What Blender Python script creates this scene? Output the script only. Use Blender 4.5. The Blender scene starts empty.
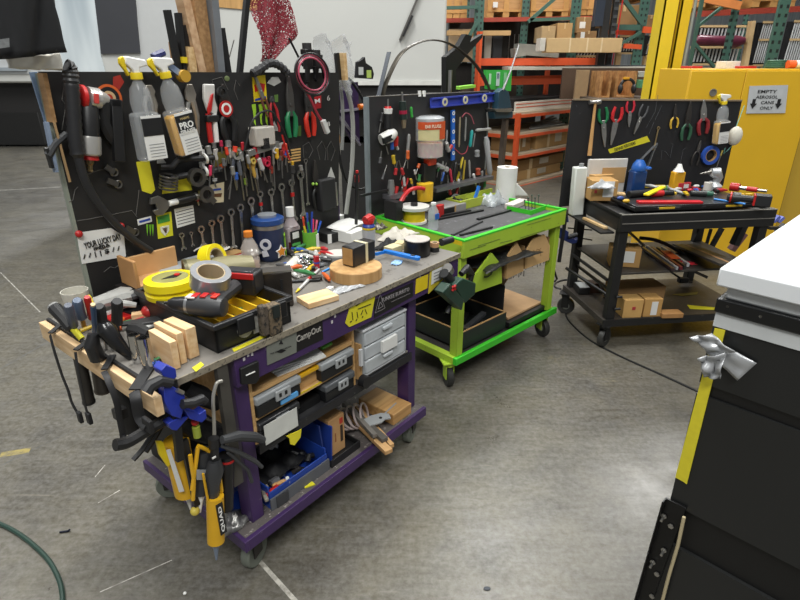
import bpy, bmesh, math, random
from mathutils import Matrix, Vector, Euler
random.seed(7)
R=math.radians
sc=bpy.context.scene
COL=sc.collection
# ---------------------------------------------------------------- camera, light, exposure
H=1.65; FPX=551.0; PITCH=math.atan(234/FPX)
cd=bpy.data.cameras.new('camera'); cam=bpy.data.objects.new('camera',cd); COL.objects.link(cam)
cd.sensor_width=36; cd.lens=36*FPX/800; cd.clip_start=.02; cd.clip_end=100
cam.location=(0,0,H); cam.rotation_euler=(R(90)-PITCH,0,0); sc.camera=cam
w=bpy.data.worlds.new('world'); sc.world=w; w.use_nodes=True
w.node_tree.nodes['Background'].inputs[0].default_value=(.93,.96,1,1)
w.node_tree.nodes['Background'].inputs[1].default_value=.27
def area(n,loc,sx,sy,e,col=(1,1,.97)):
    l=bpy.data.lights.new(n,'AREA'); l.shape='RECTANGLE'; l.size=sx; l.size_y=sy; l.energy=e; l.color=col
    o=bpy.data.objects.new(n,l); COL.objects.link(o); o.location=loc; return o
for x_,y_,a_,b_,e_ in ((-1.2,2.4,1.0,3.0,300),(3.4,3.2,1.0,3.0,210),(-8.5,14,1.2,3.5,400),(1.7,6.9,1.0,2.6,200),(5.2,9.7,1.0,3.0,330),(-.6,12,1.2,3,300),(.4,-3.0,3.0,1.5,430),(-6,4,1,3,220)):
    area('high_bay_lamp',(x_,y_,6.5),a_,b_,e_*1.12)
sc.view_settings.view_transform='Standard'; sc.view_settings.look='None'; sc.view_settings.gamma=1
sc.view_settings.use_curve_mapping=False
sc.view_settings.exposure=0.0
# ---------------------------------------------------------------- survey helpers: frames of the benches and planes in the room
FW=Vector((0,math.cos(PITCH),-math.sin(PITCH))); RT=Vector((1,0,0)); UP=Vector((0,math.sin(PITCH),math.cos(PITCH)))
EYE=Vector((0,0,H))
def ray(x,y): return FW+RT*((x-400)/FPX)-UP*((y-300)/FPX)
FR={}
def frame(k,x,y,a): FR[k]=Matrix.Translation((x,y,0))@Matrix.Rotation(R(a),4,'Z')
frame('P',-.505,1.399,51.3); frame('G',.292,2.636,43.8); frame('B',1.265,3.097,8.0); frame('C',.66,1.05,-46); frame('W',0,0,0); frame('S',1.66,8.13,45)
FI={k:m.inverted() for k,m in FR.items()}
def tz(k,x,y,z):      # where the sight line meets height z, in bench coordinates
    d=ray(x,y); return FI[k]@(EYE+d*((z-H)/d.z))
def tv(k,x,y,v):      # where it meets the vertical plane v
    e=FI[k]@EYE; d=FI[k].to_3x3()@ray(x,y); return e+d*((v-e.y)/d.y)
def tu(k,x,y,u):
    e=FI[k]@EYE; d=FI[k].to_3x3()@ray(x,y); return e+d*((u-e.x)/d.x)
def hz(k,p,y):        # height on the upright through p that lies at row y
    P=FR[k]@Vector(p); c=math.cos(PITCH); s=math.sin(PITCH); t=300-y
    return H+(t*P.y*c-FPX*P.y*s)/(FPX*c+t*s)
def wd(k,p,n):        # metres per n pixels at p
    P=FR[k]@Vector(p)-EYE; return n*P.dot(FW)/FPX
# ---------------------------------------------------------------- materials
def lin(h):
    h=h.lstrip('#'); o=[]
    for i in (0,2,4):
        c=int(h[i:i+2],16)/255; o.append(c/12.92 if c<=.04045 else ((c+.055)/1.055)**2.4)
    return (*o,1)
MC={}
def mt(c,r=.5,m=0,n=.12,s=18,worn=None,wa=.45,bump=0,tr=0,em=0,coat=0,ws=None):
    key=(c,r,m,n,s,worn,wa,bump,tr,em,coat,ws)
    if key in MC: return MC[key]
    M=bpy.data.materials.new('mat_'+c.strip('#')); M.use_nodes=True; T=M.node_tree; N=T.nodes; L=T.links
    b=N['Principled BSDF']; b.inputs['Roughness'].default_value=r; b.inputs['Metallic'].default_value=m
    b.inputs['Coat Weight'].default_value=coat
    tc=N.new('ShaderNodeTexCoord'); no=N.new('ShaderNodeTexNoise'); no.inputs['Scale'].default_value=s; no.inputs['Detail'].default_value=4
    L.new(tc.outputs['Object'],no.inputs['Vector'])
    mx=N.new('ShaderNodeMix'); mx.data_type='RGBA'; base=lin(c)
    mx.inputs[6].default_value=tuple(max(0,v*(1-n*1.6)) for v in base[:3])+(1,); mx.inputs[7].default_value=tuple(min(1,v*(1+n)) for v in base[:3])+(1,)
    L.new(no.outputs['Fac'],mx.inputs[0]); out=mx.outputs[2]
    if worn:
        n2=N.new('ShaderNodeTexNoise'); n2.inputs['Scale'].default_value=ws or s*3; n2.inputs['Detail'].default_value=6; n2.inputs['Roughness'].default_value=.7
        L.new(tc.outputs['Object'],n2.inputs['Vector'])
        cr=N.new('ShaderNodeValToRGB'); cr.color_ramp.elements[0].position=1-wa; cr.color_ramp.elements[1].position=min(1,1-wa+.06)
        L.new(n2.outputs['Fac'],cr.inputs[0]); m2=N.new('ShaderNodeMix'); m2.data_type='RGBA'
        L.new(cr.outputs[0],m2.inputs[0]); L.new(out,m2.inputs[6]); m2.inputs[7].default_value=lin(worn); out=m2.outputs[2]
    L.new(out,b.inputs['Base Color'])
    if em:
        L.new(out,b.inputs['Emission Color']); b.inputs['Emission Strength'].default_value=em
    if bump:
        bp=N.new('ShaderNodeBump'); bp.inputs['Strength'].default_value=bump; bp.inputs['Distance'].default_value=.004
        L.new(no.outputs['Fac'],bp.inputs['Height']); L.new(bp.outputs[0],b.inputs['Normal'])
    if tr:
        t=N.new('ShaderNodeBsdfTransparent'); s_=N.new('ShaderNodeMixShader'); s_.inputs[0].default_value=tr
        L.new(b.outputs[0],s_.inputs[1]); L.new(t.outputs[0],s_.inputs[2]); L.new(s_.outputs[0],N['Material Output'].inputs[0])
    MC[key]=M; return M
def stretch(c1,c2,sx,sy,sz,r=.6,detail=3,bump=0,lo=.35,hi=.65):   # grain: noise stretched along an axis
    key=('st',c1,c2,sx,sy,sz,r)
    if key in MC: return MC[key]
    M=bpy.data.materials.new('grain_'+c1.strip('#')); M.use_nodes=True; T=M.node_tree; N=T.nodes; L=T.links
    b=N['Principled BSDF']; b.inputs['Roughness'].default_value=r
    tc=N.new('ShaderNodeTexCoord'); mp=N.new('ShaderNodeMapping'); mp.inputs['Scale'].default_value=(sx,sy,sz)
    no=N.new('ShaderNodeTexNoise'); no.inputs['Scale'].default_value=1; no.inputs['Detail'].default_value=detail
    L.new(tc.outputs['Object'],mp.inputs[0]); L.new(mp.outputs[0],no.inputs['Vector'])
    cr=N.new('ShaderNodeValToRGB'); cr.color_ramp.elements[0].position=lo; cr.color_ramp.elements[1].position=hi
    cr.color_ramp.elements[0].color=lin(c1); cr.color_ramp.elements[1].color=lin(c2)
    L.new(no.outputs['Fac'],cr.inputs[0]); L.new(cr.outputs[0],b.inputs['Base Color']); MC[key]=M; return M
BLK=mt('#1b1b1c',.45); RUB=mt('#161617',.75,bump=.2); MBLK=mt('#222223',.35,.3,worn='#5a5a58',wa=.32)
STEEL=mt('#b4b2ad',.28,.9,n=.2); STEELD=mt('#77746f',.35,.85,n=.25); CHR=mt('#d6d6d6',.15,1); IRON=mt('#4a4744',.5,.7,n=.25)
WHT=mt('#e6e6e2',.4); PAPER=mt('#dcdcd8',.8,n=.04); YEL=mt('#dfc41b',.5); YTAPE=mt('#d8cf2a',.6,n=.08); RED=mt('#b4201f',.4); DRED=mt('#7c1b22',.5)
BLU=mt('#2747a8',.4); GRN=mt('#1f7a4b',.45); ORG=mt('#d9622b',.5); CARD=mt('#b08c5b',.85,n=.1,s=8); CARDD=mt('#94734a',.85,n=.12,s=8)
WOOD=stretch('#c09a66','#dbbd8c',60,6,60); WOODD=stretch('#8a6740','#a98358',60,6,60); PLY=stretch('#b38c58','#cfa873',6,50,50)
CLEAR=mt('#dfe3e6',.12,n=.02,tr=.55); CLEAR2=mt('#cfd2d2',.3,n=.1,tr=.3); GREY=mt('#8b8d8e',.5); DGREY=mt('#3b3c3e',.55)
PURP=mt('#402a58',.45,n=.2,worn='#75677c',wa=.34,s=10); LIME=mt('#a3c238',.5,n=.08,worn='#5e6a35',wa=.36,s=9,ws=30); GREEN=mt('#3fbf2c',.4,n=.08)
OLIVE=mt('#a6b23e',.55,n=.1)
# ---------------------------------------------------------------- mesh builder
class MB:
    def __init__(s,T=None): s.bm=bmesh.new(); s.T=T or Matrix.Identity(4); s.mi=0; s.mats=[]
    def use(s,m):
        if m not in s.mats: s.mats.append(m)
        s.mi=s.mats.index(m); return s
    def _add(s,vs,fs,T=None):
        T=s.T@T if T is not None else s.T
        b=[s.bm.verts.new(T@Vector(v)) for v in vs]
        for f in fs:
            try: q=s.bm.faces.new([b[i] for i in f]); q.material_index=s.mi
            except ValueError: pass
        return s
    def box(s,c,d,rot=None,T=None):
        x,y,z=d[0]/2,d[1]/2,d[2]/2
        vs=[(i*x,j*y,k*z) for i in(-1,1) for j in(-1,1) for k in(-1,1)]
        fs=[(0,1,3,2),(4,6,7,5),(0,4,5,1),(2,3,7,6),(0,2,6,4),(1,5,7,3)]
        t=Matrix.Translation(c)
        if rot: t=t@Euler([R(a) for a in rot]).to_matrix().to_4x4()
        return s._add(vs,fs,(T@t) if T is not None else t)
    def bb(s,x0,x1,y0,y1,z0,z1): return s.box(((x0+x1)/2,(y0+y1)/2,(z0+z1)/2),(abs(x1-x0),abs(y1-y0),abs(z1-z0)))
    def bar(s,p,q,w,h=None,roll=0):
        p=Vector(p);q=Vector(q);d=q-p;L=d.length
        if L<1e-6: return s
        t=Matrix.Translation((p+q)/2)@d.to_track_quat('Z','Y').to_matrix().to_4x4()@Matrix.Rotation(R(roll),4,'Z')
        return s.box((0,0,0),(w,h or w,L),T=t)
    def tube(s,pts,r,n=8,closed=False,flat=None):
        pts=[Vector(p) for p in pts]; m=len(pts)
        rs=r if isinstance(r,(list,tuple)) else [r]*m
        rings=[]; nrm=None
        for i,p in enumerate(pts):
            a=pts[(i-1)%m] if (closed or i>0) else p; b=pts[(i+1)%m] if (closed or i<m-1) else p
            t=(b-a).normalized()
            if nrm is None:
                nrm=t.orthogonal().normalized() if flat is None else (Vector(flat[2])-t*t.dot(Vector(flat[2]))).normalized()
            nrm=(nrm-t*nrm.dot(t)); nrm=nrm.normalized() if nrm.length>1e-6 else t.orthogonal().normalized()
            bi=t.cross(nrm); ring=[]
            for j in range(n):
                a_=2*math.pi*(j+.5)/n; cx,cy=math.cos(a_),math.sin(a_)
                fx,fy=(flat[0],flat[1]) if flat else (1,1)
                ring.append(p+(nrm*cx*fx+bi*cy*fy)*rs[i])
            rings.append(ring)
        vs=[v for r_ in rings for v in r_]; fs=[]
        k=m if closed else m-1
        for i in range(k):
            for j in range(n):
                a=i*n+j;b=i*n+(j+1)%n;c=((i+1)%m)*n+(j+1)%n;d=((i+1)%m)*n+j; fs.append((a,b,c,d))
        if not closed: fs+= [tuple(range(n))[::-1],tuple((m-1)*n+j for j in range(n))]
        return s._add(vs,fs)
    def cyl(s,p,q,r,r2=None,n=16): return s.tube([p,q],[r,r if r2 is None else r2],n)
    def lathe(s,prof,n=20,T=None,c=(0,0,0)):
        vs=[];fs=[]
        for r,z in prof:
            for j in range(n): a=2*math.pi*j/n; vs.append((c[0]+r*math.cos(a),c[1]+r*math.sin(a),c[2]+z))
        for i in range(len(prof)-1):
            for j in range(n): fs.append((i*n+j,i*n+(j+1)%n,(i+1)*n+(j+1)%n,(i+1)*n+j))
        if prof[0][0]>1e-5: fs.append(tuple(range(n))[::-1])
        if prof[-1][0]>1e-5: fs.append(tuple((len(prof)-1)*n+j for j in range(n)))
        return s._add(vs,fs,T)
    def hollow(s,ro,ri,z0,z1,n=28,T=None,c=(0,0,0)):      # a ring with a hole, as a roll of tape
        vs=[];fs=[]; pr=[(ro,z0),(ro,z1),(ri,z1),(ri,z0)]
        for r,z in pr:
            for j in range(n): a=2*math.pi*j/n; vs.append((c[0]+r*math.cos(a),c[1]+r*math.sin(a),c[2]+z))
        for i in range(4):
            for j in range(n): fs.append((i*n+j,i*n+(j+1)%n,((i+1)%4)*n+(j+1)%n,((i+1)%4)*n+j))
        return s._add(vs,fs,T)
    def prism(s,pts,z0,z1,T=None):
        n=len(pts); vs=[(x,y,z0) for x,y in pts]+[(x,y,z1) for x,y in pts]
        fs=[tuple(range(n))[::-1],tuple(range(n,2*n))]+[(i,(i+1)%n,n+(i+1)%n,n+i) for i in range(n)]
        return s._add(vs,fs,T)
    def slab(s,pts,off):                                   # polygon in space given thickness along off
        pts=[Vector(p) for p in pts]; off=Vector(off); n=len(pts); vs=pts+[p+off for p in pts]
        return s._add(vs,[tuple(range(n))[::-1],tuple(range(n,2*n))]+[(i,(i+1)%n,n+(i+1)%n,n+i) for i in range(n)])
    def sph(s,c,r,n=14,m=9,T=None):
        if not isinstance(r,(tuple,list)): r=(r,r,r)
        vs=[];fs=[]
        for i in range(m+1):
            t=math.pi*i/m
            for j in range(n): a=2*math.pi*j/n; vs.append((c[0]+r[0]*math.sin(t)*math.cos(a),c[1]+r[1]*math.sin(t)*math.sin(a),c[2]-r[2]*math.cos(t)))
        for i in range(m):
            for j in range(n): fs.append((i*n+j,i*n+(j+1)%n,(i+1)*n+(j+1)%n,(i+1)*n+j))
        return s._add(vs,fs,T)
    def ring(s,c,Rr,r,T=None,n=24,k=6,a0=0,a1=360):
        pts=[]; full=abs(a1-a0)>=359.9; N_=n if full else n+1
        for i in range(N_): a=R(a0+(a1-a0)*i/n); pts.append(Vector((c[0]+Rr*math.cos(a),c[1]+Rr*math.sin(a),c[2])))
        if T is not None: pts=[T@p for p in pts]
        return s.tube(pts,r,k,closed=full)
    def sheet(s,fn,nu,nv,th=.001):                          # thin curved sheet with thickness
        vs=[];
        for i in range(nu+1):
            for j in range(nv+1): vs.append(Vector(fn(i/nu,j/nv)))
        fs=[]
        for i in range(nu):
            for j in range(nv): a=i*(nv+1)+j; fs.append((a,a+1,a+nv+2,a+nv+1))
        b0=len(s.bm.faces); s._add(vs,fs)
        s.solid=th; return s
    def empty(s): return len(s.bm.verts)==0
def link(name,mb,mat=None,parent=None,M=None,bev=0,smooth=32,sub=0):
    bmesh.ops.recalc_face_normals(mb.bm,faces=mb.bm.faces[:])
    if hasattr(mb,'solid'): bmesh.ops.remove_doubles(mb.bm,verts=mb.bm.verts[:],dist=1e-5)
    me=bpy.data.meshes.new(name); mb.bm.to_mesh(me); mb.bm.free()
    mats=mb.mats if mb.mats else [mat or BLK]
    for m_ in mats: me.materials.append(m_)
    me.shade_smooth(); me.set_sharp_from_angle(angle=R(smooth))
    o=bpy.data.objects.new(name,me); COL.objects.link(o)
    if hasattr(mb,'solid'):
        md=o.modifiers.new('thickness','SOLIDIFY'); md.thickness=mb.solid; md.offset=0
    if sub:
        md=o.modifiers.new('subdivision','SUBSURF'); md.levels=sub; md.render_levels=sub
    if bev:
        md=o.modifiers.new('bevel','BEVEL'); md.width=bev; md.segments=2; md.limit_method='ANGLE'; md.angle_limit=R(40)
    if M is not None: o.matrix_world=M
    if parent: o.parent=parent
    return o
def tag(o,label=None,cat=None,group=None,kind=None):
    if label: o['label']=label
    if cat: o['category']=cat
    if group: o['group']=group
    if kind: o['kind']=kind
    return o
def root(name,label,cat,M,group=None):
    o=bpy.data.objects.new(name,None); o.empty_display_size=.05; COL.objects.link(o); o.matrix_world=M
    return tag(o,label,cat,group)
def solo(name,label,cat,mb,mat,M=None,group=None,bev=0,smooth=32,sub=0):
    return tag(link(name,mb,mat,None,M,bev,smooth,sub),label,cat,group)
def on(k,u,v,z,rz=0,rx=0,ry=0): return FR[k]@Matrix.Translation((u,v,z))@Euler((R(rx),R(ry),R(rz))).to_matrix().to_4x4()
def at(k,p,rz=0,rx=0,ry=0): return on(k,p[0],p[1],p[2],rz,rx,ry)
def bd(k,A,B,v):     # on the board plane v: origin at A, +Y towards B, +Z out of the board
    a=tv(k,*A,v); b=tv(k,*B,v); y=(b-a); L=y.length; y.normalize(); z=Vector((0,-1,0)); x=y.cross(z)
    m=Matrix((x,y,z)).transposed().to_4x4(); m.translation=a
    return FR[k]@m,L
def fl(k,A,B,z,lift=0,z2=None):   # lying on height z: origin at A, +Y towards B, +Z up
    a=tz(k,*A,z); b=tz(k,*B,z if z2 is None else z2); y=(b-a); L=y.length; y.normalize()
    x=y.cross(Vector((0,0,1))).normalized(); zz=x.cross(y)
    m=Matrix((x,y,zz)).transposed().to_4x4(); m.translation=a+Vector((0,0,lift))
    return FR[k]@m,L
def pp(k,v,pts): return [tv(k,x,y,v) for x,y in pts]
def text(s,W,Hh,mat,parent,M,name='lettering',bold=0,shear=0):
    c=bpy.data.curves.new(name,'FONT'); c.body=s; c.align_x='CENTER'; c.align_y='CENTER'; c.extrude=.0004; c.offset=bold; c.shear=shear; c.resolution_u=2
    t=bpy.data.objects.new(name,c); COL.objects.link(t); bpy.context.view_layer.update()
    me=bpy.data.meshes.new_from_object(t.evaluated_get(bpy.context.evaluated_depsgraph_get()))
    bpy.data.objects.remove(t); bpy.data.curves.remove(c)
    xs=[v.co.x for v in me.vertices]; ys=[v.co.y for v in me.vertices]
    w_=max(xs)-min(xs); h_=max(ys)-min(ys); cx=(max(xs)+min(xs))/2; cy=(max(ys)+min(ys))/2
    for v in me.vertices: v.co=Vector(((v.co.x-cx)*W/w_,(v.co.y-cy)*Hh/h_,v.co.z))
    me.materials.clear(); me.materials.append(mat)
    o=bpy.data.objects.new(name,me); COL.objects.link(o)
    if parent: o.parent=parent
    o.matrix_local=M; return o
def axes(o,x,y):     # matrix from origin, x direction, y hint
    x=Vector(x).normalized(); z=x.cross(Vector(y)).normalized(); y=z.cross(x)
    m=Matrix((x,y,z)).transposed().to_4x4(); m.translation=Vector(o); return m
# ---------------------------------------------------------------- the setting
def floor_mat():
    M=bpy.data.materials.new('polished_concrete'); M.use_nodes=True; T=M.node_tree; N=T.nodes; L=T.links
    b=N['Principled BSDF']; tc=N.new('ShaderNodeTexCoord')
    def noise(scale,detail=5,rough=.6,vec=None,dist=0):
        n=N.new('ShaderNodeTexNoise'); n.inputs['Scale'].default_value=scale; n.inputs['Detail'].default_value=detail; n.inputs['Roughness'].default_value=rough; n.inputs['Distortion'].default_value=dist
        L.new(vec or tc.outputs['Object'],n.inputs['Vector']); return n.outputs['Fac']
    def ramp(f,p0,c0,p1,c1):
        r=N.new('ShaderNodeValToRGB'); r.color_ramp.elements[0].position=p0; r.color_ramp.elements[1].position=p1
        r.color_ramp.elements[0].color=c0; r.color_ramp.elements[1].color=c1; L.new(f,r.inputs[0]); return r.outputs[0]
    def mix(f,a,c,mode='MIX'):
        m=N.new('ShaderNodeMix'); m.data_type='RGBA'; m.blend_type=mode
        if isinstance(f,(int,float)): m.inputs[0].default_value=f
        else: L.new(f,m.inputs[0])
        for s_,v in ((6,a),(7,c)):
            if isinstance(v,tuple): m.inputs[s_].default_value=v
            else: L.new(v,m.inputs[s_])
        return m.outputs[2]
    g=lambda v:(v,v,v,1)
    big=ramp(noise(.7,4,.6,dist=.6),.36,lin('#3b362b'),.64,lin('#625b47'))
    mid=mix(.5,big,ramp(noise(5,6,.65,dist=.4),.3,lin('#37332a'),.7,lin('#6d6651')))
    fine=mix(.2,mid,ramp(noise(42,5,.7),.35,g(.04),.68,g(.42)))
    mp=N.new('ShaderNodeMapping'); mp.inputs['Rotation'].default_value=(0,0,R(38)); mp.inputs['Scale'].default_value=(4,22,1); L.new(tc.outputs['Object'],mp.inputs[0])
    fine=mix(.10,fine,ramp(noise(1,4,.6,mp.outputs[0],1.5),.35,g(.04),.7,g(.4)))
    mp2=N.new('ShaderNodeMapping'); mp2.inputs['Rotation'].default_value=(0,0,R(-25)); mp2.inputs['Scale'].default_value=(2.2,30,1); L.new(tc.outputs['Object'],mp2.inputs[0])
    col=mix(ramp(noise(1,2,.5,mp2.outputs[0],.5),.70,g(0),.76,g(.35)),fine,lin('#8f8a7c'))
    # stains of dried yellow paint
    col=mix(ramp(noise(1.1,6,.7,dist=1),.66,g(0),.74,g(.4)),col,lin('#a39767'))
    # saw cuts and scribed lines: n.p=c bands
    def line(p,q,wd_,c,extent=True,strength=1.0):
        nonlocal col
        a=EYE+ray(*p)*(-H/ray(*p).z); e=EYE+ray(*q)*(-H/ray(*q).z)
        d=Vector((e.x-a.x,e.y-a.y)); Lh=d.length; d.normalize(); nn=Vector((-d.y,d.x))
        def dot(v,off):
            m=N.new('ShaderNodeVectorMath'); m.operation='DOT_PRODUCT'; L.new(tc.outputs['Object'],m.inputs[0]); m.inputs[1].default_value=(v[0],v[1],0)
            s_=N.new('ShaderNodeMath'); s_.operation='SUBTRACT'; L.new(m.outputs['Value'],s_.inputs[0]); s_.inputs[1].default_value=off
            ab=N.new('ShaderNodeMath'); ab.operation='ABSOLUTE'; L.new(s_.outputs[0],ab.inputs[0]); return ab.outputs[0]
        def less(x,t):
            m=N.new('ShaderNodeMath'); m.operation='LESS_THAN'; L.new(x,m.inputs[0]); m.inputs[1].default_value=t; return m.outputs[0]
        k=less(dot(nn,nn.dot(Vector((a.x,a.y)))),wd_)
        if extent:
            mid_=Vector(((a.x+e.x)/2,(a.y+e.y)/2)); k2=less(dot(d,d.dot(mid_)),Lh/2)
            m=N.new('ShaderNodeMath'); m.operation='MULTIPLY'; L.new(k,m.inputs[0]); L.new(k2,m.inputs[1]); k=m.outputs[0]
        m=N.new('ShaderNodeMath'); m.operation='MULTIPLY'; L.new(k,m.inputs[0]); m.inputs[1].default_value=strength
        nz=ramp(noise(25,3),.4,g(.3),.6,g(1)); m2=N.new('ShaderNodeMath'); m2.operation='MULTIPLY'; L.new(m.outputs[0],m2.inputs[0]); L.new(nz,m2.inputs[1])
        col=mix(m2.outputs[0],col,c)
    line((0,466),(112,411),.003,lin('#55595c'),True,.7)
    line((0,369),(60,335),.006,lin('#62656a'),True,.5)
    line((256,557),(300,606),.008,lin('#cfcbc0'),True,.85)
    line((0,272),(40,312),.004,lin('#c6c4bb'),True,.8)
    line((100,592),(172,560),.002,lin('#cfccc4'),True,.8)
    line((98,503),(120,490),.0022,lin('#cfccc4'),True,.8)
    line((95,477),(105,465),.0022,lin('#cfccc4'),True,.8)
    line((0,455),(30,450),.02,lin('#ab9a52'),True,.7)
    line((-30,192),(60,187),.04,lin('#b3b1a8'),True,.6)
    L.new(col,b.inputs['Base Color'])
    rr=N.new('ShaderNodeMapRange'); L.new(noise(3,6,.7),rr.inputs[0]); rr.inputs[1].default_value=.3; rr.inputs[2].default_value=.7; rr.inputs[3].default_value=.26; rr.inputs[4].default_value=.42
    L.new(rr.outputs[0],b.inputs['Roughness'])
    bp=N.new('ShaderNodeBump'); bp.inputs['Strength'].default_value=.12; bp.inputs['Distance'].default_value=.004; L.new(noise(30,5),bp.inputs['Height']); L.new(bp.outputs[0],b.inputs['Normal'])
    return M
m=MB(); m.bb(-16,16,-5,22,-.1,0); tag(link('floor',m,floor_mat()),kind='structure')
wm=stretch('#7f8588','#989c9c',14,1,.3,.6); m=MB(); m.bb(-16,16,21.9,22,0,8); tag(link('wall_back',m,wm),kind='structure')
m=MB(); m.bb(-16.1,-16,-5,22,0,8); tag(link('wall_left',m,mt('#a9adad',.7)),kind='structure')
m=MB(); m.bb(16,16.1,-5,22,0,8); tag(link('wall_right',m,mt('#a9adad',.7)),kind='structure')
# ---------------------------------------------------------------- casters
def caster(parent,u,v,z,r,pm,rz=25,wm=None):
    d=Euler((0,0,R(rz))).to_matrix()
    T=Matrix.Translation((u,v,0))@d.to_4x4()
    m=MB(T); m.bb(-.04,.04,-.045,.045,z-.006,z); m.bb(-.03,.02,-.024,-.019,r-.01,z-.006); m.bb(-.03,.02,.019,.024,r-.01,z-.006); m.cyl((0,0,z-.03),(0,0,z-.006),.028)
    c=link('caster',m,pm,parent)
    m=MB(T@Matrix.Translation((-.012,0,r))@Matrix.Rotation(R(90),4,'X'))
    m.use(wm or mt('#3b3c38',.6)); m.lathe([(r*.55,-.016),(r*.93,-.018),(r,-.012),(r,.012),(r*.93,.018),(r*.55,.016)],24)
    m.use(mt('#7d8179',.5)); m.lathe([(.0001,-.02),(r*.3,-.02),(r*.56,-.012),(r*.56,.012),(r*.3,.02),(.0001,.02)],20)
    link('wheel',m,None,c)
def patch(parent,k,v,pts,mat,name='sticker',th=.0015):   # a flat label stuck on a vertical face, traced in bench coordinates
    m=MB(); m.slab(pp(k,v,pts),(0,-th,0)); return link(name,m,mat,parent)
def ptext(parent,k,v,s,c,l,r,H_,mat,bold=0,name='lettering'):  # lettering on a vertical face: centre, left and right ends of its baseline
    a=tv(k,*l,v-.002); b=tv(k,*r,v-.002); ce=tv(k,*c,v-.002); x=b-a
    z=Vector((0,-1,0)); y=z.cross(x).normalized(); m=Matrix((x.normalized(),y,z)).transposed().to_4x4(); m.translation=ce
    return text(s,x.length,H_,mat,parent,m,name,bold)
# ================================================================ PURPLE WORKBENCH
P=root('workbench','purple wheeled workbench with grey top, nearest the camera, tools hanging off its end','workbench',FR['P'])
TOPM=mt('#77736d',.55,n=.2,s=7,worn='#55514b',wa=.42,ws=16,bump=.1)
m=MB(); m.bb(-.205,1.24,0,.68,.858,.875); link('tabletop',m,TOPM,P,bev=.002)
m=MB(); m.bb(-.205,1.24,-.004,0,.856,.8765); link('edge_banding',m,mt('#8d8472',.7,n=.3,s=30,worn='#4f4a42',wa=.45),P)
m=MB(); m.bb(.03,1.235,.004,.028,.755,.858); link('apron',m,PURP,P,bev=.002)
m=MB(); m.bb(1.21,1.235,.028,.66,.755,.858); link('apron',m,PURP,P,bev=.002)
m=MB(); m.bb(.03,1.235,.63,.655,.755,.858); link('apron',m,PURP,P,bev=.002)
for (u,v) in ((.035,.03),(.905,.03),(.035,.56),(.905,.56)):
    m=MB(); m.bb(u,u+.05,v,v+.065,.2,.858); link('leg',m,PURP,P,bev=.003)
m=MB(); m.bb(-.02,.975,-.004,.64,.165,.2); l=link('lower_shelf',m,mt('#5b5553',.6,n=.2,worn='#9c9690',wa=.42),P,bev=.002)
m=MB(); m.bb(-.022,.977,-.02,-.002,.155,.2); link('shelf_edge',m,PURP,l,bev=.002)
m=MB(); m.bb(-.035,-.02,-.02,.642,.155,.2); link('shelf_edge',m,PURP,l,bev=.002)
m=MB()
m.bb(-.03,.004,.0,.02,.42,.858); 
link('steel_strut',m,mt('#5c5954',.45,.5,n=.15),P)
for u,v,a in ((.03,.05,200),(.96,.06,20),(.03,.6,150),(.93,.6,60)): caster(P,u,v,.165,.062,IRON,a,mt('#6d7268',.6))
# plywood cubby under the top
m=MB(); m.bb(.095,.56,.03,.55,.682,.694); link('upper_shelf',m,PLY,P)
m=MB(); m.bb(.095,.56,.03,.55,.588,.596); link('middle_shelf',m,PLY,P)
for u in (.086,.556): m=MB(); m.bb(u,u+.011,.03,.55,.5,.757); link('divider_panel',m,PLY,P)
m=MB(); m.bb(.086,.9,.02,.56,.488,.499); link('tray_shelf',m,mt('#2c2c2e',.5),P)
m=MB(); m.bb(.086,.905,.012,.022,.47,.505); link('shelf_lip',m,mt('#303033',.45,.4,worn='#6c6c6c',wa=.35),P)
m=MB(); m.bb(.6,.61,.03,.35,.499,.66); link('divider_panel',m,PLY,P)
m=MB(); m.bb(.63,.9,.03,.45,.504,.51); link('side_shelf',m,mt('#8b877f',.5),P)
# plates, stickers and lettering on the apron
s=patch(P,'P',.004,[(266,343),(296,331),(296,352),(267,365)],mt('#858880',.4,.3,n=.1),'metal_plate',.003)
patch(s,'P',.001,[(279,344),(281,340),(283,344)],BLK,'tree_emblem'); ptext(s,'P',.001,'THE ADVENTURE CO',(281,350),(271,353),(292,345),.004,BLK); patch(s,'P',.001,[(276,352),(281,349),(286,350),(281,353)],BLK,'emblem')
s=patch(P,'P',.004,[(296,331),(322,318),(323,339),(296,352)],mt('#1c1a1b',.4),'badge'); ptext(s,'P',.003,'CampOut',(309,334.5),(297.5,340),(322,328),.031,mt('#a7a39c',.5),.02)
s=patch(P,'P',.004,[(374,300),(413,282),(413,296),(374,318)],mt('#161516',.4),'badge')
ptext(s,'P',.003,'FUNKEE BURRITO',(396,294.5),(385,299.5),(412,288),.016,mt('#a49fa0',.5)); ptext(s,'P',.003,'OUTFITTING & CAMPING',(401,297.5),(392,302),(411,293),.004,mt('#8d888a',.5))
m=MB(); q=pp('P',.003,[(380,294),(375,313),(385,308)])
for a,b in ((0,1),(1,2),(2,0)): m.bar(q[a],q[b],.0015)
q=pp('P',.003,[(380,302),(378,309),(383,306)])
for a,b in ((0,1),(1,2),(2,0)): m.bar(q[a],q[b],.002)
link('triangle_emblem',m,mt('#9f9a9c',.5),s)
s=patch(P,'P',.003,[(350,305),(375,296),(371,317),(349,327),(345,323),(348,313)],YTAPE,'masking_tape')
for a in ([(356,306),(360,303)],[(358,309),(371,304)],[(352,312),(353,320)],[(357,312),(358,318)],[(361,315),(363,310)],[(365,309),(367,314)],[(350,322),(352,321)],[(356,321),(357,319)],[(362,318),(363,316)]):
    m=MB(); q=pp('P',.0005,a); m.bar(q[0],q[1],.0022); link('pen_mark',m,BLK,s)
patch(P,'P',.003,[(416,279),(428,274),(427,288),(415,294)],YEL,'sticky_note',.002)
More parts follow.
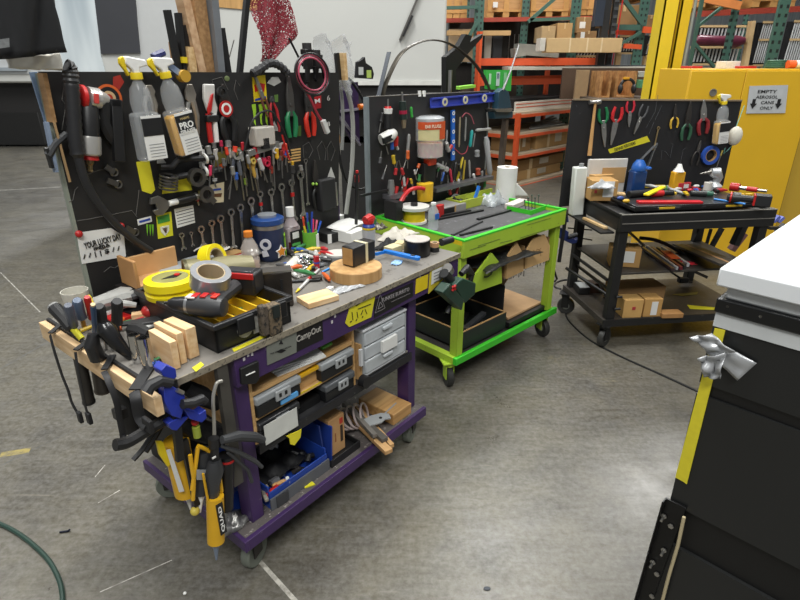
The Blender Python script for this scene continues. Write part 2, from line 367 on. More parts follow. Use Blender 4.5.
s=patch(P,'P',.003,[(430,268),(449,261),(444,278),(428,294)],mt('#cdbb35',.6),'sticky_note',.002)
patch(s,'P',.0,[(432,271),(448,264),(441,279),(431,285)],PAPER,'paper_label',.001)
for i in range(4): m=MB(); q=pp('P',-.002,[(434,273.5+3*i),(443,269.5+3*i)]); m.bar(q[0],q[1],.0015); link('pen_mark',m,DGREY,s)
m=MB(); m.slab(pp('P',-.006,[(241,369),(259,361),(260,379),(256,384),(242,385)]),(0,.02,0)); s=link('card_holder',m,BLK,P,bev=.003)
m=MB(); q=pp('P',-.009,[(246,375.5),(255,371.5)]); m.bar(q[0],q[1],.003); link('label_mark',m,WHT,s)
for x,y in ((248,355),(252,354),(244,359),(332,322),(420,277),(335,316)):
    c=tv('P',x,y,.003); m=MB(); m.box(c,(.007,.002,.011)); link('paint_chip',m,mt('#c6c2c4',.6),P)
c=tz('P',224,371,.875); m=MB(); m.slab([tz('P',*q,.877) for q in ((192,368),(201,362),(204,365),(196,372))],(0,0,.001)); link('masking_tape',m,YTAPE,P)
m=MB(); m.slab([tz('P',*q,.8762) for q in ((232,349),(268,333),(266,337),(234,352))],(0,0,.001)); link('masking_tape',m,YTAPE,P)
# wooden strip on the bench end with rubber edge
m=MB(); m.bb(-.236,-.214,-.03,.7,.81,.868); link('wooden_rail',m,stretch('#c7a57a','#dcbf96',50,5,50),P,bev=.002)
m=MB(); m.bb(-.214,-.205,-.0,.69,.85,.877); link('rubber_edge',m,RUB,P)
# back board of the purple bench
PB=.66
B1=root('tool_board','large black tool board behind the purple workbench, crowded with hanging tools','tool board',FR['P'])
BRD=mt('#1d1c1c',.6,n=.25,s=5,worn='#3d3b39',wa=.37,ws=9)
m=MB(); m.slab([(-.065,PB,.88),(1.135,PB,.88),(1.185,PB,1.622),(-.065,PB,1.635)],(0,.02,0)); link('panel',m,BRD,B1)
m=MB(); m.bb(-.075,-.0655,PB,PB+.02,.88,1.63); link('panel_edge',m,mt('#8a9084',.6),B1)
m=MB(); m.bb(1.14,1.17,PB+.021,PB+.07,.88,1.615); link('upright',m,PURP,B1); m=MB(); m.bb(.1,.15,PB+.021,PB+.07,.8,1.6); link('upright',m,PURP,B1)
K=lambda pts,mat,name='sticker',par=None: patch(par or B1,'P',PB-.0005,pts,mat,name,.0012)
m=MB(); c=tv('P',108,94,PB-.001); TT=Matrix.Translation(tv('P',109,98,PB-.001))@Matrix.Rotation(R(90),4,'X')@Matrix.Scale(.68,4)
m.use(mt('#d8632a',.5)); m.hollow(.062,.05,0,.002,T=TT); m.use(BLK); m.hollow(.05,.032,0,.0018,T=TT); m.use(mt('#d9b88a',.5)); m.lathe([(.032,0),(.032,.002)],T=TT); m.use(mt('#c43b22',.5)); m.lathe([(.018,0),(.018,.003)],T=TT); link('round_sticker',m,None,B1)
K([(113,77),(120,75),(124,82),(119,90),(113,86)],mt('#a02a22',.5))
s=K([(252,77),(265,75),(267,101),(254,102)],YEL)
for pts,mm in (([(254,85),(259,83),(259,91),(255,92)],RED),([(260,83),(265,84),(264,92),(260,90)],RED),([(255,99),(266,96),(266,99),(255,101)],BLU)): patch(s,'P',PB-.002,pts,mm,'print',.001)
for x,dx in ((253,0),(260,-.5),(266,-1)): K([(x-1.5,104.5),(x+2.5,104),(x+3+dx,111),(x+2+dx,119),(x+3+dx,126),(x+1+dx,123),(x+dx,112)],mt('#9ac832',.5),'claw_mark')
for x in (147,150,152.5): K([(x-1,224.5),(x+1,224.5),(x+.8,231),(x+.2,236),(x-.4,230)],mt('#6fb42c',.5),'claw_mark')
s=K([(156,215),(171,211.5),(173,235.5),(158,239)],mt('#d6d32a',.5)); 
for pts,mm in (([(157,217),(169,214),(170,221),(158,224)],mt('#3f8f3a',.5)),([(160,227),(169,225),(169,231),(165,236),(161,232)],mt('#dcdcc8',.5)),([(162,228),(168,227),(166,234)],mt('#6b2e20',.5))): patch(s,'P',PB-.002,pts,mm,'print',.001)
s=K([(174,209),(193,205),(195,222.5),(177,228)],PAPER,'size_chart')
for i in range(5):
    m=MB(); q=pp('P',PB-.002,[(176+.5*i,212.5+3*i),(193+.5*i,208+3*i)]); m.bar(q[0],q[1],.002); link('printed_line',m,DGREY,s)
s=K([(137,219.5),(151,216),(152,221.5),(138,225.5)],PAPER); patch(s,'P',PB-.002,[(139,221),(150,218),(150.5,220),(139.5,223)],BLU,'print',.001)
s=K([(136,162),(149,160),(155,190),(151,194),(142,191)],YTAPE,'tape_tag'); 
s=K([(163,183),(189,178),(192,190),(162,194)],YTAPE,'tape_tag')
s=K([(211,154),(240,147),(241,150),(236,157),(225,160),(215,167)],mt('#8e8340',.6)); 
K([(212,165),(216,167),(222,163),(226,167),(221,168),(213,169)],mt('#d4581f',.6),'flame_mark')
s=K([(209.5,185),(224,182),(223.5,202),(213.5,203)],mt('#cbbf9f',.6),'bucket_sticker'); patch(s,'P',PB-.002,[(213,194),(222,193),(221,197),(214,197)],mt('#5a3a20',.6),'print',.001); patch(s,'P',PB-.002,[(213,189),(221,188),(221,190),(213,191)],BLU,'print',.001)
s=K([(287,147.5),(300.5,146),(301,162),(292,164)],mt('#1d1c1a',.6),'stripe_sticker')
for i in range(5): patch(s,'P',PB-.002,[(287.5,150+2.8*i),(300.5,148+2.8*i),(300.5,149.6+2.8*i),(288,151.6+2.8*i)],mt('#c9a263',.6),'stripe',.001)
for q in ([(267,83),(272,77),(278,77),(281,82),(274,86)],[(284.5,154),(288,150),(286,155)],[(331,167),(335,178),(327,178.5)],[(274,121),(279,131),(271,131)],[(276,144),(283,142),(284,148),(277,149)],[(157,160),(161,156),(166,163),(157,163.5)]): K(q,mt('#bdbdb8',.6))
s=K([(314,97),(321,95.5),(321,108),(315,109)],mt('#ad1f26',.5)); ptext(s,'P',PB-.002,'M',(317.5,101),(315,101.5),(320,100.5),.018,WHT,.02)
s=K([(296,126),(301,125.5),(301,136),(296,136)],mt('#48672f',.5)); K([(274,95),(278,94.5),(278,102),(275,102)],mt('#5a7a3a',.5)); c=tv('P',227,78.5,PB-.001); m=MB(); m.sph(c,(.012,.0015,.01)); link('paint_spot',m,mt('#66744a',.6),B1)
ptext(B1,'P',PB,'6',(328.5,98),(327,98.3),(330,97.6),.022,mt('#c8c6c0',.6)); ptext(B1,'P',PB,'8',(328.5,124),(327,124.3),(330,123.6),.02,mt('#c8c6c0',.6))
def chalk(par,k,v,pts,r=.0013,c='#5d5b58'):
    m=MB(); m.tube(pp(k,v,pts),r,5); return link('outline_mark',m,mt(c,.8),par)
for pts in ([(77,221),(90,219),(120,213),(132,210.5),(137,217)],[(83,176),(100,170),(112,168)],[(62,130),(66,105),(62,100),(64,85)],[(139,190),(138,200),(136,215)],[(69,202),(73,200),(75,190),(78,187)],
    [(320,160),(317,148),(322,141),(326,150),(325,160),(328,160),(327,148),(331,141),(335,150),(331,161)],[(240,86),(236,80),(234,90),(238,100)],[(304,158),(303,146),(309,142),(313,150),(309,158)],[(228,190),(231,182),(235,178)],[(215,92),(212,80),(222,77),(228,90)],[(121,259),(124,264),(128,256)],[(104,272),(110,267),(115,268),(120,264),(125,270)]): chalk(B1,'P',PB-.001,pts)
m=MB(); m.slab(pp('P',PB-.003,[(76.5,233),(111,228),(124,236),(126,256.5),(82,264)]),(0,.0015,0)); s=tag(link('paper_sign',m,PAPER),'white hand-lettered paper sign pinned low on the black board, red pins','sign'); s.matrix_world=FR['P']
ptext(s,'P',PB-.004,'YOUR LUCKY DAY',(103,241),(84,246),(121,236),.022,BLK,.03); ptext(s,'P',PB-.004,'/ / | | $ / /',(102,253),(84,257),(121,248),.02,BLK,.02)
ptext(s,'P',PB-.004,'#@&',(102,247),(94,249),(111,245),.016,BLK,.03)
for i,(x,y) in enumerate(((79,234),(121,226))):
    c=tv('P',x,y,PB-.008); m=MB(FR['P']); m.sph(c,.012); solo('push_pin',['red push pin at the left corner of the lettered paper sign','red push pin at the right corner of the lettered paper sign'][i],'pin',m,RED,group='red push pins')
# ================================================================ GREEN WORKBENCH
G=root('workbench','lime green wheeled workbench with shallow tray top and pointed wooden bins underneath','workbench',FR['G'])
m=MB(); m.bb(.005,.94,-.02,.6,.825,.835); link('tray_floor',m,mt('#4a4a4b',.7,n=.2,s=6,worn='#66666a',wa=.42),G)
for x0,x1,y0,y1 in ((-.005,.945,-.04,-.018),(-.005,.945,.6,.622),(-.005,.015,-.018,.6),(.925,.945,-.018,.6)):
    m=MB(); m.bb(x0,x1,y0,y1,.765,.852); a=link('apron',m,LIME,G,bev=.002)
    m=MB(); m.bb(x0-.001,x1+.001,y0-.001,y1+.001,.852,.862); link('green_rim',m,GREEN,a,bev=.001)
for q in ([(453,239),(462,241.5),(462,246),(452,243)],): patch(G,'G',-.04,q,YEL)
for u,v in ((.0,-.018),(.885,-.018),(.0,.54),(.885,.54)):
    m=MB(); m.bb(u,u+.05,v,v+.05,.2,.765); link('leg',m,LIME,G,bev=.003)
m=MB(); m.bb(-.02,.985,-.035,-.01,.158,.2); m2=link('front_rail',m,GREEN,G,bev=.003)
for y0,y1 in ((-.01,.6),): 
    m=MB(); m.bb(-.02,.02,y0,y1,.16,.2); link('side_rail',m,LIME,G,bev=.002); m=MB(); m.bb(.93,.97,y0,y1,.16,.2); link('side_rail',m,LIME,G,bev=.002)
m=MB(); m.bb(-.02,.97,.57,.6,.16,.2); link('back_rail',m,LIME,G,bev=.002)
m=MB(); m.bb(.02,.93,-.01,.57,.17,.186); link('lower_shelf',m,mt('#302d2a',.6),G)
for u,v,a in ((.0,.03,240),(.92,.03,70),(.02,.55,200),(.92,.55,10)): caster(G,u,v,.16,.062,LIME,a,mt('#2d2d2b',.6))
for pts,z in (([(428,216),(520,228)],0),): pass
# scratches on the tray front
for a in ([(478,246),(500,239)],[(520,238),(545,230)],[(527,225),(551,218)],[(470,250),(486,245)],[(500,243),(512,240)]): chalk(G,'G',-.041,a,.0012,'#4c5a2c')
# bins under the tray
for nm,pts,mm,mark in (('S',[(473.5,293),(473.5,278),(492,253),(501.5,265),(502,283)],LIME,1),('',[(506.5,279),(507,258),(517,242.5),(523.5,254),(523.5,271)],mt('#cda772',.7,n=.1),0),('',[(525,269),(525.5,253),(534,239),(545,234.5),(550,246),(549,260)],mt('#cda772',.7,n=.1),1)):
    v0=-.03 if nm else -.012
    q=pp('G',v0,pts); m=MB(); m.slab(q,(0,.012,0)); f=link('bin_front',m,mm,G)
    u0=min(a.x for a in q); u1=max(a.x for a in q); z0=min(a.z for a in q); z1=sorted(a.z for a in q)[-2]
    m=MB(); m.bb(u0,u1,v0+.012,.45,z0,z0+.008); m.bb(u0,u0+.008,v0+.012,.45,z0,z1-.03); m.bb(u1-.008,u1,v0+.012,.45,z0,z1-.03); link('bin_body',m,CARDD,G)
    if nm: ptext(G,'G',v0,'S',(488.5,271),(484,273),(493,269),.07,mt('#4a5a28',.7))
    elif mark: chalk(G,'G',v0-.001,[(534,255),(537,249),(540,250),(541,256)],.0012,'#8d6b40'); chalk(G,'G',v0-.001,[(533,250),(537,253),(541,248)],.0012,'#8d6b40')
for i,(x0,x1,y) in enumerate(((505,524,277),(526,550,266))):
    for j in range(9):
        x=x0+(x1-x0)*j/8; p=tv('G',x,y-(x-x0)*.33,-.0); m=MB(); m.bar(p,p+Vector((random.uniform(-.01,.01),0,-random.uniform(.015,.035))),.004); link('staple_strip',m,STEEL,G)
# green divider and lime trough in the tray
m=MB(); q=[tz('G',*a,.862) for a in ((508,206),(531.5,210.5),(550,204))]
m.slab([q[0],q[1],q[1]-Vector((0,0,.036)),q[0]-Vector((0,0,.036))],(0,.008,0)); m.slab([q[1],q[2],q[2]-Vector((0,0,.036)),q[1]-Vector((0,0,.036))],(-.008,.004,0)); link('green_divider',m,GREEN,G)
B2=root('tool_board','black tool board behind the green workbench with blue levels across its top','tool board',FR['G'])
GB=.625
m=MB(); m.bb(-.03,.985,GB,GB+.02,.865,1.5); link('panel',m,mt('#2a2a2b',.55,n=.2,s=6),B2)
m=MB(); m.bb(-.045,-.03,GB-.0,GB+.03,.865,1.5); link('metal_edge',m,mt('#8f999d',.4,.4),B2); m=MB(); m.bb(.985,1.0,GB-.0,GB+.03,.865,1.5); link('metal_edge',m,mt('#8d9596',.4,.4),B2)
m=MB(); m.bb(-.03,.985,GB-.002,GB+.021,1.5,1.504); link('metal_edge',m,mt('#77736d',.4,.3),B2)
# ================================================================ BLACK WORKBENCH
B=root('workbench','black wheeled workbench with two shelves, in front of the yellow cabinet','workbench',FR['B'])
BK=mt('#242424',.45,.2,n=.2,s=6,worn='#55534f',wa=.33,ws=18)
m=MB(); m.bb(.0,.97,.0,.58,.84,.852); link('tabletop',m,BK,B)
for x0,x1,y0,y1 in ((0,.985,-.015,.01),(0,.985,.57,.6),(0,.025,.01,.57),(.955,.985,.01,.57)):
    m=MB(); m.bb(x0,x1,y0,y1,.765,.868); a=link('apron',m,BK,B,bev=.003)
    m=MB(); m.bb(x0,x1,y0-.001,y0+.004,.865,.87); link('worn_edge',m,mt('#8b8880',.6),a)
m=MB(); m.bb(.01,.98,-.018,-.015,.812,.817); link('groove',m,mt('#75726c',.6),B)
for u,v in ((.012,.0),(.91,.0),(.012,.54),(.91,.54)):
    m=MB(); m.bb(u,u+.055,v,v+.05,.2,.765); link('leg',m,BK,B,bev=.003)
m=MB(); m.bb(.03,.97,.005,.58,.49,.503); link('middle_shelf',m,mt('#37332f',.5,n=.2),B,bev=.002)
m=MB(); m.bb(-.005,1.0,-.005,.61,.16,.2); link('lower_shelf',m,mt('#3b3631',.5,n=.2,worn='#57524b',wa=.4),B,bev=.003)
m=MB(); m.bb(-.01,1.0,-.014,-.005,.155,.203); link('shelf_edge',m,BK,B)
for u in (.04,.0): m=MB(); m.bb(u,u+.015,.05,.56,.36 if u else .44,.375 if u else .455); link('side_bar',m,BK,B)
m=MB(); m.bb(-.085,.0,.04,.6,.742,.752); link('side_ledge',m,BK,B)
m=MB(); m.bar((.05,.02,.78),(.5,.5,.505),.012); link('brace',m,BK,B)
m=MB(); m.bar((.5,.58,.48),(1.1,.58,.21),.02); link('brace',m,BK,B)
for u,v,a in ((.03,.03,215),(.93,.05,20),(.0,.56,150),(.93,.56,60)): caster(B,u,v,.16,.06,BK,a,mt('#333331',.5))
m=MB(); m.slab([tz('B',*q,.202) for q in ((687,305),(716,307.5),(716,310),(690,309))],(0,0,.001)); link('yellow_tape',m,YTAPE,B)
m=MB(); m.slab([tz('B',*q,.202) for q in ((672,294.5),(698,292),(697,294.5),(682,296))],(0,0,.001)); link('yellow_tape',m,mt('#7d7226',.6),B)
B3=root('tool_board','black tool board behind the black workbench, pliers and snips hung in a row','tool board',FR['B'])
BB=.602
m=MB(); m.slab(pp('B',BB,[(573,100),(742,101),(723,186),(560,207)]),(0,.02,0)); link('panel',m,mt('#1c1c1e',.6,n=.2,s=6,worn='#3a3a3a',wa=.33),B3)
m=MB(); q=pp('B',BB-.002,[(573,99.5),(742,100.5)]); m.bar(q[0],q[1],.01); link('panel_edge',m,mt('#82715a',.7),B3)
s=patch(B3,'B',BB,[(608,149.5),(647,136),(650,141.5),(610,153.5)],YTAPE,'tape_label'); ptext(s,'B',BB-.002,'DENNIS PERFORMS',(625,146.3),(615,150),(636,142.5),.022,mt('#5c5a1a',.7),.02)
for pts in ([(661,160),(662,150),(666,152),(670,158),(673,144),(671,143)],[(655,120),(662,105),(663,112)],[(649,134),(654,122)],[(680,165),(683,150),(686,148)],[(576,105),(577,107)],[(646,128),(655,112),(658,95)]): chalk(B3,'B',BB-.001,pts,.0012,'#55565a')
# ================================================================ YELLOW CABINET, COLUMN, RACKS, CAMPER SHELLS
YC=mt('#d8ab22',.4,n=.05,s=3); W_=Matrix.Identity(4)
def q(x,y,Y): return tv('W',x,y,Y)
c=root('safety_cabinet','yellow metal safety cabinet behind the black workbench with a grey sign on its door','cabinet',Matrix.Translation((2.24,4.6,0)))
m=MB(); m.bb(0,.98,.0,.55,.05,1.63); link('body',m,YC,c,bev=.006)
m=MB(); m.bb(.004,.425,-.012,0,.06,1.615); d=link('door',m,YC,c,bev=.003)
T=Matrix.Translation((.2,-.013,1.46))@Matrix.Rotation(R(90),4,'X')
m=MB(); m.hollow(.028,.02,0,.006,T=T); m.use(mt('#6f6b62',.5)); m.lathe([(.02,0),(.02,.002)],T=T); link('vent_cap',m,mt('#b08a1e',.5),d)
m=MB(); m.bb(.43,.976,-.012,0,.06,1.615); d=link('door',m,YC,c,bev=.003)
pts=[p-Vector((2.24,4.6,0))+Vector((0,-.0,0)) for p in [q(749.5,86,4.585),q(788,85,4.585),q(785,113,4.585),q(746,113.5,4.585)]]
m=MB(); m.slab(pts,(0,-.003,0)); s=link('sign_plate',m,mt('#b9bcbd',.4),d)
for t,y,x0,x1,h in (('EMPTY',91.5,758,777,.02),('AEROSOL',97,756,778,.02),('CANS',102.5,761,774,.02),('ONLY',108,760,773,.02)):
    a=q(x0,y,4.58);b=q(x1,y,4.58); text(t,(b-a).length,h*1.15,BLK,s,axes((a+b)/2-Vector((2.24,4.6,0)),(1,0,0),(0,0,1)),bold=.01)
for x in (753,778):
    a=q(x,105.5,4.58)-Vector((2.24,4.6,0)); k=.012
    m=MB(Matrix.Translation(a)@Matrix.Rotation(R(90),4,'X')); m.prism([(-k,4*k),(k,4*k),(k,1.2*k),(2.2*k,1.2*k),(0,-2*k),(-2.2*k,1.2*k),(-k,1.2*k)],0,.002); link('down_arrow',m,BLK,s)
c=root('safety_cabinet','second yellow metal cabinet at the right edge, beyond the one with the sign','cabinet',Matrix.Translation((3.25,4.66,0)))
m=MB(); m.bb(0,.9,.0,.5,.05,1.61); link('body',m,mt('#bd9a34',.45,n=.06,s=3),c,bev=.006)
m=MB(); m.bb(.006,.44,-.01,0,.06,1.6); link('door',m,mt('#bd9a34',.45,n=.06,s=3),c,bev=.003)
m=MB(); m.bb(-.02,.006,-.02,-.002,.06,1.6); link('hinge',m,mt('#9a7d22',.5),c)
# items on the cabinet
def bx(name,label,cat,x0,x1,y0,y1,Y,dp,mat,group=None,bev=.003,base=None):
    a=q(x0,y1,Y); b=q(x1,y0,Y); z0=a.z if base is None else base
    m=MB(); m.bb(0,abs(b.x-a.x),0,dp,0,max(.004,b.z-z0)); return solo(name,label,cat,m,mat,Matrix.Translation((a.x,Y,z0)),group,bev)
bx('paper_carton','small white printed carton on top of the yellow cabinet','carton',725,741,61,68,4.8,.15,mt('#d7d3cc',.6,n=.2,s=60),base=1.632)
bx('red_tool_case','thin red case lying on the yellow cabinet beside the white carton','case',738,757,66,69,4.75,.2,RED,base=1.632)
bx('red_tool_case','short red case at the left end of the yellow cabinet top','case',692,703,66,69,4.75,.2,RED,base=1.632)
m=MB(); p0=q(776,66,4.85); 
for i in range(4): m.ring((0,0,.012+.014*i),.075-.004*i,.009,n=20)
solo('coiled_hose','coiled dark green hose on the yellow cabinet top','hose',m,mt('#2c5a45',.5),Matrix.Translation((p0.x,4.85,1.632)))
m=MB(); m.cyl((0,0,.03),(.06,0,.03),.03); solo('tape_roll','orange tape roll on the yellow cabinet beside the coiled hose','tape',m,mt('#e2632c',.5),Matrix.Translation((q(787,66,4.75).x,4.75,1.632)))
m=MB(); m.cyl((0,0,.03),(.14,0,.03),.03); solo('white_tube','white tube lying on the cabinet right of the orange tape','tube',m,WHT,Matrix.Translation((q(791.5,66,4.75).x+.02,4.75,1.632)))
# yellow column
p0=q(671,48,5.6); c=root('steel_column','tall yellow steel column rising behind the shelving and the yellow cabinet','column',Matrix.Translation((p0.x,5.6,0)))
YL=mt('#dcbf28',.45,n=.05)
m=MB(); m.bb(-.125,-.0,-.0,.012,.0,4.4); m.bb(-.125,-.113,0,.2,0,4.4); link('left_flange',m,YL,c)
m=MB(); m.bb(.02,.115,-.02,-.008,.0,4.4); m.bb(.02,.032,-.02,.2,0,4.4); link('right_flange',m,mt('#d3b01c',.45,n=.05),c)  # darker yellow than the left flange: shading put into the colour
m=MB(); m.bb(0,.02,.03,.05,.0,4.4); link('web',m,mt('#6b4436',.6),c)
m=MB(); m.cyl((.135,-.03,0),(.135,-.03,4.4),.014); link('conduit',m,mt('#9aa19c',.4,.5),c)
m=MB(); m.box((.01,-.03,1.43),(.03,.03,.1)); link('conduit_box',m,STEELD,c)
# pallet racks
GU=mt('#3c5e52',.5,n=.1); RB=mt('#a03c2a',.5,n=.12); OB=mt('#cf5228',.5,n=.08,worn='#a8492a',wa=.35)
def slot_mat():
    M=mt('#3c5e53',.5,n=.1).copy(); M.name='slotted_green'; T=M.node_tree; N=T.nodes; L=T.links; b=N['Principled BSDF']; src=b.inputs['Base Color'].links[0].from_socket
    tc=N.new('ShaderNodeTexCoord'); sp=N.new('ShaderNodeSeparateXYZ'); L.new(tc.outputs['Object'],sp.inputs[0])
    def mth(op,a,v=None):
        n=N.new('ShaderNodeMath'); n.operation=op; L.new(a,n.inputs[0])
        if v is not None:
            if isinstance(v,float): n.inputs[1].default_value=v
            else: L.new(v,n.inputs[1])
        return n.outputs[0]
    fr=mth('FRACT',mth('MULTIPLY',sp.outputs['Z'],13.0)); a=mth('LESS_THAN',fr,.42)
    x=mth('ABSOLUTE',mth('SUBTRACT',mth('ABSOLUTE',sp.outputs['X']),.032)); c=mth('LESS_THAN',x,.012); k=mth('MULTIPLY',a,c)
    mx=N.new('ShaderNodeMix'); mx.data_type='RGBA'; L.new(k,mx.inputs[0]); L.new(src,mx.inputs[6]); mx.inputs[7].default_value=lin('#141c1a'); L.new(mx.outputs[2],b.inputs['Base Color']); return M
GUS=slot_mat()
def upright(x,y,Y,wdt,lab,dy=0,z1=4.6):
    p=q(x,y,Y); c=root('rack_upright',lab,'rack upright',Matrix.Translation((p.x,Y,0)),)
    for yy in ((0,dy) if dy>.1 else (0,)):
        m=MB(); m.bb(-wdt/2,wdt/2,yy,yy+.035,0,z1); f=link('post',m,GUS if yy==0 else GU,c)
    m=MB(); z=.6; i=0
    while dy>.1 and z<z1-.6: m.bar((0,.06,z if i%2 else z+.7),(0,dy,z+.7 if i%2 else z),.022,.02); z+=.7; i+=1
    if dy>.1: link('bracing',m,GU,c)
    return c
upright(478,40,9.3,.14,'slotted green rack upright just right of the white camper')
upright(525,20,9.6,.11,'slotted green rack upright above the orange shelving, left of the cardboard boxes')
upright(574,30,9.5,.15,'slotted green rack upright between the tan crates and the dark column')
upright(642,25,8.9,.13,'slotted green rack upright just left of the yellow column')
upright(731,35,7.6,.085,'slotted green rack upright above the yellow cabinet by the maroon roll',0,4.0)
upright(744,30,11,.07,'thin far green rack upright behind the maroon roll',0)
upright(779,30,5.9,.1,'wide slotted green rack upright nearest the right edge',0,3.4)
upright(466,30,11,.09,'far dark green rack upright beside the camper edge'); upright(699,20,6.2,.03,'thin green rack upright right of the yellow column',0,3.6)
def beam(x0,y0,x1,y1,Y0,Y1,h,mat,lab,g=None):
    a=q(x0,y0,Y0); b=q(x1,y1,Y1); m=MB(); m.bar(a,b,.05,h); 
    M=Matrix.Translation((a.x,a.y,a.z)); m2=MB(M.inverted()); m2.bar(a,b,.05,h); return solo('rack_beam',lab,'rack beam',m2,mat,M,g)
beam(446,20.5,602,18,9.55,9.55,.06,RB,'dark red rack beam under the top row of wooden crates')
beam(446,8,478,7,9.25,9.25,.045,GU,'short green strut between the camper and first upright')
beam(530,20,572,18.5,9.25,9.25,.045,GU,'green strut under the crates right of the second upright')
beam(446,78,477,22,9.25,9.25,.05,GU,'diagonal green brace left of the first slotted upright')
beam(528,22,560,-6,9.25,9.25,.05,GU,'diagonal green brace at the top above the cardboard boxes')
beam(622,-3,642,24,8.85,8.85,.05,GU,'diagonal green brace beside the big brown carton')
beam(606,27,640,27.5,8.85,8.85,.07,GU,'green rack beam under the big brown carton'); beam(606,32,645,33.5,8.95,8.95,.06,OB,'orange rack beam under the big brown carton')
beam(643,29.5,668,32,8.8,8.8,.08,OB,'orange rack beam just left of the yellow column'); beam(624,46,641,47,8.5,8.5,.06,OB,'small orange beam end above the long shelf panel')
beam(697,14,800,9,8.4,8.4,.07,RB,'red rack beam above the white-slatted racks at upper right'); beam(699,-3,740,6,7.5,7.5,.09,mt('#e08a4a',.5),'pale orange rack beam at the top right of the column')
beam(481,62,600,61.5,8.9,8.9,.1,OB,'upper orange shelf beam beneath the silver bag'); beam(478,81.5,600,78.5,8.75,8.75,.12,OB,'lower orange shelf beam beneath the long panel')
beam(697,27,722,7,7.7,7.7,.03,GU,'thin diagonal brace right of the yellow column'); beam(694,43,714,67,7.5,7.5,.03,GU,'thin lower diagonal brace above the yellow cabinet')
beam(620,45,641,32,8.8,8.8,.04,GU,'short diagonal brace beneath the orange beam by the column')
beam(697,70,746,68.5,8,8,.05,mt('#c9a466',.7),'pine rail above the yellow cabinet at left'); 
# wooden crates on the upper level
cw=stretch('#a97c4c','#c89a64',3,30,30); cw2=mt('#c49355',.7,n=.15)
def crate(x0,x1,y0,y1,Y,lab,dp=.9,n=3,g=None):
    a=q(x0,y1,Y); b=q(x1,y0,Y); Wd=b.x-a.x; Hh=b.z-a.z; c=root('wooden_crate',lab,'crate',Matrix.Translation(a),g)
    m=MB(); m.bb(.02,Wd-.02,.02,dp,.1,Hh); link('box_panel',m,cw,c)
    for i in range(n): x=.0+(Wd-.08)*i/(n-1); m=MB(); m.bb(x,x+.08,-.0,.02,.08,Hh); link('batten',m,cw2,c)
    m=MB(); m.bb(0,Wd,-.01,dp,.08,.11); 
    for i in range(3): x=(Wd-.1)*i/2; m.bb(x,x+.1,0,dp,0,.08)
    link('pallet_base',m,cw2,c)
crate(446,468,-14,19,9.7,'wooden crate on the top rack beside the camper edge'); crate(487,527,-14,17.5,9.8,'wooden crate on the top rack with a white label, second from left')
crate(530,571,-14,17,9.8,'wooden crate on the top rack left of the third green upright'); crate(580,604,-14,15,9.8,'orange-tinted wooden crate on the top rack near the dark column')
crate(612,660,-20,-2,9.4,'wooden crate at the very top left of the yellow column'); crate(698,745,-16,7,9,'wooden pallet crate on the top rack right of the yellow column'); crate(752,800,-16,7,9,'wooden pallet crate on the top rack at the right edge')
bx('label_sheet','white shipping label on the second wooden crate','label',493,498,2,7.5,9.74,.03,PAPER)
# middle level stock
bx('tan_board','wide tan board standing on the rack beside the camper','board',448,475,29,62,9.9,.05,mt('#b79d7c',.8,n=.06))
bx('grey_board','pale grey board standing right of the first green upright','board',484,492,34,62,9.7,.06,mt('#a79f92',.8,n=.06)); bx('dark_board','dark board standing beside the pale grey board','board',492.5,503,34,62,9.75,.05,mt('#26282a',.6))
bx('wood_beam','long pale timber lying across the rack above the boards','timber',447,511,30.5,35.5,9.5,.12,mt('#c09a68',.7,n=.1)); 
for i,x in enumerate((508,513,517,521)): bx('aluminum_bar',['first','second','third','fourth'][i]+' of the upright aluminum bars left of the cardboard boxes','metal bar',x,x+1.6,34,60,9.9,.03,STEEL,'upright aluminum bars')
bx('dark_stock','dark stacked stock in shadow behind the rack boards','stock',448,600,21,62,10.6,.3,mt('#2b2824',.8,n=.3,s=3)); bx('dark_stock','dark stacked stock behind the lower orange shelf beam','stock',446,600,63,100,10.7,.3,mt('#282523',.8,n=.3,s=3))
def carton(x0,x1,y0,y1,Y,lab,dp=.4,mat=None,base=None,tape=True,label=None,g=None,rz=0):
    a=q(x0,y1,Y); b=q(x1,y0,Y); z0=a.z if base is None else base; Wd=b.x-a.x; Hh=b.z-z0
    c=root('cardboard_box',lab,'cardboard box',Matrix.Translation((a.x,Y,z0)),g); m=MB(); m.bb(0,Wd,0,dp,0,Hh); link('carton',m,mat or CARD,c,bev=.004)
    if tape: m=MB(); m.bb(Wd*.45,Wd*.55,-.002,dp,Hh,Hh+.002); m.bb(Wd*.45,Wd*.55,-.003,0,Hh*.7,Hh); link('packing_tape',m,mt('#c3a678',.35),c)
    if label: m=MB(); m.bb(Wd*label[0],Wd*label[1],-.003,0,Hh*label[2],Hh*label[3]); link('shipping_label',m,PAPER,c)
    return c
carton(541,556,26,42,9.0,'tan open cardboard box at the left end of the carton row',.5,mt('#a98e66',.85)); carton(556,573,23,42,9.1,'cardboard box with folded flaps in the middle of the carton row',.5,CARD)
carton(576,592,17,33,9.4,'brown cardboard box behind the third upright, under the crate',.5,CARDD,label=(.2,.6,.3,.7)); carton(580,597,31,41,9.2,'small brown box below the one behind the third upright',.4,CARDD,label=(.0,.25,.2,.9))
carton(608,640,5,26,9.2,'large brown carton on the green beam left of the yellow column',.6,CARDD); carton(640,662,15,27,9.6,'brown carton partly hidden left of the yellow column',.5,mt('#8d6b48',.85))
c=carton(546,623,38,52.5,8.3,'long tan cardboard box lying across the top of the orange shelving',.25,mt('#c3a577',.8,n=.06),tape=False)
for k in (.3,.53,.72): 
    m=MB(); a=q(546,52.5,8.3); b=q(623,38,8.3); Wd=b.x-a.x; Hh=b.z-a.z; m.bb(Wd*k,Wd*k+.02,-.003,.25,0,Hh+.002); link('packing_tape',m,mt('#d8c49c',.4),c)
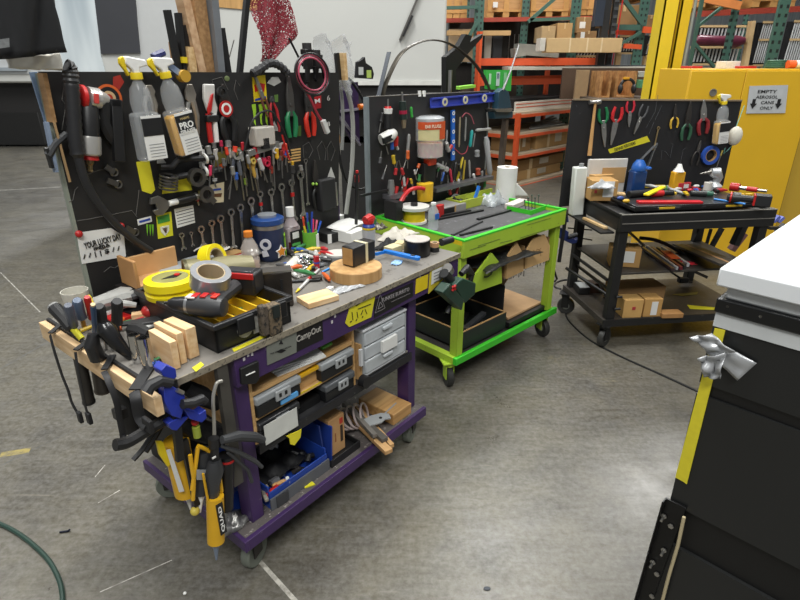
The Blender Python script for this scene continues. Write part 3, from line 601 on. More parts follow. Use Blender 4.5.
bx('white_box_end','white carton standing at the left end of the long tan box','carton',539.5,546,38,51,8.3,.25,mt('#c9c4ba',.7))
a=q(513,61,8.9)
m=MB(); m.box((.35,.1,.08),(.62,.3,.15),rot=(0,4,0)); m.box((.15,.08,.07),(.3,.26,.12),rot=(0,-8,5)); solo('plastic_bag','grey translucent bag lying on the upper orange beam','bag',m,mt('#85837c',.3,n=.3,s=10,bump=1),Matrix.Translation(a+Vector((0,0,.06))))
bx('shelf_board','long thin white-edged panel lying on the orange shelving','panel',508,656,66.5,70,8.45,.5,mt('#bcb5a8',.5)); bx('dark_rail','dark rail lying on the long white-edged panel','rail',575,655,65,67,8.5,.1,mt('#2c2e33',.4))
# dark column with cable chain
c=root('mast_column','black lift mast with a toothed track and a thin red edge','mast',Matrix.Translation(q(600,42,8.6)))
m=MB(); m.bb(0,.1,0,.1,-.3,.75); link('mast',m,mt('#191a1c',.5),c); m=MB(); m.bb(.13,.2,0,.08,-.3,.75); 
link('track',m,mt('#1d1e20',.5),c)
for i in range(9): m=MB(); m.bb(.135,.195,-.01,0,-.2+i*.1,-.16+i*.1); link('tooth',m,mt('#3c3e40',.5),c)
m=MB(); m.bar((.215,0,-.3),(.25,0,.9),.014); link('red_edge',m,RED,c); m=MB(); m.bb(-.12,-.0,-.02,.1,.2,.62); link('navy_cover',m,mt('#1c2635',.6),c)
# OSB cubbies behind the black board
def cubby(x0,x1,y0,y1,Y,lab):
    a=q(x0,y1,Y);b=q(x1,y0,Y);Wd=b.x-a.x;Hh=b.z-a.z;c=root('plywood_cubby',lab,'cubby box',Matrix.Translation(a)); o=stretch('#8a5f35','#b98a55',14,14,14,detail=6)
    m=MB(); m.bb(0,.03,0,.4,0,Hh); link('side',m,o,c); m=MB(); m.bb(Wd-.03,Wd,0,.4,0,Hh); link('side',m,o,c); m=MB(); m.bb(.03,Wd-.03,.38,.4,0,Hh); link('back',m,o,c); m=MB(); m.bb(.03,Wd-.03,0,.38,0,.02); link('base',m,o,c)
a=q(592,98.3,7.4); b=q(662,98.3,7.4); c=root('storage_shelf','dark storage shelf behind the black tool board carrying the plywood cubbies','shelf',Matrix.Translation((a.x,7.35,0)))
m=MB(); m.bb(0,b.x-a.x,0,.95,a.z-.03,a.z-.001); link('shelf_top',m,mt('#4a3d31',.7),c)
for x_ in (.02,b.x-a.x-.06):
    for y_ in (.02,.88): m=MB(); m.bb(x_,x_+.05,y_,y_+.05,0,a.z-.03); link('leg',m,IRON,c)
cubby(598,613,71,98,7.6,'open plywood cubby behind the black board, left one'); cubby(613.5,638,71,98,7.6,'open plywood cubby behind the black board holding an ear defender')
m=MB(); m.ring((0,0,0),.085,.02,T=Matrix.Rotation(R(90),4,'X'),a0=0,a1=180); m.sph((-.085,0,-.03),(.03,.05,.06)); m.sph((.085,0,-.03),(.03,.05,.06)); solo('ear_defender','black ear defenders in the plywood cubby','ear defenders',m,mt('#222325',.4),Matrix.Translation(q(627,88,7.5)+Vector((0,0,.02))))
bx('green_pack','small green packet on the shelf right of the plywood cubby','packet',639,648,80,88,7.5,.15,mt('#4d8a63',.6)); bx('blue_box','dark blue box on the shelf left of the yellow column','box',648,658,88,97.5,7.4,.15,mt('#20356b',.5)); bx('white_case','pale flat case on the shelf above the green packet','case',638,652,71.5,77,7.6,.3,mt('#a8a49b',.6)); bx('yellow_block','yellow cap on top of the ear defender cubby','cap',624,630,77,79.5,7.45,.05,mt('#d99c22',.5))
bx('brown_fibreboard','dark brown fibreboard sheet behind the plywood cubbies','panel',560,662,68,99,8.2,.05,mt('#4e3a2a',.8,n=.2,s=3)); bx('tan_slope_board','tan board leaning on the orange shelving left of the cubbies','board',574,590,70,98,7.9,.05,mt('#8f7656',.8),base=0)
# racks of white bars
bar_m=mt('#d3d6d8',.4); pine=mt('#cfb283',.7,n=.1)
def barrack(x0,x1,y0,y1,Y,n,lab,rail=.55):
    a=q(x0,y1,Y);b=q(x1,y0,Y);Wd=b.x-a.x;Hh=b.z-a.z;c=root('bar_rack',lab,'rack',Matrix.Translation(a))
    m=MB(); m.bb(0,.08,.0,.08,-a.z,0); link('leg',m,pine,c); m=MB(); m.bb(Wd-.08,Wd,0,.08,-a.z,0); link('leg',m,pine,c); m=MB(); m.bb(0,Wd,.1,.14,0,Hh); link('dark_liner',m,mt('#151619',.7),c)
    for i in range(n):
        x=Wd*(i+.3)/n; m=MB(); m.bar((x-.0,0,.03),(x+.03,0,Hh-.03),Wd/n*.42,.015); link('white_bar',m,bar_m,c)
    for z in (0,Hh*rail,Hh): m=MB(); m.bb(0,Wd,-.04,-.02,z-.02,z+.01); link('pine_rail',m,pine,c)
barrack(692,745,26,64,9,13,'rack of upright white bars behind the maroon roll',.45); barrack(752,779,22,65,9.2,8,'rack of upright white bars behind the wide green upright',.6); barrack(782,812,21,66,9.2,8,'rack of upright white bars at the right edge',.6)
barrack(617,641,36,53,10,8,'rack of upright white bars below the big brown carton'); barrack(575,601,51,62,10,8,'short rack of white bars behind the long tan box'); barrack(645,668,35,56,10,7,'rack of upright white bars left of the yellow column')
m=MB(); a=q(744,68,8.9);b=q(752,21,8.9); m.bar((b-a)*-1.4,(b-a),.1,.06); solo('pine_post','thick pale pine post between the two racks of white bars','post',m,pine,Matrix.Translation(a))
m=MB(); a=q(693,41,8.9);b=q(744,41,8.9); L=(b.x-a.x); m.tube([(0,0,0),(L*.1,0,.01),(L*.5,0,-.0),(L*.85,0,-.01),(L,0,.005)],[.04,.075,.07,.085,.05],12); solo('wrapped_roll','maroon plastic-wrapped roll lying across the rack','roll',m,mt('#5f2036',.3,n=.35,s=9,bump=1),Matrix.Translation(a))
bx('pine_board','pale pine board under the maroon roll','board',693,727,46,48.5,8.85,.1,pine)
# low orange shelving unit
S=root('shelving_unit','low orange shelving unit with pale shelves full of long cartons','shelving',FR['S'])
zt=[tv('S',517,y,0).z for y in (186,156,135.5,115)]; Lu=1.9; Dv=.75
for u,z in ((0,zt[3]+.02),(Lu,zt[3]+.5)): m=MB(); m.bb(u-.03,u+.03,-.03,.03,0,z); link('post',m,OB,S)
for u,z in ((0,2.1),(Lu,2.1)): m=MB(); m.bb(u-.03,u+.03,Dv-.03,Dv+.03,0,z); link('post',m,OB,S)
for i,z in enumerate(zt):
    m=MB(); m.bb(-.02,Lu,-.02,Dv+.02,z,z+.035); link('shelf',m,mt('#b5a68e',.6,n=.1),S)
    m=MB(); m.bb(0,Lu,-.035,-.02,z-.04,z+.0); m.bb(-.03,-.02,0,Dv,z-.05,z+.0); link('shelf_beam',m,OB,S)
def sbox(u0,u1,v0,v1,i,h,lab,mat=CARD,lift=0):
    c=root('cardboard_box',lab,'cardboard box',FR['S']@Matrix.Translation((u0,v0,zt[i]+.036+lift))); m=MB(); m.bb(0,u1-u0,0,v1-v0,0,h); link('carton',m,mat,c,bev=.004)
    m=MB(); m.bb((u1-u0)*.3,(u1-u0)*.36,-.002,v1-v0,0,h+.002); link('packing_tape',m,mt('#cdb58c',.4),c)
    m=MB(); m.bb((u1-u0)*.5,(u1-u0)*.68,-.003,0,h*.3,h*.9); link('shipping_label',m,mt('#bfb6a6',.7),c)
sbox(.1,1.5,.1,.6,0,.14,'long cardboard carton on the bottom orange shelf, lower of two'); sbox(.15,1.6,.12,.62,0,.15,'long cardboard carton on the bottom orange shelf, upper of two',CARDD,.142)
sbox(.08,.5,.08,.5,1,.2,'short cardboard carton at the left of the middle orange shelf',CARDD); sbox(.6,1.7,.05,.5,1,.22,'long cardboard carton with a white label on the middle orange shelf')
m=MB(); 
for k in range(5): m.bar((.5+.1*k,.1+.06*k,.03),(1.5+.05*k,.12+.08*k,.04+.02*k),.04,.02)
solo('metal_strips','bundle of grey metal strips on the third orange shelf','metal strips',m,mt('#9a9a98',.4,.4),FR['S']@Matrix.Translation((0,0,zt[2]+.02)))
m=MB(); m.bb(.0,1.85,.0,.03,0,.13); solo('trim_board','white board with red stripes along the top of the orange shelving','board',m,stretch('#c9c1b4','#d8d0c4',2,2,30),FR['S']@Matrix.Translation((0,0.05,zt[3]+.036)))
m=MB(); m.bb(.0,1.85,-.003,.0,.05,.062); m.bb(.0,1.85,-.003,0,.095,.105); solo('red_stripe_tape','red stripes of tape along the white board on the shelving','tape',m,mt('#c8583c',.5),FR['S']@Matrix.Translation((0,0.05,zt[3]+.036)))
m=MB(); m.bb(.1,1.7,.15,.7,0,.16); solo('black_case','flat black case lying behind the white striped board','case',m,mt('#101011',.6),FR['S']@Matrix.Translation((0,0,zt[3]+.036)))
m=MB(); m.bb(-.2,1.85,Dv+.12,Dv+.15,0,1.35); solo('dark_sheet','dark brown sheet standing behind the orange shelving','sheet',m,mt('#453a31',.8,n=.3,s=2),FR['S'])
# things on the floor just left of it, seen between boards
# ---------------------------------------------------------------- white camper shell on its stand
Yc=6.0; a=q(447,0,Yc); z0=q(400,83,Yc).z
c=root('camper_shell','large white camper shell on a black stand behind the tool boards','camper shell',Matrix.Translation((0,Yc,0)))
xL=q(-60,60,Yc).x; xR=a.x
m=MB(); m.bb(xL,xR,0,1.9,z0,3.1); link('body',m,mt('#c3c4c0',.5,n=.03,s=2),c,bev=.02)
m=MB(); m.bb(q(320,83,Yc).x,xR+.01,-.02,1.9,z0-.02,z0+.015); link('bottom_trim',m,mt('#d5d5d0',.4),c)
m=MB(); m.bb(q(335,90,Yc).x,xR-.03,.03,1.8,z0-.2,z0-.02); link('chassis',m,mt('#1a1817',.6),c)
m=MB(); m.bb(xL,q(45,90,Yc).x,.1,1.7,1.2,z0); link('stand',m,mt('#1d1c1c',.6),c); m=MB(); m.bb(q(335,90,Yc).x,q(375,90,Yc).x,.3,1.7,.0,z0-.2); link('stand',m,mt('#1d1c1c',.6),c)
P_=lambda pts,mat,name,off=-.01: link(name,(lambda m:(m.slab([q(x,y,Yc)-Vector((0,Yc,0)) for x,y in pts],(0,off,0)),m)[1])(MB()),mat,c)
P_([(40,-30),(96,-30),(101,54),(106,74),(62,74),(52,20)],stretch('#8e9ca6','#d5dde0',3,3,.4,.22),'foil_panel'); P_([(92,-30),(133,-30),(141,53),(102,54)],mt('#3f4044',.35,n=.1,s=3),'dark_window',-.02)
P_([(-20,-30),(38,-30),(60,74),(-20,74)],mt('#b7babb',.5),'skin_panel',-.008); P_([(134,-30),(182,-30),(190,74),(142,74)],mt('#b9bbbb',.5,n=.03),'skin_panel',-.006)
P_([(213,-30),(262,-30),(261,11),(216,7)],stretch('#a9814c','#c79c62',30,3,3),'wood_panel',-.012)
P_([(-20,68),(28,67),(28,71),(-20,71)],mt('#8e969c',.5),'side_rail',-.03)
m=MB(); p1=q(400,40,Yc)-Vector((0,Yc,0)); p2=q(421,-10,Yc)-Vector((0,Yc,0)); m.bar(p1+Vector((0,-.02,0)),p2+Vector((0,-.02,0)),.05,.02); link('strut',m,STEELD,c); m=MB(); m.bar(p1+Vector((.03,-.05,.03)),p1+Vector((.12,-.05,.21)),.04,.02); link('gas_strut',m,BLK,c)
# far black cabinet left
Yk=12.6; A=q(-40,148,Yk); Bq=q(46,148,Yk); c=root('utility_cabinet','wide black cabinet far off at the left with an open slot','cabinet',Matrix.Translation((A.x,Yk,0)))
Wd=Bq.x-A.x; zs=[q(20,y,Yk).z for y in (145,111,90,80,60)]
m=MB(); m.bb(0,Wd,0,.8,zs[0],zs[1]); link('lower_body',m,mt('#2b2b2b',.5),c,bev=.01); m=MB(); m.bb(0,Wd,0,.8,zs[2],zs[4]+.2); link('upper_body',m,mt('#2c2827',.5),c)
m=MB(); m.bb(0,Wd,.3,.8,zs[1],zs[2]); link('slot_back',m,mt('#44484a',.5),c)
m=MB(); m.bb(q(9,79,Yk).x-A.x,q(34,79,Yk).x-A.x,-.03,0,zs[3]-.02,zs[3]+.06); link('orange_handle',m,mt('#dd7f24',.5),c)
for i,(x,w_,cc) in enumerate(((3,5,'#8b3a2e'),(9,3,'#c0c8c4'),(14,3,'#7b8fa4'),(19,4,'#a9bccb'),(24,4,'#5d6e86'),(29,3,'#31405c'),(33,4,'#3f5450'),(38,5,'#39473d'))):
    xx=q(x,100,Yk).x; bx('stored_tool',['red','white','grey-blue','pale blue','slate','navy','teal','green'][i]+' tool standing in the slot of the far black cabinet','tool',x,x+w_,93+i%3*2,110,Yk-.12+.35,.05,mt(cc,.5),'tools in the far cabinet slot',base=zs[1])
for x in (2,40): 
    m=MB(); m.bb(-.05,.05,0,.1,0,zs[0]); solo('cabinet_foot','black foot under the '+('left' if x<10 else 'right')+' side of the far black cabinet','foot',m,BLK,Matrix.Translation((q(x,146,Yk).x,Yk+.05,0)))
# brown bench glimpsed between the two boards
bx('wooden_ledge','brown wooden ledge glimpsed between the two tool boards','ledge',338,372,136,143,6.3,.3,WOODD); 
bx('far_red_carton','dull red carton on the floor far between the two tool boards','carton',344,352,147,154,10.5,.4,mt('#8c4a4a',.7),base=0.0)
# garments and cloth at the upper left
def cloth(name,label,cat,k,pts,v,mat,th=.012,amp=.01,n=10):
    P4=[tv(k,x,y,v) for x,y in pts]   # TL TR BR BL
    def f(a,b):
        p=P4[0].lerp(P4[1],a).lerp(P4[3].lerp(P4[2],a),b); return p+Vector((0,amp*math.sin(9*a+2*b)+amp*.5*math.sin(17*a+5*b),0))
    m=MB(); m.sheet(f,n,n,th); bmesh.ops.transform(m.bm,matrix=Matrix.Identity(4),verts=m.bm.verts[:]); return solo(name,label,cat,m,mat,FR[k],smooth=80)
o=cloth('hanging_garment','black hanging garment at the top left corner with a grey patch','garment','P',[(-12,-14),(50,-14),(65,52),(-6,60)],.56,mt('#17181a',.9,n=.2,s=40),.02,.012)
patch(o,'P',.53,[(-4,40),(9,38),(9.5,47),(-4,49)],mt('#7f8283',.8,n=.4,s=90),'grey_patch')
cloth('white_cloth','off-white folded cloth draped over the corner of the large tool board','cloth','P',[(7,56),(60,54),(62,70),(10,68)],.6,mt('#c9c5ba',.85),.02,.006)
# blue post and timber beside the board
def strip(name,label,cat,k,v,A_,B_,w_,th,mat,group=None,name2=None):
    a=tv(k,*A_,v); b=tv(k,*B_,v); m=MB(); m.bar((0,0,0),b-a,w_,th); return solo(name,label,cat,m,mat,FR[k]@Matrix.Translation(a),group)
strip('blue_strip','thin pale blue metal strip standing at the left edge of the large board','metal strip','P',.69,(33,72),(57,152),.008,.02,mt('#8fa6c8',.4,.3))
strip('timber_batten','short brown timber batten on the left edge of the large board','timber','P',.64,(42,73),(52,122),.04,.012,WOODD)
strip('blue_bracket','pale blue bracket on the left edge below the timber batten','bracket','P',.63,(46,122),(56,172),.018,.01,mt('#8d9db5',.4,.3))
strip('hanging_rod','thin tan rod hanging at the left edge of the large board','rod','P',.62,(54,122),(70,182),.006,.006,mt('#a98a62',.5))
strip('black_bracket','perforated black bracket beside the blue bracket on the board edge','bracket','P',.625,(46,148),(52,168),.02,.008,BLK)
# stock standing behind the large board
Z=lambda name,label,cat,A_,B_,w_,th,mat,v=.73: strip(name,label,cat,'P',v,A_,B_,w_,th,mat)
Z('black_tube','black tube leaning at the left of the stock behind the large board','tube',(167,10),(180,78),.022,.02,BLK); Z('black_bar','black flat bar with yellow tape behind the large board','bar',(178,13),(184,78),.028,.015,BLK); Z('black_tube','short thin black tube right of the yellow-taped bar','tube',(184,25),(192,78),.014,.014,BLK)
Z('yellow_band','yellow tape band on the black bar behind the board','tape',(182.3,57),(183,63),.031,.02,YEL,.722)
Z('timber_block','short pale timber block standing behind the large board','timber',(188,47),(191,80),.045,.03,WOOD); Z('timber_stick','orange timber stick behind the black bar','timber',(173,42),(178,78),.03,.02,WOODD,.76)
Z('timber_stud','long pale timber stud leaning tall behind the large board','timber',(180,-12),(201,80),.05,.03,stretch('#b48d68','#cfae8a',40,4,40)); Z('timber_stud','long raw-edged board standing against the aluminum channel','timber',(196,-12),(208,80),.03,.05,WOODD)
Z('black_tube','black tube crossing behind the tall timber studs','tube',(191,-8),(200,20),.014,.014,BLK)
Z('aluminum_channel','wide grey aluminum channel standing tall behind the large board','channel',(208,-12),(217,80),.075,.03,mt('#8d9196',.4,.5)); Z('black_bar','short black bar standing right of the aluminum channel','bar',(221,28),(229,80),.024,.02,BLK)
Z('black_pole','long black pole rising beyond the top, right of the short black bar','pole',(248,-12),(239,80),.02,.02,BLK); Z('thin_rod','thin grey rod leaning between the black bar and the black pole','rod',(234,40),(228,62),.003,.003,STEELD)
# red mesh bag
P4=[(234,-14),(292,-14),(296,35),(268,62)]
def f(a,b):
    l=tv('P',258+8*b,-14+76*b,.8); r=tv('P',282+(16 if b<.6 else 16-24*(b-.6)/.4*1)*min(1,b/.6),-14+ (50*b/.6 if b<.6 else 50+24*(b-.6)/.4),.8)
    p=l.lerp(r,a); return p+Vector((0,.02*math.sin(10*a+4*b),0))
def mesh_mat():
    M=bpy.data.materials.new('red_netting'); M.use_nodes=True; T=M.node_tree; N=T.nodes; L=T.links; b=N['Principled BSDF']; b.inputs['Base Color'].default_value=lin('#8a2733'); b.inputs['Roughness'].default_value=.6
    tc=N.new('ShaderNodeTexCoord'); v=N.new('ShaderNodeTexVoronoi'); v.feature='DISTANCE_TO_EDGE'; v.inputs['Scale'].default_value=120; L.new(tc.outputs['Object'],v.inputs['Vector'])
    lt=N.new('ShaderNodeMath'); lt.operation='GREATER_THAN'; lt.inputs[1].default_value=.13; L.new(v.outputs['Distance'],lt.inputs[0])
    t=N.new('ShaderNodeBsdfTransparent'); s=N.new('ShaderNodeMixShader'); L.new(lt.outputs[0],s.inputs[0]); L.new(b.outputs[0],s.inputs[1]); L.new(t.outputs[0],s.inputs[2]); L.new(s.outputs[0],N['Material Output'].inputs[0]); return M
m=MB(); m.sheet(f,10,14,.002); o=solo('mesh_net','hanging dark red mesh netting above the large tool board','netting',m,mesh_mat(),FR['P'],smooth=80)
m=MB(); m.sheet(lambda a,b: f(a,b)+Vector((.0,.03+.02*math.sin(7*b),0)),10,14,.002); link('rear_fold',m,mesh_mat(),o)
# ================================================================ FOREGROUND CAMPER MODULE (frame C: u along the near face, v away)
BP=mt('#1d1e1e',.33,n=.1,s=1.5); WP=mt('#d9dcde',.3,n=.03,s=3)
C=root('camper_module','black panelled module with a white padded lid, cut off at the lower right','camper module',FR['C'])
Z_=lambda x,y: tv('C',x,y,0).z
m=MB(); m.bb(-.01,1.3,-.01,1.3,1.236,1.275); link('white_lid',m,WP,C,bev=.004)
m=MB(); m.bb(.008,1.3,.004,1.3,1.208,1.236); link('white_rim',m,mt('#c4c7c8',.35),C,bev=.006)
m=MB(); m.bb(-.004,1.3,-.004,1.3,1.177,1.209); bb_=link('black_band',m,mt('#101112',.25),C,bev=.004)
for x,y in ((728,306),(761,316)):
    p=tv('C',x,y,0); m=MB(Matrix.Translation(p)@Matrix.Rotation(R(90),4,'X')); m.lathe([(.006,0),(.006,.002),(.003,.004)],12); link('rivet',m,STEEL,bb_)
m=MB(); m.bb(.0,1.3,.001,1.3,1.145,1.177); link('white_band',m,mt('#bfc2c2',.4),C)
m=MB(); m.bb(.0,1.3,.004,1.3,1.006,1.145); link('side_panel',m,BP,C)
m=MB(); m.bb(.012,1.3,.010,1.3,.977,1.006); link('groove',m,mt('#0b0b0c',.4),C)
zb=tv('C',672,504,0).z; zc=tv('C',684,553,0.01).z
m=MB(); m.bb(.0,1.3,.004,1.3,.662,.977); link('side_panel',m,BP,C); m=MB(); m.bb(.012,1.3,.014,1.3,.545,.662); link('groove',m,mt('#080808',.5),C)
m=MB(); m.bb(.0,1.3,.004,1.3,.1,.545); link('side_panel',m,BP,C)
m=MB(); m.slab([tv('C',715,328,.002),tv('C',725.5,330,.002),tv('C',687,484,.002),tv('C',683,481,.002),tv('C',675.5,477,.002)],(0,-.002,0)); link('yellow_tape',m,mt('#cfc22a',.6,n=.1,s=60),C)
m=MB(); m.slab([tv('C',665,498,-.004),tv('C',686,508,-.004),tv('C',650,606,-.004),tv('C',634,606,-.004)],(0,.006,0)); b_=link('corner_bracket',m,mt('#131314',.3,.3),C,bev=.001)
m=MB(); p=tv('C',665,498,-.004); r=tv('C',634,606,-.004); m.slab([p,r,r+Vector((-.0,-.018,0)),p+Vector((-.0,-.018,0))],(.003,0,0)); link('bracket_flange',m,mt('#131314',.3,.3),b_)
for x,y in ((664,516),(671,526),(664,550),(653,562),(657,574),(652,596)):
    p=tv('C',x,y,-.006); m=MB(Matrix.Translation(p)@Matrix.Rotation(R(90),4,'X')); m.use(STEEL); m.lathe([(.007,0),(.007,.003),(.004,.003),(.004,.005)],6); 
    if x in (664,653): m.cyl((0,0,0),(0.002,0,.022),.0032)
    link('bolt',m,None,b_)
m=MB(); m.tube([tv('C',684,517,-.012),tv('C',678,545,-.012),tv('C',669,575,-.012),tv('C',661,606,-.012)],.004,6); solo('wooden_strip','thin pale wooden strip tucked behind the bolted black bracket','wooden strip',m,mt('#b3a583',.7),FR['C'])
# crumpled duct tape
def duct(pts,base,n=14,amp=.008,seed=1):
    P4=[tv('C',x,y,base) for x,y in pts]; rn=random.Random(seed); ph=[rn.uniform(0,6) for _ in range(6)]
    def f(a,b):
        p=P4[0].lerp(P4[1],a).lerp(P4[3].lerp(P4[2],a),b); return p+Vector((0,-abs(amp*math.sin(4.5*a+3*b+ph[0])+amp*.45*math.sin(8*b-4*a+ph[1])),0))
    return f
DT=mt('#a9abad',.3,.3,n=.06,s=30)
o=None
m=MB(); m.sheet(duct([(708,336),(757,363),(738,380),(706,352)],-.004,amp=.003),12,8,.0012); o=solo('duct_tape','crumpled piece of grey duct tape stuck on the module corner above the yellow tape','tape',m,DT,FR['C'],smooth=50)
m=MB(); m.sheet(duct([(691,336),(712,333),(737,352),(708,352)],-.012,amp=.008,seed=4),12,8,.0012); link('folded_end',m,DT,o,smooth=50)
m=MB(); m.sheet(duct([(700,356),(727,352),(721,378),(705,376)],-.014,amp=.012,seed=7),12,10,.0012); link('bunched_part',m,DT,o,smooth=50)
# ---------------------------------------------------------------- on the floor
def floorpt(x,y,z=0): d=ray(x,y); return EYE+d*((z-H)/d.z)
def smooth_path(pts,n=8):
    out=[]; P=[pts[0]]+pts+[pts[-1]]
    for i in range(1,len(P)-2):
        for j in range(n):
            t=j/n; a,b,c,d=P[i-1],P[i],P[i+1],P[i+2]
            out.append(.5*((2*b)+(c-a)*t+(2*a-5*b+4*c-d)*t*t+(3*b-a-3*c+d)*t*t*t))
    out.append(pts[-1]); return out
def rope(name,label,cat,pts,r,mat,group=None,n=8,seg=8):
    pts=smooth_path([Vector(p) for p in pts],seg); o0=pts[0].copy(); m=MB(); m.tube([p-o0 for p in pts],r,n); return solo(name,label,cat,m,mat,Matrix.Translation(o0),group)
rope('air_hose','dark green air hose curving across the floor at the lower left','hose',[floorpt(x,y,.008) for x,y in ((-30,514),(0,524),(22,536),(45,556),(57,575),(62,592),(62,612),(58,640))],.0085,mt('#2a4038',.35))
rope('extension_cord','black power cord winding across the floor from the black workbench','cord',[floorpt(x,y,.005) for x,y in ((573,308),(566,312),(570,322),(590,340),(620,356),(660,374),(697,391),(740,412))],.006,BLK)
m=MB(); m.cyl((0,0,.004),(.03,.006,.004),.004); m.cyl((.03,.006,.004),(.035,.007,.01),.004); solo('dropped_bolt','small dark bolt lying alone on the floor at the lower left','bolt',m,mt('#1c2030',.4,.5),Matrix.Translation(floorpt(60,533)))
m=MB(); m.sph((0,0,.003),(.012,.008,.003)); solo('debris_chip','tiny dark scrap on the floor at the bottom, centre','scrap',m,mt('#44484e',.7),Matrix.Translation(floorpt(487,589)))
m=MB(); m.sph((0,0,.004),(.006,.006,.004)); solo('debris_chip','tiny white scrap on the floor near the bottom left','scrap',m,WHT,Matrix.Translation(floorpt(185,594)))
# ================================================================ TOOL BUILDERS  (origin at the head, +Y towards the handle end, +Z away from the surface)
def combo(name,label,cat,M,L,w=.0,group=None,mat=CHR,band=None):
    w=w or L*.045; c=root(name,label,cat,M,group); h=.006
    m=MB(); m.hollow(w*1.15,w*.62,0,h*1.2,T=Matrix.Translation((0,0,.002))); link('ring_end',m,mat,c)
    m=MB(); m.prism([(-w*.5,w),(w*.5,w),(w*.36,L*.5),(w*.5,L-w*1.6),(w*1.3,L-w*.8),(w*1.1,L),(w*.45,L+w*.1),(w*.4,L-w*.7),(-w*.4,L-w*.7),(-w*.45,L+w*.1),(-w*1.1,L),(-w*1.3,L-w*.8),(-w*.5,L-w*1.6),(-w*.36,L*.5)],.003,.003+h); link('shank',m,mat,c,bev=.0008)
    if band: m=MB(); m.box((0,L*.3,.006),(w*1.05,L*.1,.009)); link('tape_band',m,band,c)
    return c
def pliers(name,label,cat,M,L,hm,group=None,jm=None,hs=.55,spread=.055,jw=.03):
    jm=jm or STEELD; c=root(name,label,cat,M,group); js=L*(1-hs)
    m=MB(); m.prism([(-jw*.12,0),(jw*.12,0),(jw*.5,js*.55),(jw*.55,js),(jw*.3,js*1.2),(-jw*.3,js*1.2),(-jw*.55,js),(-jw*.5,js*.55)],.004,.014); m.cyl((0,js*.85,.012),(0,js*.85,.018),jw*.2); link('jaws',m,jm,c,bev=.001)
    for s in (-1,1):
        m=MB(); m.tube([(s*jw*.25,js*1.05,.009),(s*(jw*.5+spread*.25),js+(L-js)*.3,.01),(s*(jw*.4+spread*.38),js+(L-js)*.65,.01),(s*(jw*.2+spread*.35),L,.01)],[jw*.2,jw*.3,jw*.33,jw*.25],8); link('handle',m,hm,c)
    return c
def vise_grip(name,label,cat,M,L,group=None):
    c=root(name,label,cat,M,group)
    m=MB(); m.prism([(-.012,0),(.006,0),(.018,L*.12),(.02,L*.28),(.01,L*.36),(-.012,L*.36),(-.022,L*.2)],.004,.016); link('jaws',m,mt('#a19a90',.35,.7,n=.25),c,bev=.002)
    m=MB(); m.tube([(-.006,L*.32,.01),(-.012,L*.6,.012),(-.004,L*.95,.012)],[.012,.011,.009],8); m.cyl((-.004,L*.95,.012),(-.004,L*1.02,.012),.007); link('handle',m,mt('#a19a90',.35,.7,n=.25),c)
    m=MB(); m.tube([(.012,L*.34,.01),(.024,L*.55,.011),(.02,L*.9,.011)],[.009,.008,.006],8); link('lever',m,STEEL,c); return c
def driver(name,label,cat,M,L,hm,group=None,hr=.012,hf=.4,sm=None,sr=.003,flip=False):
    c=root(name,label,cat,M,group); z=hr
    a,b=(0,L*hf) if not flip else (L,L*(1-hf))
    m=MB(); k=(b-a); m.tube([(0,a,z),(0,a+k*.06,z),(0,a+k*.5,z),(0,a+k*.85,z),(0,b,z)],[hr*.7,hr,hr*.85,hr,hr*.5],8); link('handle',m,hm,c)
    m=MB(); e=0 if flip else L; m.cyl((0,b,z),(0,e,z),sr,n=8); link('shaft',m,sm or STEEL,c); return c
def rod(name,label,cat,M,L,r,mat,group=None,z=None): m=MB(); m.cyl((0,0,z or r),(0,L,z or r),r,n=8); return solo(name,label,cat,m,mat,M,group)
def hook(name,label,cat,M,L,r,mat,w=.02,group=None):
    m=MB(); m.tube([(w,.02,r),(w*.7,0,r),(0,-.0,r),(0,.03,r),(0,L,r)],r,6); return solo(name,label,cat,m,mat,M,group)
SCL=mt('#d5d9db',.08,n=.02,tr=.78)
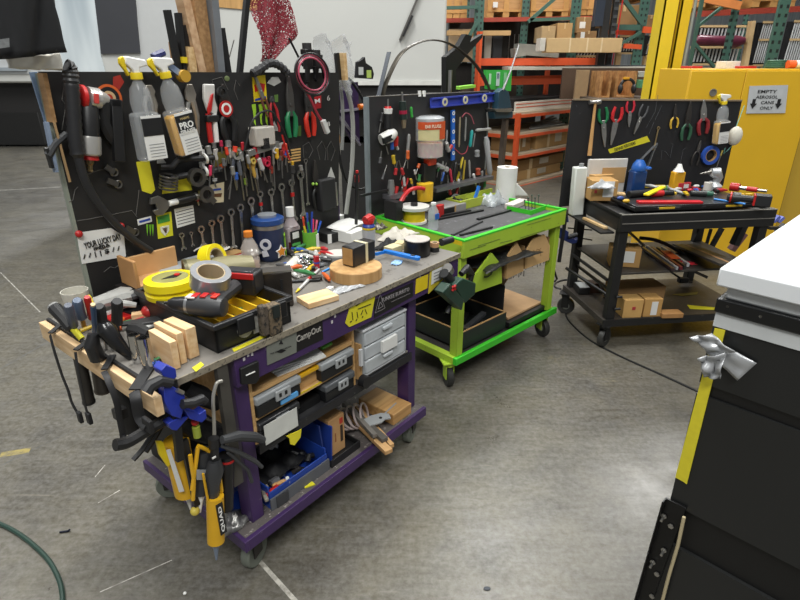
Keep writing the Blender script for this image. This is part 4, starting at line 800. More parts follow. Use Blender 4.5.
def sprayer(name,label,lt,A,B,k,v,w=.085,big='PRO',sm='SPRAYER',liquid=None,tilt=0):
    M,L=bd(k,A,B,v); c=root(name,label,'spray bottle',M); z=.05; T=Matrix.Translation((0,0,z))@Matrix.Rotation(R(-90),4,'X')  # local: x right, y(down)->... lathe axis along +Y
    bl=L*.30
    m=MB(T); m.lathe([(.012,L*.2),(.016,L*.24),(.03,L*.3),(.036,L*.42),(.034,L*.5),(.03,L*.53)],20); link('neck',m,SCL,c)
    m=MB(); m.box((0,L*.76,z),(w,L*.48,.055)); b=link('bottle',m,SCL,c,bev=.012)
    if liquid: m=MB(); m.box((0,L*.78,z),(w*.95,L*.42,.05)); link('liquid',m,liquid,b,bev=.01)
    m=MB(); m.box((-w*.06,L*.765,z+.031),(w*.8,L*.43,.002)); lb=link('label_front',m,PAPER,b)
    m=MB(); m.box((-w*.06,L*.66,z+.0322),(w*.8,L*.17,.002)); link('label_band',m,BLK,lb)
    X=Matrix.Rotation(R(180),4,'Z') 
    if big: text(big,w*.62,L*.07,WHT,lb,Matrix.Translation((-w*.06,L*.68,z+.0345))@X,bold=.03); text(sm,w*.68,L*.045,WHT,lb,Matrix.Translation((-w*.06,L*.745,z+.0345))@X,bold=.02); text('HARMS',w*.4,L*.025,mt('#c9b27a',.5),lb,Matrix.Translation((-w*.06,L*.61,z+.0345))@X)
    for i in range(5): m=MB(); m.box((-w*.1,L*(.83+.03*i),z+.0325),(w*.6,.002,.001)); link('printed_line',m,GREY,lb)
    m=MB(T); m.lathe([(.018,L*.15),(.019,L*.16),(.019,L*.21),(.014,L*.215)],16); link('collar',m,YEL,c)
    m=MB(); m.prism([(.03,-.0),(-.035,.012),(-.04,.03),(-.012,.035),(-.01,L*.16),(.012,L*.16),(.015,.04),(.034,.022)],z-.012,z+.012); link('spray_head',m,WHT,c,bev=.004)
    m=MB(); m.prism([(.034,.0),(.048,.006),(.05,.022),(.036,.045),(.03,.06),(.024,.056),(.03,.036),(.03,.02)],z-.008,z+.008); link('trigger',m,YEL,c,bev=.003)
    return c
VB=PB-.004
# combination wrenches in the rising row
WR=[((180.5,235),(183,250),.012,None),((190,233),(192,246),.008,None),((200,229),(203,247),.016,None),((210.6,223),(213,250),.016,None),((219.4,218.5),(223,248),.018,None),((230,212),(233,250),.018,None),((239.4,207.5),(243,250),.018,None),
 ((250,201),(254,232),.02,None),((259,194),(262,226),.017,RED),((270,192),(273,226),.019,None),((280.5,187),(284,222),.02,None),((290.5,182.5),(294,221),.019,RED),((299.5,175),(303,218),.024,None),((304.5,161),(307,205),.012,None)]
ORD=['first','second','third','fourth','fifth','sixth','seventh','eighth','ninth','tenth','eleventh','twelfth','thirteenth','fourteenth']
for i,(A,B_,w_,bd_) in enumerate(WR):
    M,L=bd('P',A,B_,VB); combo('combination_wrench',ORD[i]+' from left in the rising row of combination wrenches'+(', with red tape band' if bd_ else ''),'wrench',M,L,w_*.8,'combination wrenches on the large board',mt('#a19f9b',.25,.9),bd_)
# dark shadow wrenches hang behind; pliers and snips
def B_(A,B,v=VB): return bd('P',A,B,v)
M,L=B_((146,85),(152,118),VB-.0); vise_grip('locking_pliers','locking pliers hanging half behind the second spray bottle','locking pliers',M,L,'locking pliers on the large board')
M,L=B_((187,84),(195,136)); vise_grip('locking_pliers','locking pliers hanging right of the two spray bottles','locking pliers',M,L,'locking pliers on the large board')
M,L=B_((206,84),(212,142)); c=root('pvc_cutter','white and red ratchet cutter with black grip hanging near the top','cutter',M)
m=MB(); m.prism([(-.024,0),(.02,0),(.026,.05),(.016,L*.45),(-.02,L*.55),(-.028,L*.4),(-.02,.05)],.004,.02); link('body',m,mt('#c9c7c2',.4),c,bev=.004)
m=MB(); m.prism([(-.012,L*.15),(.0,L*.18),(.022,L*.42),(.02,L*.52),(.004,L*.45)],.02,.026); link('red_lever',m,RED,c,bev=.002)
for s,mm in ((-.012,WHT),(.012,RED)): m=MB(); m.tube([(s,L*.5,.012),(s*1.1,L*.75,.012),(s,L,.012)],.01); link('handle',m,mm,c)
m=MB(); m.box((0,L*.58,.013),(.05,L*.12,.026)); link('black_grip',m,BLK,c,bev=.004)
M,L=B_((221,84),(229,141)); c=pliers('cable_shears','large black shears with a round red and white sticker','shears',M,L,BLK,None,IRON,.5,.02,.045)
m=MB(); m.lathe([(.03,0),(.03,.003)],20,c=(.006,L*.42,.018)); l=link('round_sticker',m,RED,c); m=MB(); m.hollow(.022,.014,0,.0015,c=(.006,L*.42,.021)); link('white_ring',m,WHT,l)
M,L=B_((287,76),(291,137)); pliers('tin_snips','tin snips with dark green handles on the large board','snips',M,L,GRN,'snips on the large board',mt('#6b6a67',.4,.7),.46,.02,.036)
M,L=B_((305,84),(310,136)); pliers('long_pliers','pliers with bright red handles right of the green snips','pliers',M,L,mt('#c8301f',.4),None,mt('#5e5c5b',.4,.7),.5,.02,.036)
M,L=B_((252,72),(268,116)); pliers('needle_pliers','thin silver and rust-coloured pliers over the yellow sticker','pliers',M,L,mt('#6d4030',.5),None,STEEL,.5,.012,.016)
M,L=B_((270,96),(275,132)); pliers('wire_shears','thin red-handled shears beside the green sticker','shears',M,L,mt('#b02b30',.4),None,DGREY,.85,.03,.02)
M,L=B_((313,160),(316,208)); pliers('side_cutters','black pliers with lime tips left of the round outline','pliers',M,L,mt('#1c1d1c',.4),None,IRON,.45,.02,.03)
for x in (313,316.5): c=tv('P',x,184,VB-.02); m=MB(FR['P']); m.sph(c,.007); solo('lime_dot','lime green dot on the '+('left' if x<315 else 'right')+' handle shoulder of the black pliers','dot',m,mt('#9acb4e',.5))
M,L=B_((322,178),(324,209)); m=MB(); m.box((0,L/2,.02),(.1,L,.04)); solo('black_pouch','black pouch hanging at the right edge of the large board','pouch',m,mt('#1d1d1e',.7),M,bev=.008)
M,L=B_((334,182),(336,205)); m=MB(); m.tube([(0,0,.01),(.004,L*.3,.014),(0,L,.01)],.006); solo('grey_hook','small grey hook at the right edge of the large board','hook',m,STEEL,M)
# sprayers
sprayer('spray_bottle','clear spray bottle with white text label, left of the two on the large board','', (125,56),(145,159),'P',PB-.0,.088,None,'')
sprayer('spray_bottle','spray bottle of amber liquid labelled PRO SPRAYER, right of the two','', (152,56),(181,153),'P',PB-.0,.088,'PRO','SPRAYER',mt('#e0a80f',.3))
# black corrugated hose along the left edge
pts=[tv('P',x,y,v) for x,y,v in ((68,150,.62),(68,110,.6),(67,80,.6),(67,67,.6))]
P0=[tv('P',x,y,.6) for x,y in ((66,66),(70,70),(72,90),(74,120),(77,150),(85,180),(98,203),(115,223),(134,240),(151,251))]
sp=smooth_path(P0,8); rs=[.02+(.0025 if (i%2 and i<34) else 0) for i in range(len(sp))]; rs=[(r if i<34 else .016-.00006*i) for i,r in enumerate(rs)]
m=MB(); m.tube([p-P0[0] for p in sp],rs,12); solo('vacuum_hose','thick black corrugated hose hanging down the left of the large board','hose',m,mt('#232325',.45),FR['P']@Matrix.Translation(P0[0]))
# air tools
M,L=B_((109,100),(79,97),PB-.03); c=root('air_die_grinder','silver air tool with red end cap hanging top left of the large board','air tool',M); T=Matrix.Rotation(R(-90),4,'X')
m=MB(T); m.lathe([(.012,0),(.02,.01),(.028,.03),(.032,L*.35),(.034,L*.72)],20); link('barrel',m,mt('#b9b7b3',.3,.5),c); m=MB(T); m.lathe([(.034,L*.82),(.037,L*.85),(.037,L*.96),(.03,L)],20); l=link('red_cap',m,RED,c)
m=MB(); m.box((0,L*.6,.035),(.03,L*.16,.008)); link('red_label',m,mt('#c6403a',.4),c,bev=.002)
m=MB(); m.slab([(-.03,L*.2,.0),(-.03,L*.7,.0),(-.075,L*.25,.0)],(0,0,.01)); link('trigger_guard',m,STEEL,c)
M,L=B_((88,102),(90,158),PB-.035); c=root('air_hammer','black air tool with silver cylinder and red ring, hanging below the die grinder','air tool',M); T=Matrix.Rotation(R(-90),4,'X')
m=MB(T); m.lathe([(.018,0),(.03,.02),(.03,L*.6)],16); link('grip',m,BLK,c); m=MB(T); m.lathe([(.032,L*.6),(.034,L*.64),(.034,L*.92),(.03,L*.95)],20); link('cylinder',m,mt('#b5b3ae',.3,.5),c); m=MB(T); m.lathe([(.024,L*.95),(.026,L*1.03),(.02,L*1.04)],16); link('red_ring',m,RED,c); m=MB(T); m.lathe([(.012,L*1.04),(.012,L*1.1),(.007,L*1.14),(.007,L*1.22),(.01,L*1.24),(.004,L*1.27)],12); link('air_fitting',m,mt('#8d7a55',.3,.8),c)
m=MB(); m.tube([(.035,L*.7,0),(.07,L*.62,.0),(.1,L*.8,0),(.12,L*1.0,0)],.012,8); link('side_lever',m,DGREY,c)
M,L=B_((113,99),(117,161),PB-.02); m=MB(); m.box((0,L/2,.015),(.035,L,.022)); m.box((.02,.012,.015),(.07,.024,.022)); solo('caliper_bar','upright black bar with short top arm left of the first spray bottle','bar',m,BLK,M,bev=.003)
M,L=B_((100,102),(112,150),PB-.012); m=MB(); m.tube([(0,0,.012),(.01,L*.4,.012),(0,L*.7,.012),(-.02,L,.01)],[.03,.024,.02,.008],8); solo('black_tool','black pistol-shaped tool hanging between the air tools and black bar','air tool',m,mt('#19191a',.5),M)
for (A,Bq,lab) in (((104,166),(113,172),'small grey clip hanging on the board under the air tools'),((106,180),(117,184),'lower small grey clip on the board under the air tools'),((125,227),(134,232),'small black clip beside the red pin')):
    M,L=B_(A,Bq); m=MB(); m.box((0,L*.5,.008),(.018,L,.008)); m.ring((0,L,.008),.012,.003); solo('spring_clip',lab,'clip',m,STEELD,M)
# blue C clamp over the board edge
M,L=B_((160,60),(181,76),PB-.03); c=root('bar_clamp','blue and silver clamp gripping the top edge of the large board','clamp',M)
m=MB(); m.tube([(-.03,.0,0),(0,-.02,0),(.02,.01,0),(.03,.06,0)],[.012,.016,.014,.01],8); link('jaw',m,mt('#2a2f5e',.4),c); m=MB(); m.box((.0,L*.5,.01),(.02,L*.9,.014)); link('bar',m,mt('#8ea0c0',.3,.4),c); m=MB(); m.cyl((.0,L,.0),(.0,L,.03),.02); link('pad',m,mt('#b98f2e',.5),c)
# long pipes with white holders
def pipe(A,Bq,hx,lab,bend=None):
    p=[tv('P',x,y,VB-.02) for x,y in ([A]+(bend or [])+[Bq])]; c=root('pipe_handle',lab,'pipe',FR['P']@Matrix.Translation(p[0])); m=MB(); m.tube([a-p[0] for a in p],.011,10); link('pipe',m,mt('#3b3b3c',.4,.5),c)
    h=tv('P',*hx,VB-.02)-p[0]; m=MB(); m.ring((0,0,0),.015,.006,T=Matrix.Translation(h)@Matrix.Rotation(R(80),4,'Y')); m.box(h+Vector((0,.015,.022)),(.012,.02,.02)); link('white_holder',m,WHT,c)
    return c
pipe((160,167),(216,157),(205,158.5),'upper dark bent pipe handle held by a white clip',[(172,167),(178,160)]); pipe((170,178),(221,169),(205,171),'lower dark pipe handle held by a white clip')
M,L=B_((201,148),(204,158)); combo('short_wrench','short small wrench hanging above the upper pipe','wrench',M,L,.009); M,L=B_((204,174),(206,181)); combo('short_wrench','tiny wrench end hanging below the lower pipe','wrench',M,L,.009)
m=MB(); 
for i in range(5): m.ring((0,0,-.011*i),.03,.0035,n=18,T=None)
c=tv('P',169,176,PB-.04); solo('coil_spring','dark coil spring hanging over the yellow tape tag','spring',m,STEELD,FR['P']@Matrix.Translation(c)@Euler((R(10),R(8),0)).to_matrix().to_4x4())
c=tv('P',195,177,PB-.03); m=MB(Matrix.Rotation(R(90),4,'X')); m.hollow(.034,.02,0,.02); m.mi=0
solo('trailer_ball','grey ribbed collar hanging under the lower pipe','collar',m,STEELD,FR['P']@Matrix.Translation(c))
c=tv('P',205,194,PB-.03); m=MB(Matrix.Rotation(R(90),4,'X')@Matrix.Rotation(R(-50),4,'Z')); m.hollow(.032,.018,0,.015,n=16); m.bb(.02,.05,-.012,.012,.0,.012); solo('hook_collar','dark steel hook collar above the row of wrenches','hook',m,STEELD,FR['P']@Matrix.Translation(c))
# adjustable wrench with black grip
M,L=B_((151,207),(194,196)); c=root('adjustable_wrench','open-ended adjustable wrench with knurled black grip, left of centre','wrench',M)
m=MB(); m.prism([(-.034,.0),(-.014,-.008),(-.012,.012),(.008,.014),(.012,-.004),(.03,.006),(.034,.03),(.016,.055),(.009,L*.35),(-.009,L*.35),(-.02,.05),(-.036,.03)],.006,.018); link('jaws',m,STEEL,c,bev=.001)
m=MB(); m.cyl((0,L*.35,.014),(0,L*.55,.014),.011); link('collar',m,WHT,c); m=MB(); m.cyl((0,L*.55,.014),(0,L*.97,.014),.013); link('grip',m,BLK,c); m=MB(); m.cyl((0,L*.97,.014),(0,L*1.02,.014),.015); link('end_cap',m,STEEL,c)
M,L=B_((195,195),(198,205)); driver('red_driver','small red-handled driver under the size chart corner','screwdriver',M,L,RED,None,.007,.6)
# sockets holder and rail of small tools
M,L=B_((247,153),(275,144),PB-.02); c=root('tool_rail','silver rail with a dented metal box hanging in the middle of the large board','tool rail',M)
m=MB(); m.box((0,L/2,.01),(.025,L*1.1,.02)); link('rail',m,mt('#a5a39f',.3,.7),c,bev=.002)
c2=tv('P',262,136,PB-.03); m=MB(); m.box((0,0,0),(.10,.05,.075)); b=solo('metal_box','dented off-white metal box above the silver rail','box',m,mt('#b8b2a9',.4,n=.15),FR['P']@Matrix.Translation(c2),bev=.006)
c2=tv('P',265,143,PB-.045); m=MB(); m.box((0,0,0),(.035,.02,.045)); solo('black_latch','black latch block in front of the off-white metal box','latch',m,BLK,FR['P']@Matrix.Translation(c2),bev=.003)
small=[((226,140),(227,160),'#8d8d8b',.012),((233,152),(228,199),'#4a4e58',.009),((237,160),(243,200),'#5b5f66',.009),((241,158),(246,186),'#3a3a3a',.008),((246,156),(252,190),'#b08a3c',.01),((250,160),(257,194),'#c29b45',.009),((253,147),(260,176),'#b01f2c',.01),((257,158),(266,182),'#b9b6b3',.01),((262,157),(263,180),'#c32d52',.011),((267,156),(270,182),'#9b2338',.009),((272,150),(274,190),'#777069',.006),((275,148),(277,170),'#d8a82a',.009),((279,150),(281,178),'#8b3a2a',.01),((283,143),(286,172),'#e0452d',.011),((285,150),(284,165),'#2f55b0',.01),((290,165),(292,182),'#3e3d3c',.012),((222,158),(225,180),'#6b6b6a',.008),((255,168),(258,190),'#8f8f8d',.006),((244,178),(246,196),'#7f9c3c',.008),((235,172),(236,188),'#2d57a8',.008),((270,166),(272,186),'#a5402e',.008),((299,165),(301,176),'#8f8d8a',.01),((213,178),(214,186),'#9a9a98',.01)]
rq=random.Random(11); ck=['#8d8d8b','#b01f2c','#b9b6b3','#3a3a3a','#c32d52','#777069','#d8a82a','#8f8f8d','#e0452d','#6b6b6a']
for k in range(26):
    x=206+rq.random()*88; y=140+rq.random()*26; small.append(((x,y),(x+rq.uniform(-3,5),y+rq.uniform(12,26)),ck[k%10],rq.uniform(.006,.011)))
nm={'#8d8d8b':'grey','#4a4e58':'slate','#5b5f66':'blue-grey','#3a3a3a':'black','#b08a3c':'brass','#c29b45':'gold','#b01f2c':'crimson','#b9b6b3':'silver','#c32d52':'pink-red','#9b2338':'wine red','#777069':'brown-grey','#d8a82a':'yellow','#8b3a2a':'rust','#e0452d':'orange-red','#2f55b0':'blue','#3e3d3c':'charcoal','#6b6b6a':'dull grey','#8f8f8d':'pale grey','#7f9c3c':'olive green','#2d57a8':'deep blue','#a5402e':'brick red','#8f8d8a':'stone grey','#9a9a98':'light grey'}
for i,(A,Bq,c_,r_) in enumerate(small):
    M,L=B_(A,Bq,PB-.01-.006*(i%4)); driver('screwdriver',nm[c_]+'-handled small driver in the crowded cluster at the centre of the large board','screwdriver',M,L,mt(c_,.35,.0 if i%3 else .3),'small drivers on the large board',r_,.5 if i%2 else .38,mt('#8b8985',.3,.9),.0032)
for i,(x,y,rr,cc,lab) in enumerate(((236,154,.022,'#b9b8b2','steel ring hanging at the left end of the silver rail'),(266,163,.014,'#c22f4a','red clip ring hanging below the silver rail'),(274,150,.013,'#cfcfcf','white clip ring hanging right of the silver rail'),(221,92,.02,'#2a2a2a','black ring top of the black shears'),(252,161,.012,'#c9b25e','brass ring among the small drivers'))):
    c=tv('P',x,y,PB-.03); m=MB(Matrix.Rotation(R(90),4,'X')); m.hollow(rr,rr*.6,0,.012,n=20); solo('steel_ring',lab,'ring',m,mt(cc,.3,.6 if i<1 else .1),FR['P']@Matrix.Translation(c))
# stray wire loop over the rail
def wire(k,v,pts,r,mat,name,lab,cat='cable',seg=6):
    P0=smooth_path([tv(k,*(p if len(p)==2 else p[:2]),(v if len(p)==2 else p[2])) for p in pts],seg); o0=P0[0].copy(); m=MB(); m.tube([p-o0 for p in P0],r,7); return solo(name,lab,cat,m,mat,FR[k]@Matrix.Translation(o0))
wire('P',PB-.05,[(244,151),(247,140),(252,122),(262,112),(272,112),(280,124),(287,140),(291,156)],.004,BLK,'black_cable','thin black cable looped over the silver rail')
wire('P',PB-.05,[(282,135),(287,152),(290,160)],.004,RED,'red_lead','short red lead hanging at the end of the looped black cable')
# pink and black cable coil with black quick clamps
k=0
for r_,cc,lab in ((19,'#c4566b','outer pink cable coil hung over the top right of the large board'),(17,'#2b2b2c','black cable coiled together with the pink cable'),(20,'#242425','outer black cable coil hung with the pink cable'),(15.5,'#b04a60','inner pink cable coil hung over the top right of the large board')):
    pts=[]
    for t in range(0,25): a=2*math.pi*t/24; pts.append((312+r_*math.cos(a)*.86+(1.5-k)*math.sin(a),74+r_*1.02*math.sin(a)+(2+k)*math.cos(a)*.9))
    P0=[tv('P',x,y,PB-.05-.008*k) for x,y in pts]; m=MB(); m.tube([p-P0[0] for p in P0[:-1]],.0042,8,closed=True); 
    k+=1; solo('coiled_cable',lab,'cable',m,mt(cc,.4),FR['P']@Matrix.Translation(P0[0]))
wire('P',PB-.06,[(307,92),(311,100),(317,113),(323,123)],.006,mt('#9f2a38',.4),'red_cable','red and black lead running from the coil down to a clear plug')
M,L=B_((321,120),(326,133),PB-.06); m=MB(); m.box((0,L/2,.01),(.022,L,.02)); solo('clear_plug','clear plastic plug at the end of the red lead','plug',m,mt('#c9c9c6',.2),M,bev=.003)
for i,(x,y0,y1) in enumerate(((308.5,43,74),(317,50,72))):
    b=tv('P',x,y1,PB-.0); zt_=hz('P',b,y0); c=root('trigger_clamp',['taller','shorter'][i]+' black spring clamp gripping the top edge of the large board','clamp',FR['P']@Matrix.Translation(b)); h=zt_-b.z
    m=MB(); m.box((0,0,h*.4),(.035,.03,h*.5)); m.box((.0,0,h*.72),(.05,.035,h*.18)); link('body',m,BLK,c,bev=.004); m=MB(); m.cyl((0,0,h*.78),(0,0,h),.02); link('knob',m,mt('#2c2c2d',.5),c); m=MB(); m.bar((-.02,-.02,h*.25),(-.03,-.02,-.03),.016); m.bar((.02,-.02,h*.25),(.03,-.02,-.03),.016); link('jaws',m,BLK,c)
# black ribbed strap bundle on the top edge
P0=[tv('P',x,y,PB-.03) for x,y in ((252,74),(262,68),(270,63),(280,66),(288,74))]; m=MB(); m.tube([p-P0[0] for p in smooth_path(P0,5)],[.014+.004*(i%2) for i in range(len(smooth_path(P0,5)))],8); solo('strap_bundle','black webbing strap bunched over the top edge of the large board','strap',m,mt('#28282a',.7,n=.3,worn='#8d8d8b',wa=.33,s=20),FR['P']@Matrix.Translation(P0[0]))
wire('P',.75,[(289,38),(293,46),(298,56),(303,66)],.005,BLK,'black_rod','thin black rod slanting from the red netting to the clamps','rod')
# clear bag, wood, bracket behind the board
M=on('P',1.02,.73,1.58); c=tv('P',333,64,.74)
m=MB(); m.sheet(lambda a,b:Vector((-.11+.24*a+.015*math.sin(9*b),.03*math.sin(13*a+9*b),-.13+.24*b+.02*math.sin(12*a))),12,12,.001); o=solo('plastic_bag','crumpled clear plastic bag behind the top right of the large board','bag',m,mt('#d4d6d8',.15,tr=.75,n=.1,bump=.8),FR['P']@Matrix.Translation(c),smooth=80)
Z('timber_offcut','short pale timber upright in front of the clear plastic bag','timber',(341,53),(343,80),.05,.02,WOOD,.70); Z('black_strip','thin black strip beside the short pale timber upright','strip',(336.5,53),(339,80),.012,.025,BLK,.70)
c=root('black_bracket','black curved sheet bracket with two square holes, right of the plastic bag','bracket',FR['P']); m=MB(); m.slab([tv('P',x,y,.95) for x,y in ((357,78),(358,62),(362,60),(365,57),(366,63),(372,67),(374,74),(373,79))],(0,.02,0)); link('plate',m,mt('#1b1b1d',.4),c)
for x,y,cc in ((361,71,'#c6c9c6'),(369,74,'#b9d06a')): p=tv('P',x,y,.948); m=MB(); m.box(p,(.035,.004,.04)); link('square_insert',m,mt(cc,.5),c)
# hoses right of the board
wire('P',.5,[(340,80),(352,88),(362,108),(370,130),(374,156),(373,170)],.012,mt('#1a1a1b',.4),'black_tube','thick black tube arching down right of the large board','tube') if 0 else None
rope('air_line','black air line looping down between the two tool boards','hose',[FR['P']@tv('P',x,y,.9) for x,y in ((336,73),(350,80),(362,98),(371,122),(377,150),(374,178),(363,189),(350,185),(342,170),(338,140),(339,100))],.008,mt('#1c1c1d',.35))
rope('clear_tube','grey translucent tube hanging beside the large board','tube',[FR['P']@tv('P',x,y,.8) for x,y in ((338,72),(345,85),(351,105),(353,130),(352,165),(349,190),(346,214))],.012,mt('#a9aaa4',.25,tr=.25)); rope('clear_tube','second grey translucent tube, closer to the board edge','tube',[FR['P']@tv('P',x,y,.78) for x,y in ((336,74),(341,90),(343,120),(342,150))],.009,mt('#9a9b97',.25,tr=.25))
M=None; c=root('purple_rack','purple painted triangular rack arm behind the hanging tubes','rack',FR['P']); m=MB(); m.slab([tv('P',x,y,.98) for x,y in ((334,84),(358,82),(360,143),(353,141),(340,118))],(0,.02,0)); link('panel',m,mt('#37264d',.5,n=.2),c)
for a,b in (((335,112),(358,109)),((335,112),(358,140)),((343,120),(360,145))): m=MB(); m.bar(tv('P',*a,.975),tv('P',*b,.975),.012); link('edge_wire',m,mt('#8f8a98',.4),c)
m=MB(); m.cyl((0,0,0),(.06,0,0),.016); solo('orange_float','small orange cylinder right of the purple rack arm','cylinder',m,mt('#e0731e',.4),FR['P']@Matrix.Translation(tv('P',359,107,.97)))
strip('yellow_strap','short hanging yellow strap between the two tool boards','strap','P',.9,(369,127),(372,143),.03,.004,mt('#dfd61d',.5))
# ================================================================ ON THE PURPLE WORKBENCH TOP
TZ=.8765
def st(x,y,k='P',z=TZ,rz=0,rx=0,ry=0,lift=0):
    p=tz(k,x,y,z)
    while k=='P' and p.y>.6: y+=.5; p=tz(k,x,y,z)
    return on(k,p.x,p.y,p.z+lift,rz,rx,ry),p
def hh(k,p,y): return hz(k,p,y)-p.z
# bent plywood piece
M=on('P',.125,.545,.955); c=root('plywood_tray','light plywood box piece with upturned end below the black hose, at the board foot','plywood piece',M)
m=MB(); m.bb(-.1,.1,.05,.062,0,.085); link('back_panel',m,mt('#c69a68',.6,n=.1),c,bev=.003); m=MB(); m.bb(-.11,-.098,-.05,.062,0,.1); link('end_panel',m,mt('#b88a58',.6,n=.1),c,bev=.003); m=MB(); m.bb(-.1,.1,-.05,.055,0,.01); link('base',m,mt('#c69a68',.6,n=.1),c)
m=MB(); m.bb(-.13,.13,-.05,.05,0,.06); m.prism([(-.13,-.05),(.13,-.05),(.1,.05),(-.1,.05)],.06,.09); M=on('P',.26,.6,TZ); solo('grey_bag','grey folded plastic pack behind the plywood piece','pack',m,mt('#a3a8ab',.5,n=.15,bump=.5),M,bev=.008)
m=MB(); m.bb(-.14,.12,-.03,.06,0,.077); solo('black_pack','black flat pack under the plywood piece at the board foot','pack',m,mt('#1b1718',.6),on('P',.13,.55,TZ))
# red-edged folder along the board foot
m=MB(); m.use(RED); m.bb(-.16,.16,-.04,.04,0,.012); m.use(WHT); m.bb(-.16,.16,.03,.045,.0,.02); m.use(BLK); m.bb(-.1,.15,-.03,.02,.012,.016); M=on('P',.06,.52,TZ,8); solo('red_folder','red, white and black flat pack lying at the foot of the board, far left','pack',m,None,M)
# tape rolls
def roll(name,label,M,ro,ri,w_,mat,core=None,group=None):
    c=root(name,label,'tape roll',M,group); m=MB(); m.hollow(ro,ri+.004,0,w_,n=32); link('tape',m,mat,c,bev=.001); m=MB(); m.hollow(ri+.004,ri,.001,w_-.001,n=32); link('core',m,core or mt('#a8977a',.8),c); return c
YT=mt('#e3cf16',.4,n=.03)
# tape measure reel
p=tz('P',172,288,.98); M=at('P',(p.x,p.y,.955)); c=root('yellow_reel','big round yellow plastic reel beside the drill, on the tool tray','reel',M)
m=MB(); m.lathe([(.05,0),(.082,.004),(.084,.02),(.076,.024),(.076,.032),(.084,.036),(.082,.06),(.06,.066),(.055,.06)],32); link('shell',m,YT,c); m=MB(); m.lathe([(.001,.06),(.056,.06),(.056,.064),(.001,.064)],32); link('face',m,mt('#8d8a52',.6,n=.3),c); m=MB(); m.prism([(-.03,.0),(.01,-.02),(.04,-.005),(.035,.012)],.064,.0655); link('face_label',m,BLK,c); m=MB(); m.cyl((.022,-.004,.064),(.022,-.004,.069),.009); link('red_knob',m,RED,c)
# can / beige pipe lying
a=tz('P',190,284,.94); b=tz('P',247,300,.94); 
c=root('beige_canister','beige metal canister lying behind the yellow tape rolls','canister',FR['P']@Matrix.Translation((a.x+.02,a.y+.05,.95))@Matrix.Rotation(R(-22),4,'Z')@Matrix.Rotation(R(90),4,'Y'))
m=MB(); m.lathe([(.058,0),(.062,.004),(.062,.05),(.06,.052),(.058,.06),(.05,.19),(.04,.24)],28); link('body',m,mt('#8b8566',.4,.2,n=.15),c); m=MB(); m.hollow(.064,.05,-.006,.006); link('rim',m,mt('#5c583f',.4,.4),c)
M,p=st(170,283,rz=0); m=MB(Matrix.Translation((0,0,.04))@Matrix.Rotation(R(70),4,'X')); m.hollow(.05,.03,-.012,.012); solo('black_hose_ring','black rubber ring leaning beside the beige canister','ring',m,RUB,on('P',p.x+.06,p.y+.03,TZ+.01))
M,p=st(212,289); roll('yellow_tape_roll','yellow tape roll standing half hidden behind the grey duct tape',on('P',p.x,p.y,TZ+.06+.055,20,75,0),.055,.035,.045,YT)
m=MB(); m.sheet(lambda a,b:Vector((.14*(a-.5),.08*(b-.5),.015*math.sin(6*a+2*b)+.015*math.cos(5*b)+.03)),10,8,.003); M,p=st(222,262,rz=-20); solo('white_cloth_sheet','white cloth or paper crumpled behind the beige canister','cloth',m,mt('#d9d5cc',.8),on('P',p.x,p.y+.06,TZ+.06,-20),smooth=80)
# organizer tray open box with yellow dividers (black tool tray)
q1=tz('P',219,350,TZ); q2=tz('P',290,322,TZ); u0=.0;u1=.29
c=root('tool_tray','open black plastic tool case with yellow dividers on the bench top, full of small parts','tool case',on('P',0,0,0)); v0=.035; v1=.47; h0=TZ; h1=.965
c.location=FR['P']@Vector((u0,v0,TZ)); W2=u1-u0-.01; D2=v1-v0; Hh_=h1-h0
BP2=mt('#1b1b1c',.4)
m=MB(); m.bb(0,W2,0,.008,0,Hh_); link('front_wall',m,BP2,c); m=MB(); m.bb(0,W2,D2-.008,D2,0,Hh_); link('back_wall',m,BP2,c); m=MB(); m.bb(0,.008,0,D2,0,Hh_); link('side_wall',m,BP2,c); m=MB(); m.bb(W2-.008,W2,0,D2,0,Hh_); link('side_wall',m,BP2,c); m=MB(); m.bb(0,W2,0,D2,0,.006); link('bottom',m,BP2,c)
for a_ in ((-.008,W2+.008,-.01,.006),(-.008,W2+.008,D2-.006,D2+.01)): m=MB(); m.bb(a_[0],a_[1],a_[2],a_[3],Hh_-.012,Hh_+.004); link('rim',m,mt('#2a2a2b',.35),c,bev=.003)
for a_ in ((-.01,.006),(W2-.006,W2+.01)): m=MB(); m.bb(a_[0],a_[1],0,D2,Hh_-.012,Hh_+.004); link('rim',m,mt('#2a2a2b',.35),c,bev=.003)
m=MB(); m.bb(.008,W2-.008,.008,D2-.008,.006,.03); link('liner',m,mt('#c9a51d',.5,n=.1),c)
for i in range(1,6): m=MB(); x=W2*i/6; m.bb(x-.003,x+.003,.01,D2*.48,.03,.075); link('divider',m,mt('#d2ab1c',.5),c)
m=MB(); m.bb(.01,W2-.01,D2*.48,D2*.5,.03,.075); link('divider',m,mt('#d2ab1c',.5),c)
for x in (.35,.8): m=MB(); m.bb(W2*x-.03,W2*x+.03,-.018,-.008,Hh_*.4,Hh_); link('latch',m,BLK,c,bev=.003)
m=MB(Matrix.Rotation(R(90),4,'X')); m.lathe([(.028,0),(.028,.002)],20,c=(W2*.36,Hh_*.48,.001)); s_=link('round_sticker',m,mt('#b9b7b0',.6,n=.3,s=50),c); m=MB(); m.box((W2*.5,-.002,Hh_*.5),(.022,.003,.06)); link('stickers',m,mt('#a8a6a0',.6,n=.5,s=80),c)
m=MB(); m.box((W2*.62,-.002,Hh_*.7),(.05,.003,.02)); link('sticker_dark',m,DGREY,c)
TR=lambda x,y,z=.95: tz('P',x,y,z)
p=TR(232,308); M=on('P',p.x,p.y,.915,-60); combo('ratchet_wrench','chrome wrench lying across the compartments of the black tool case','wrench',M,.13,.014)
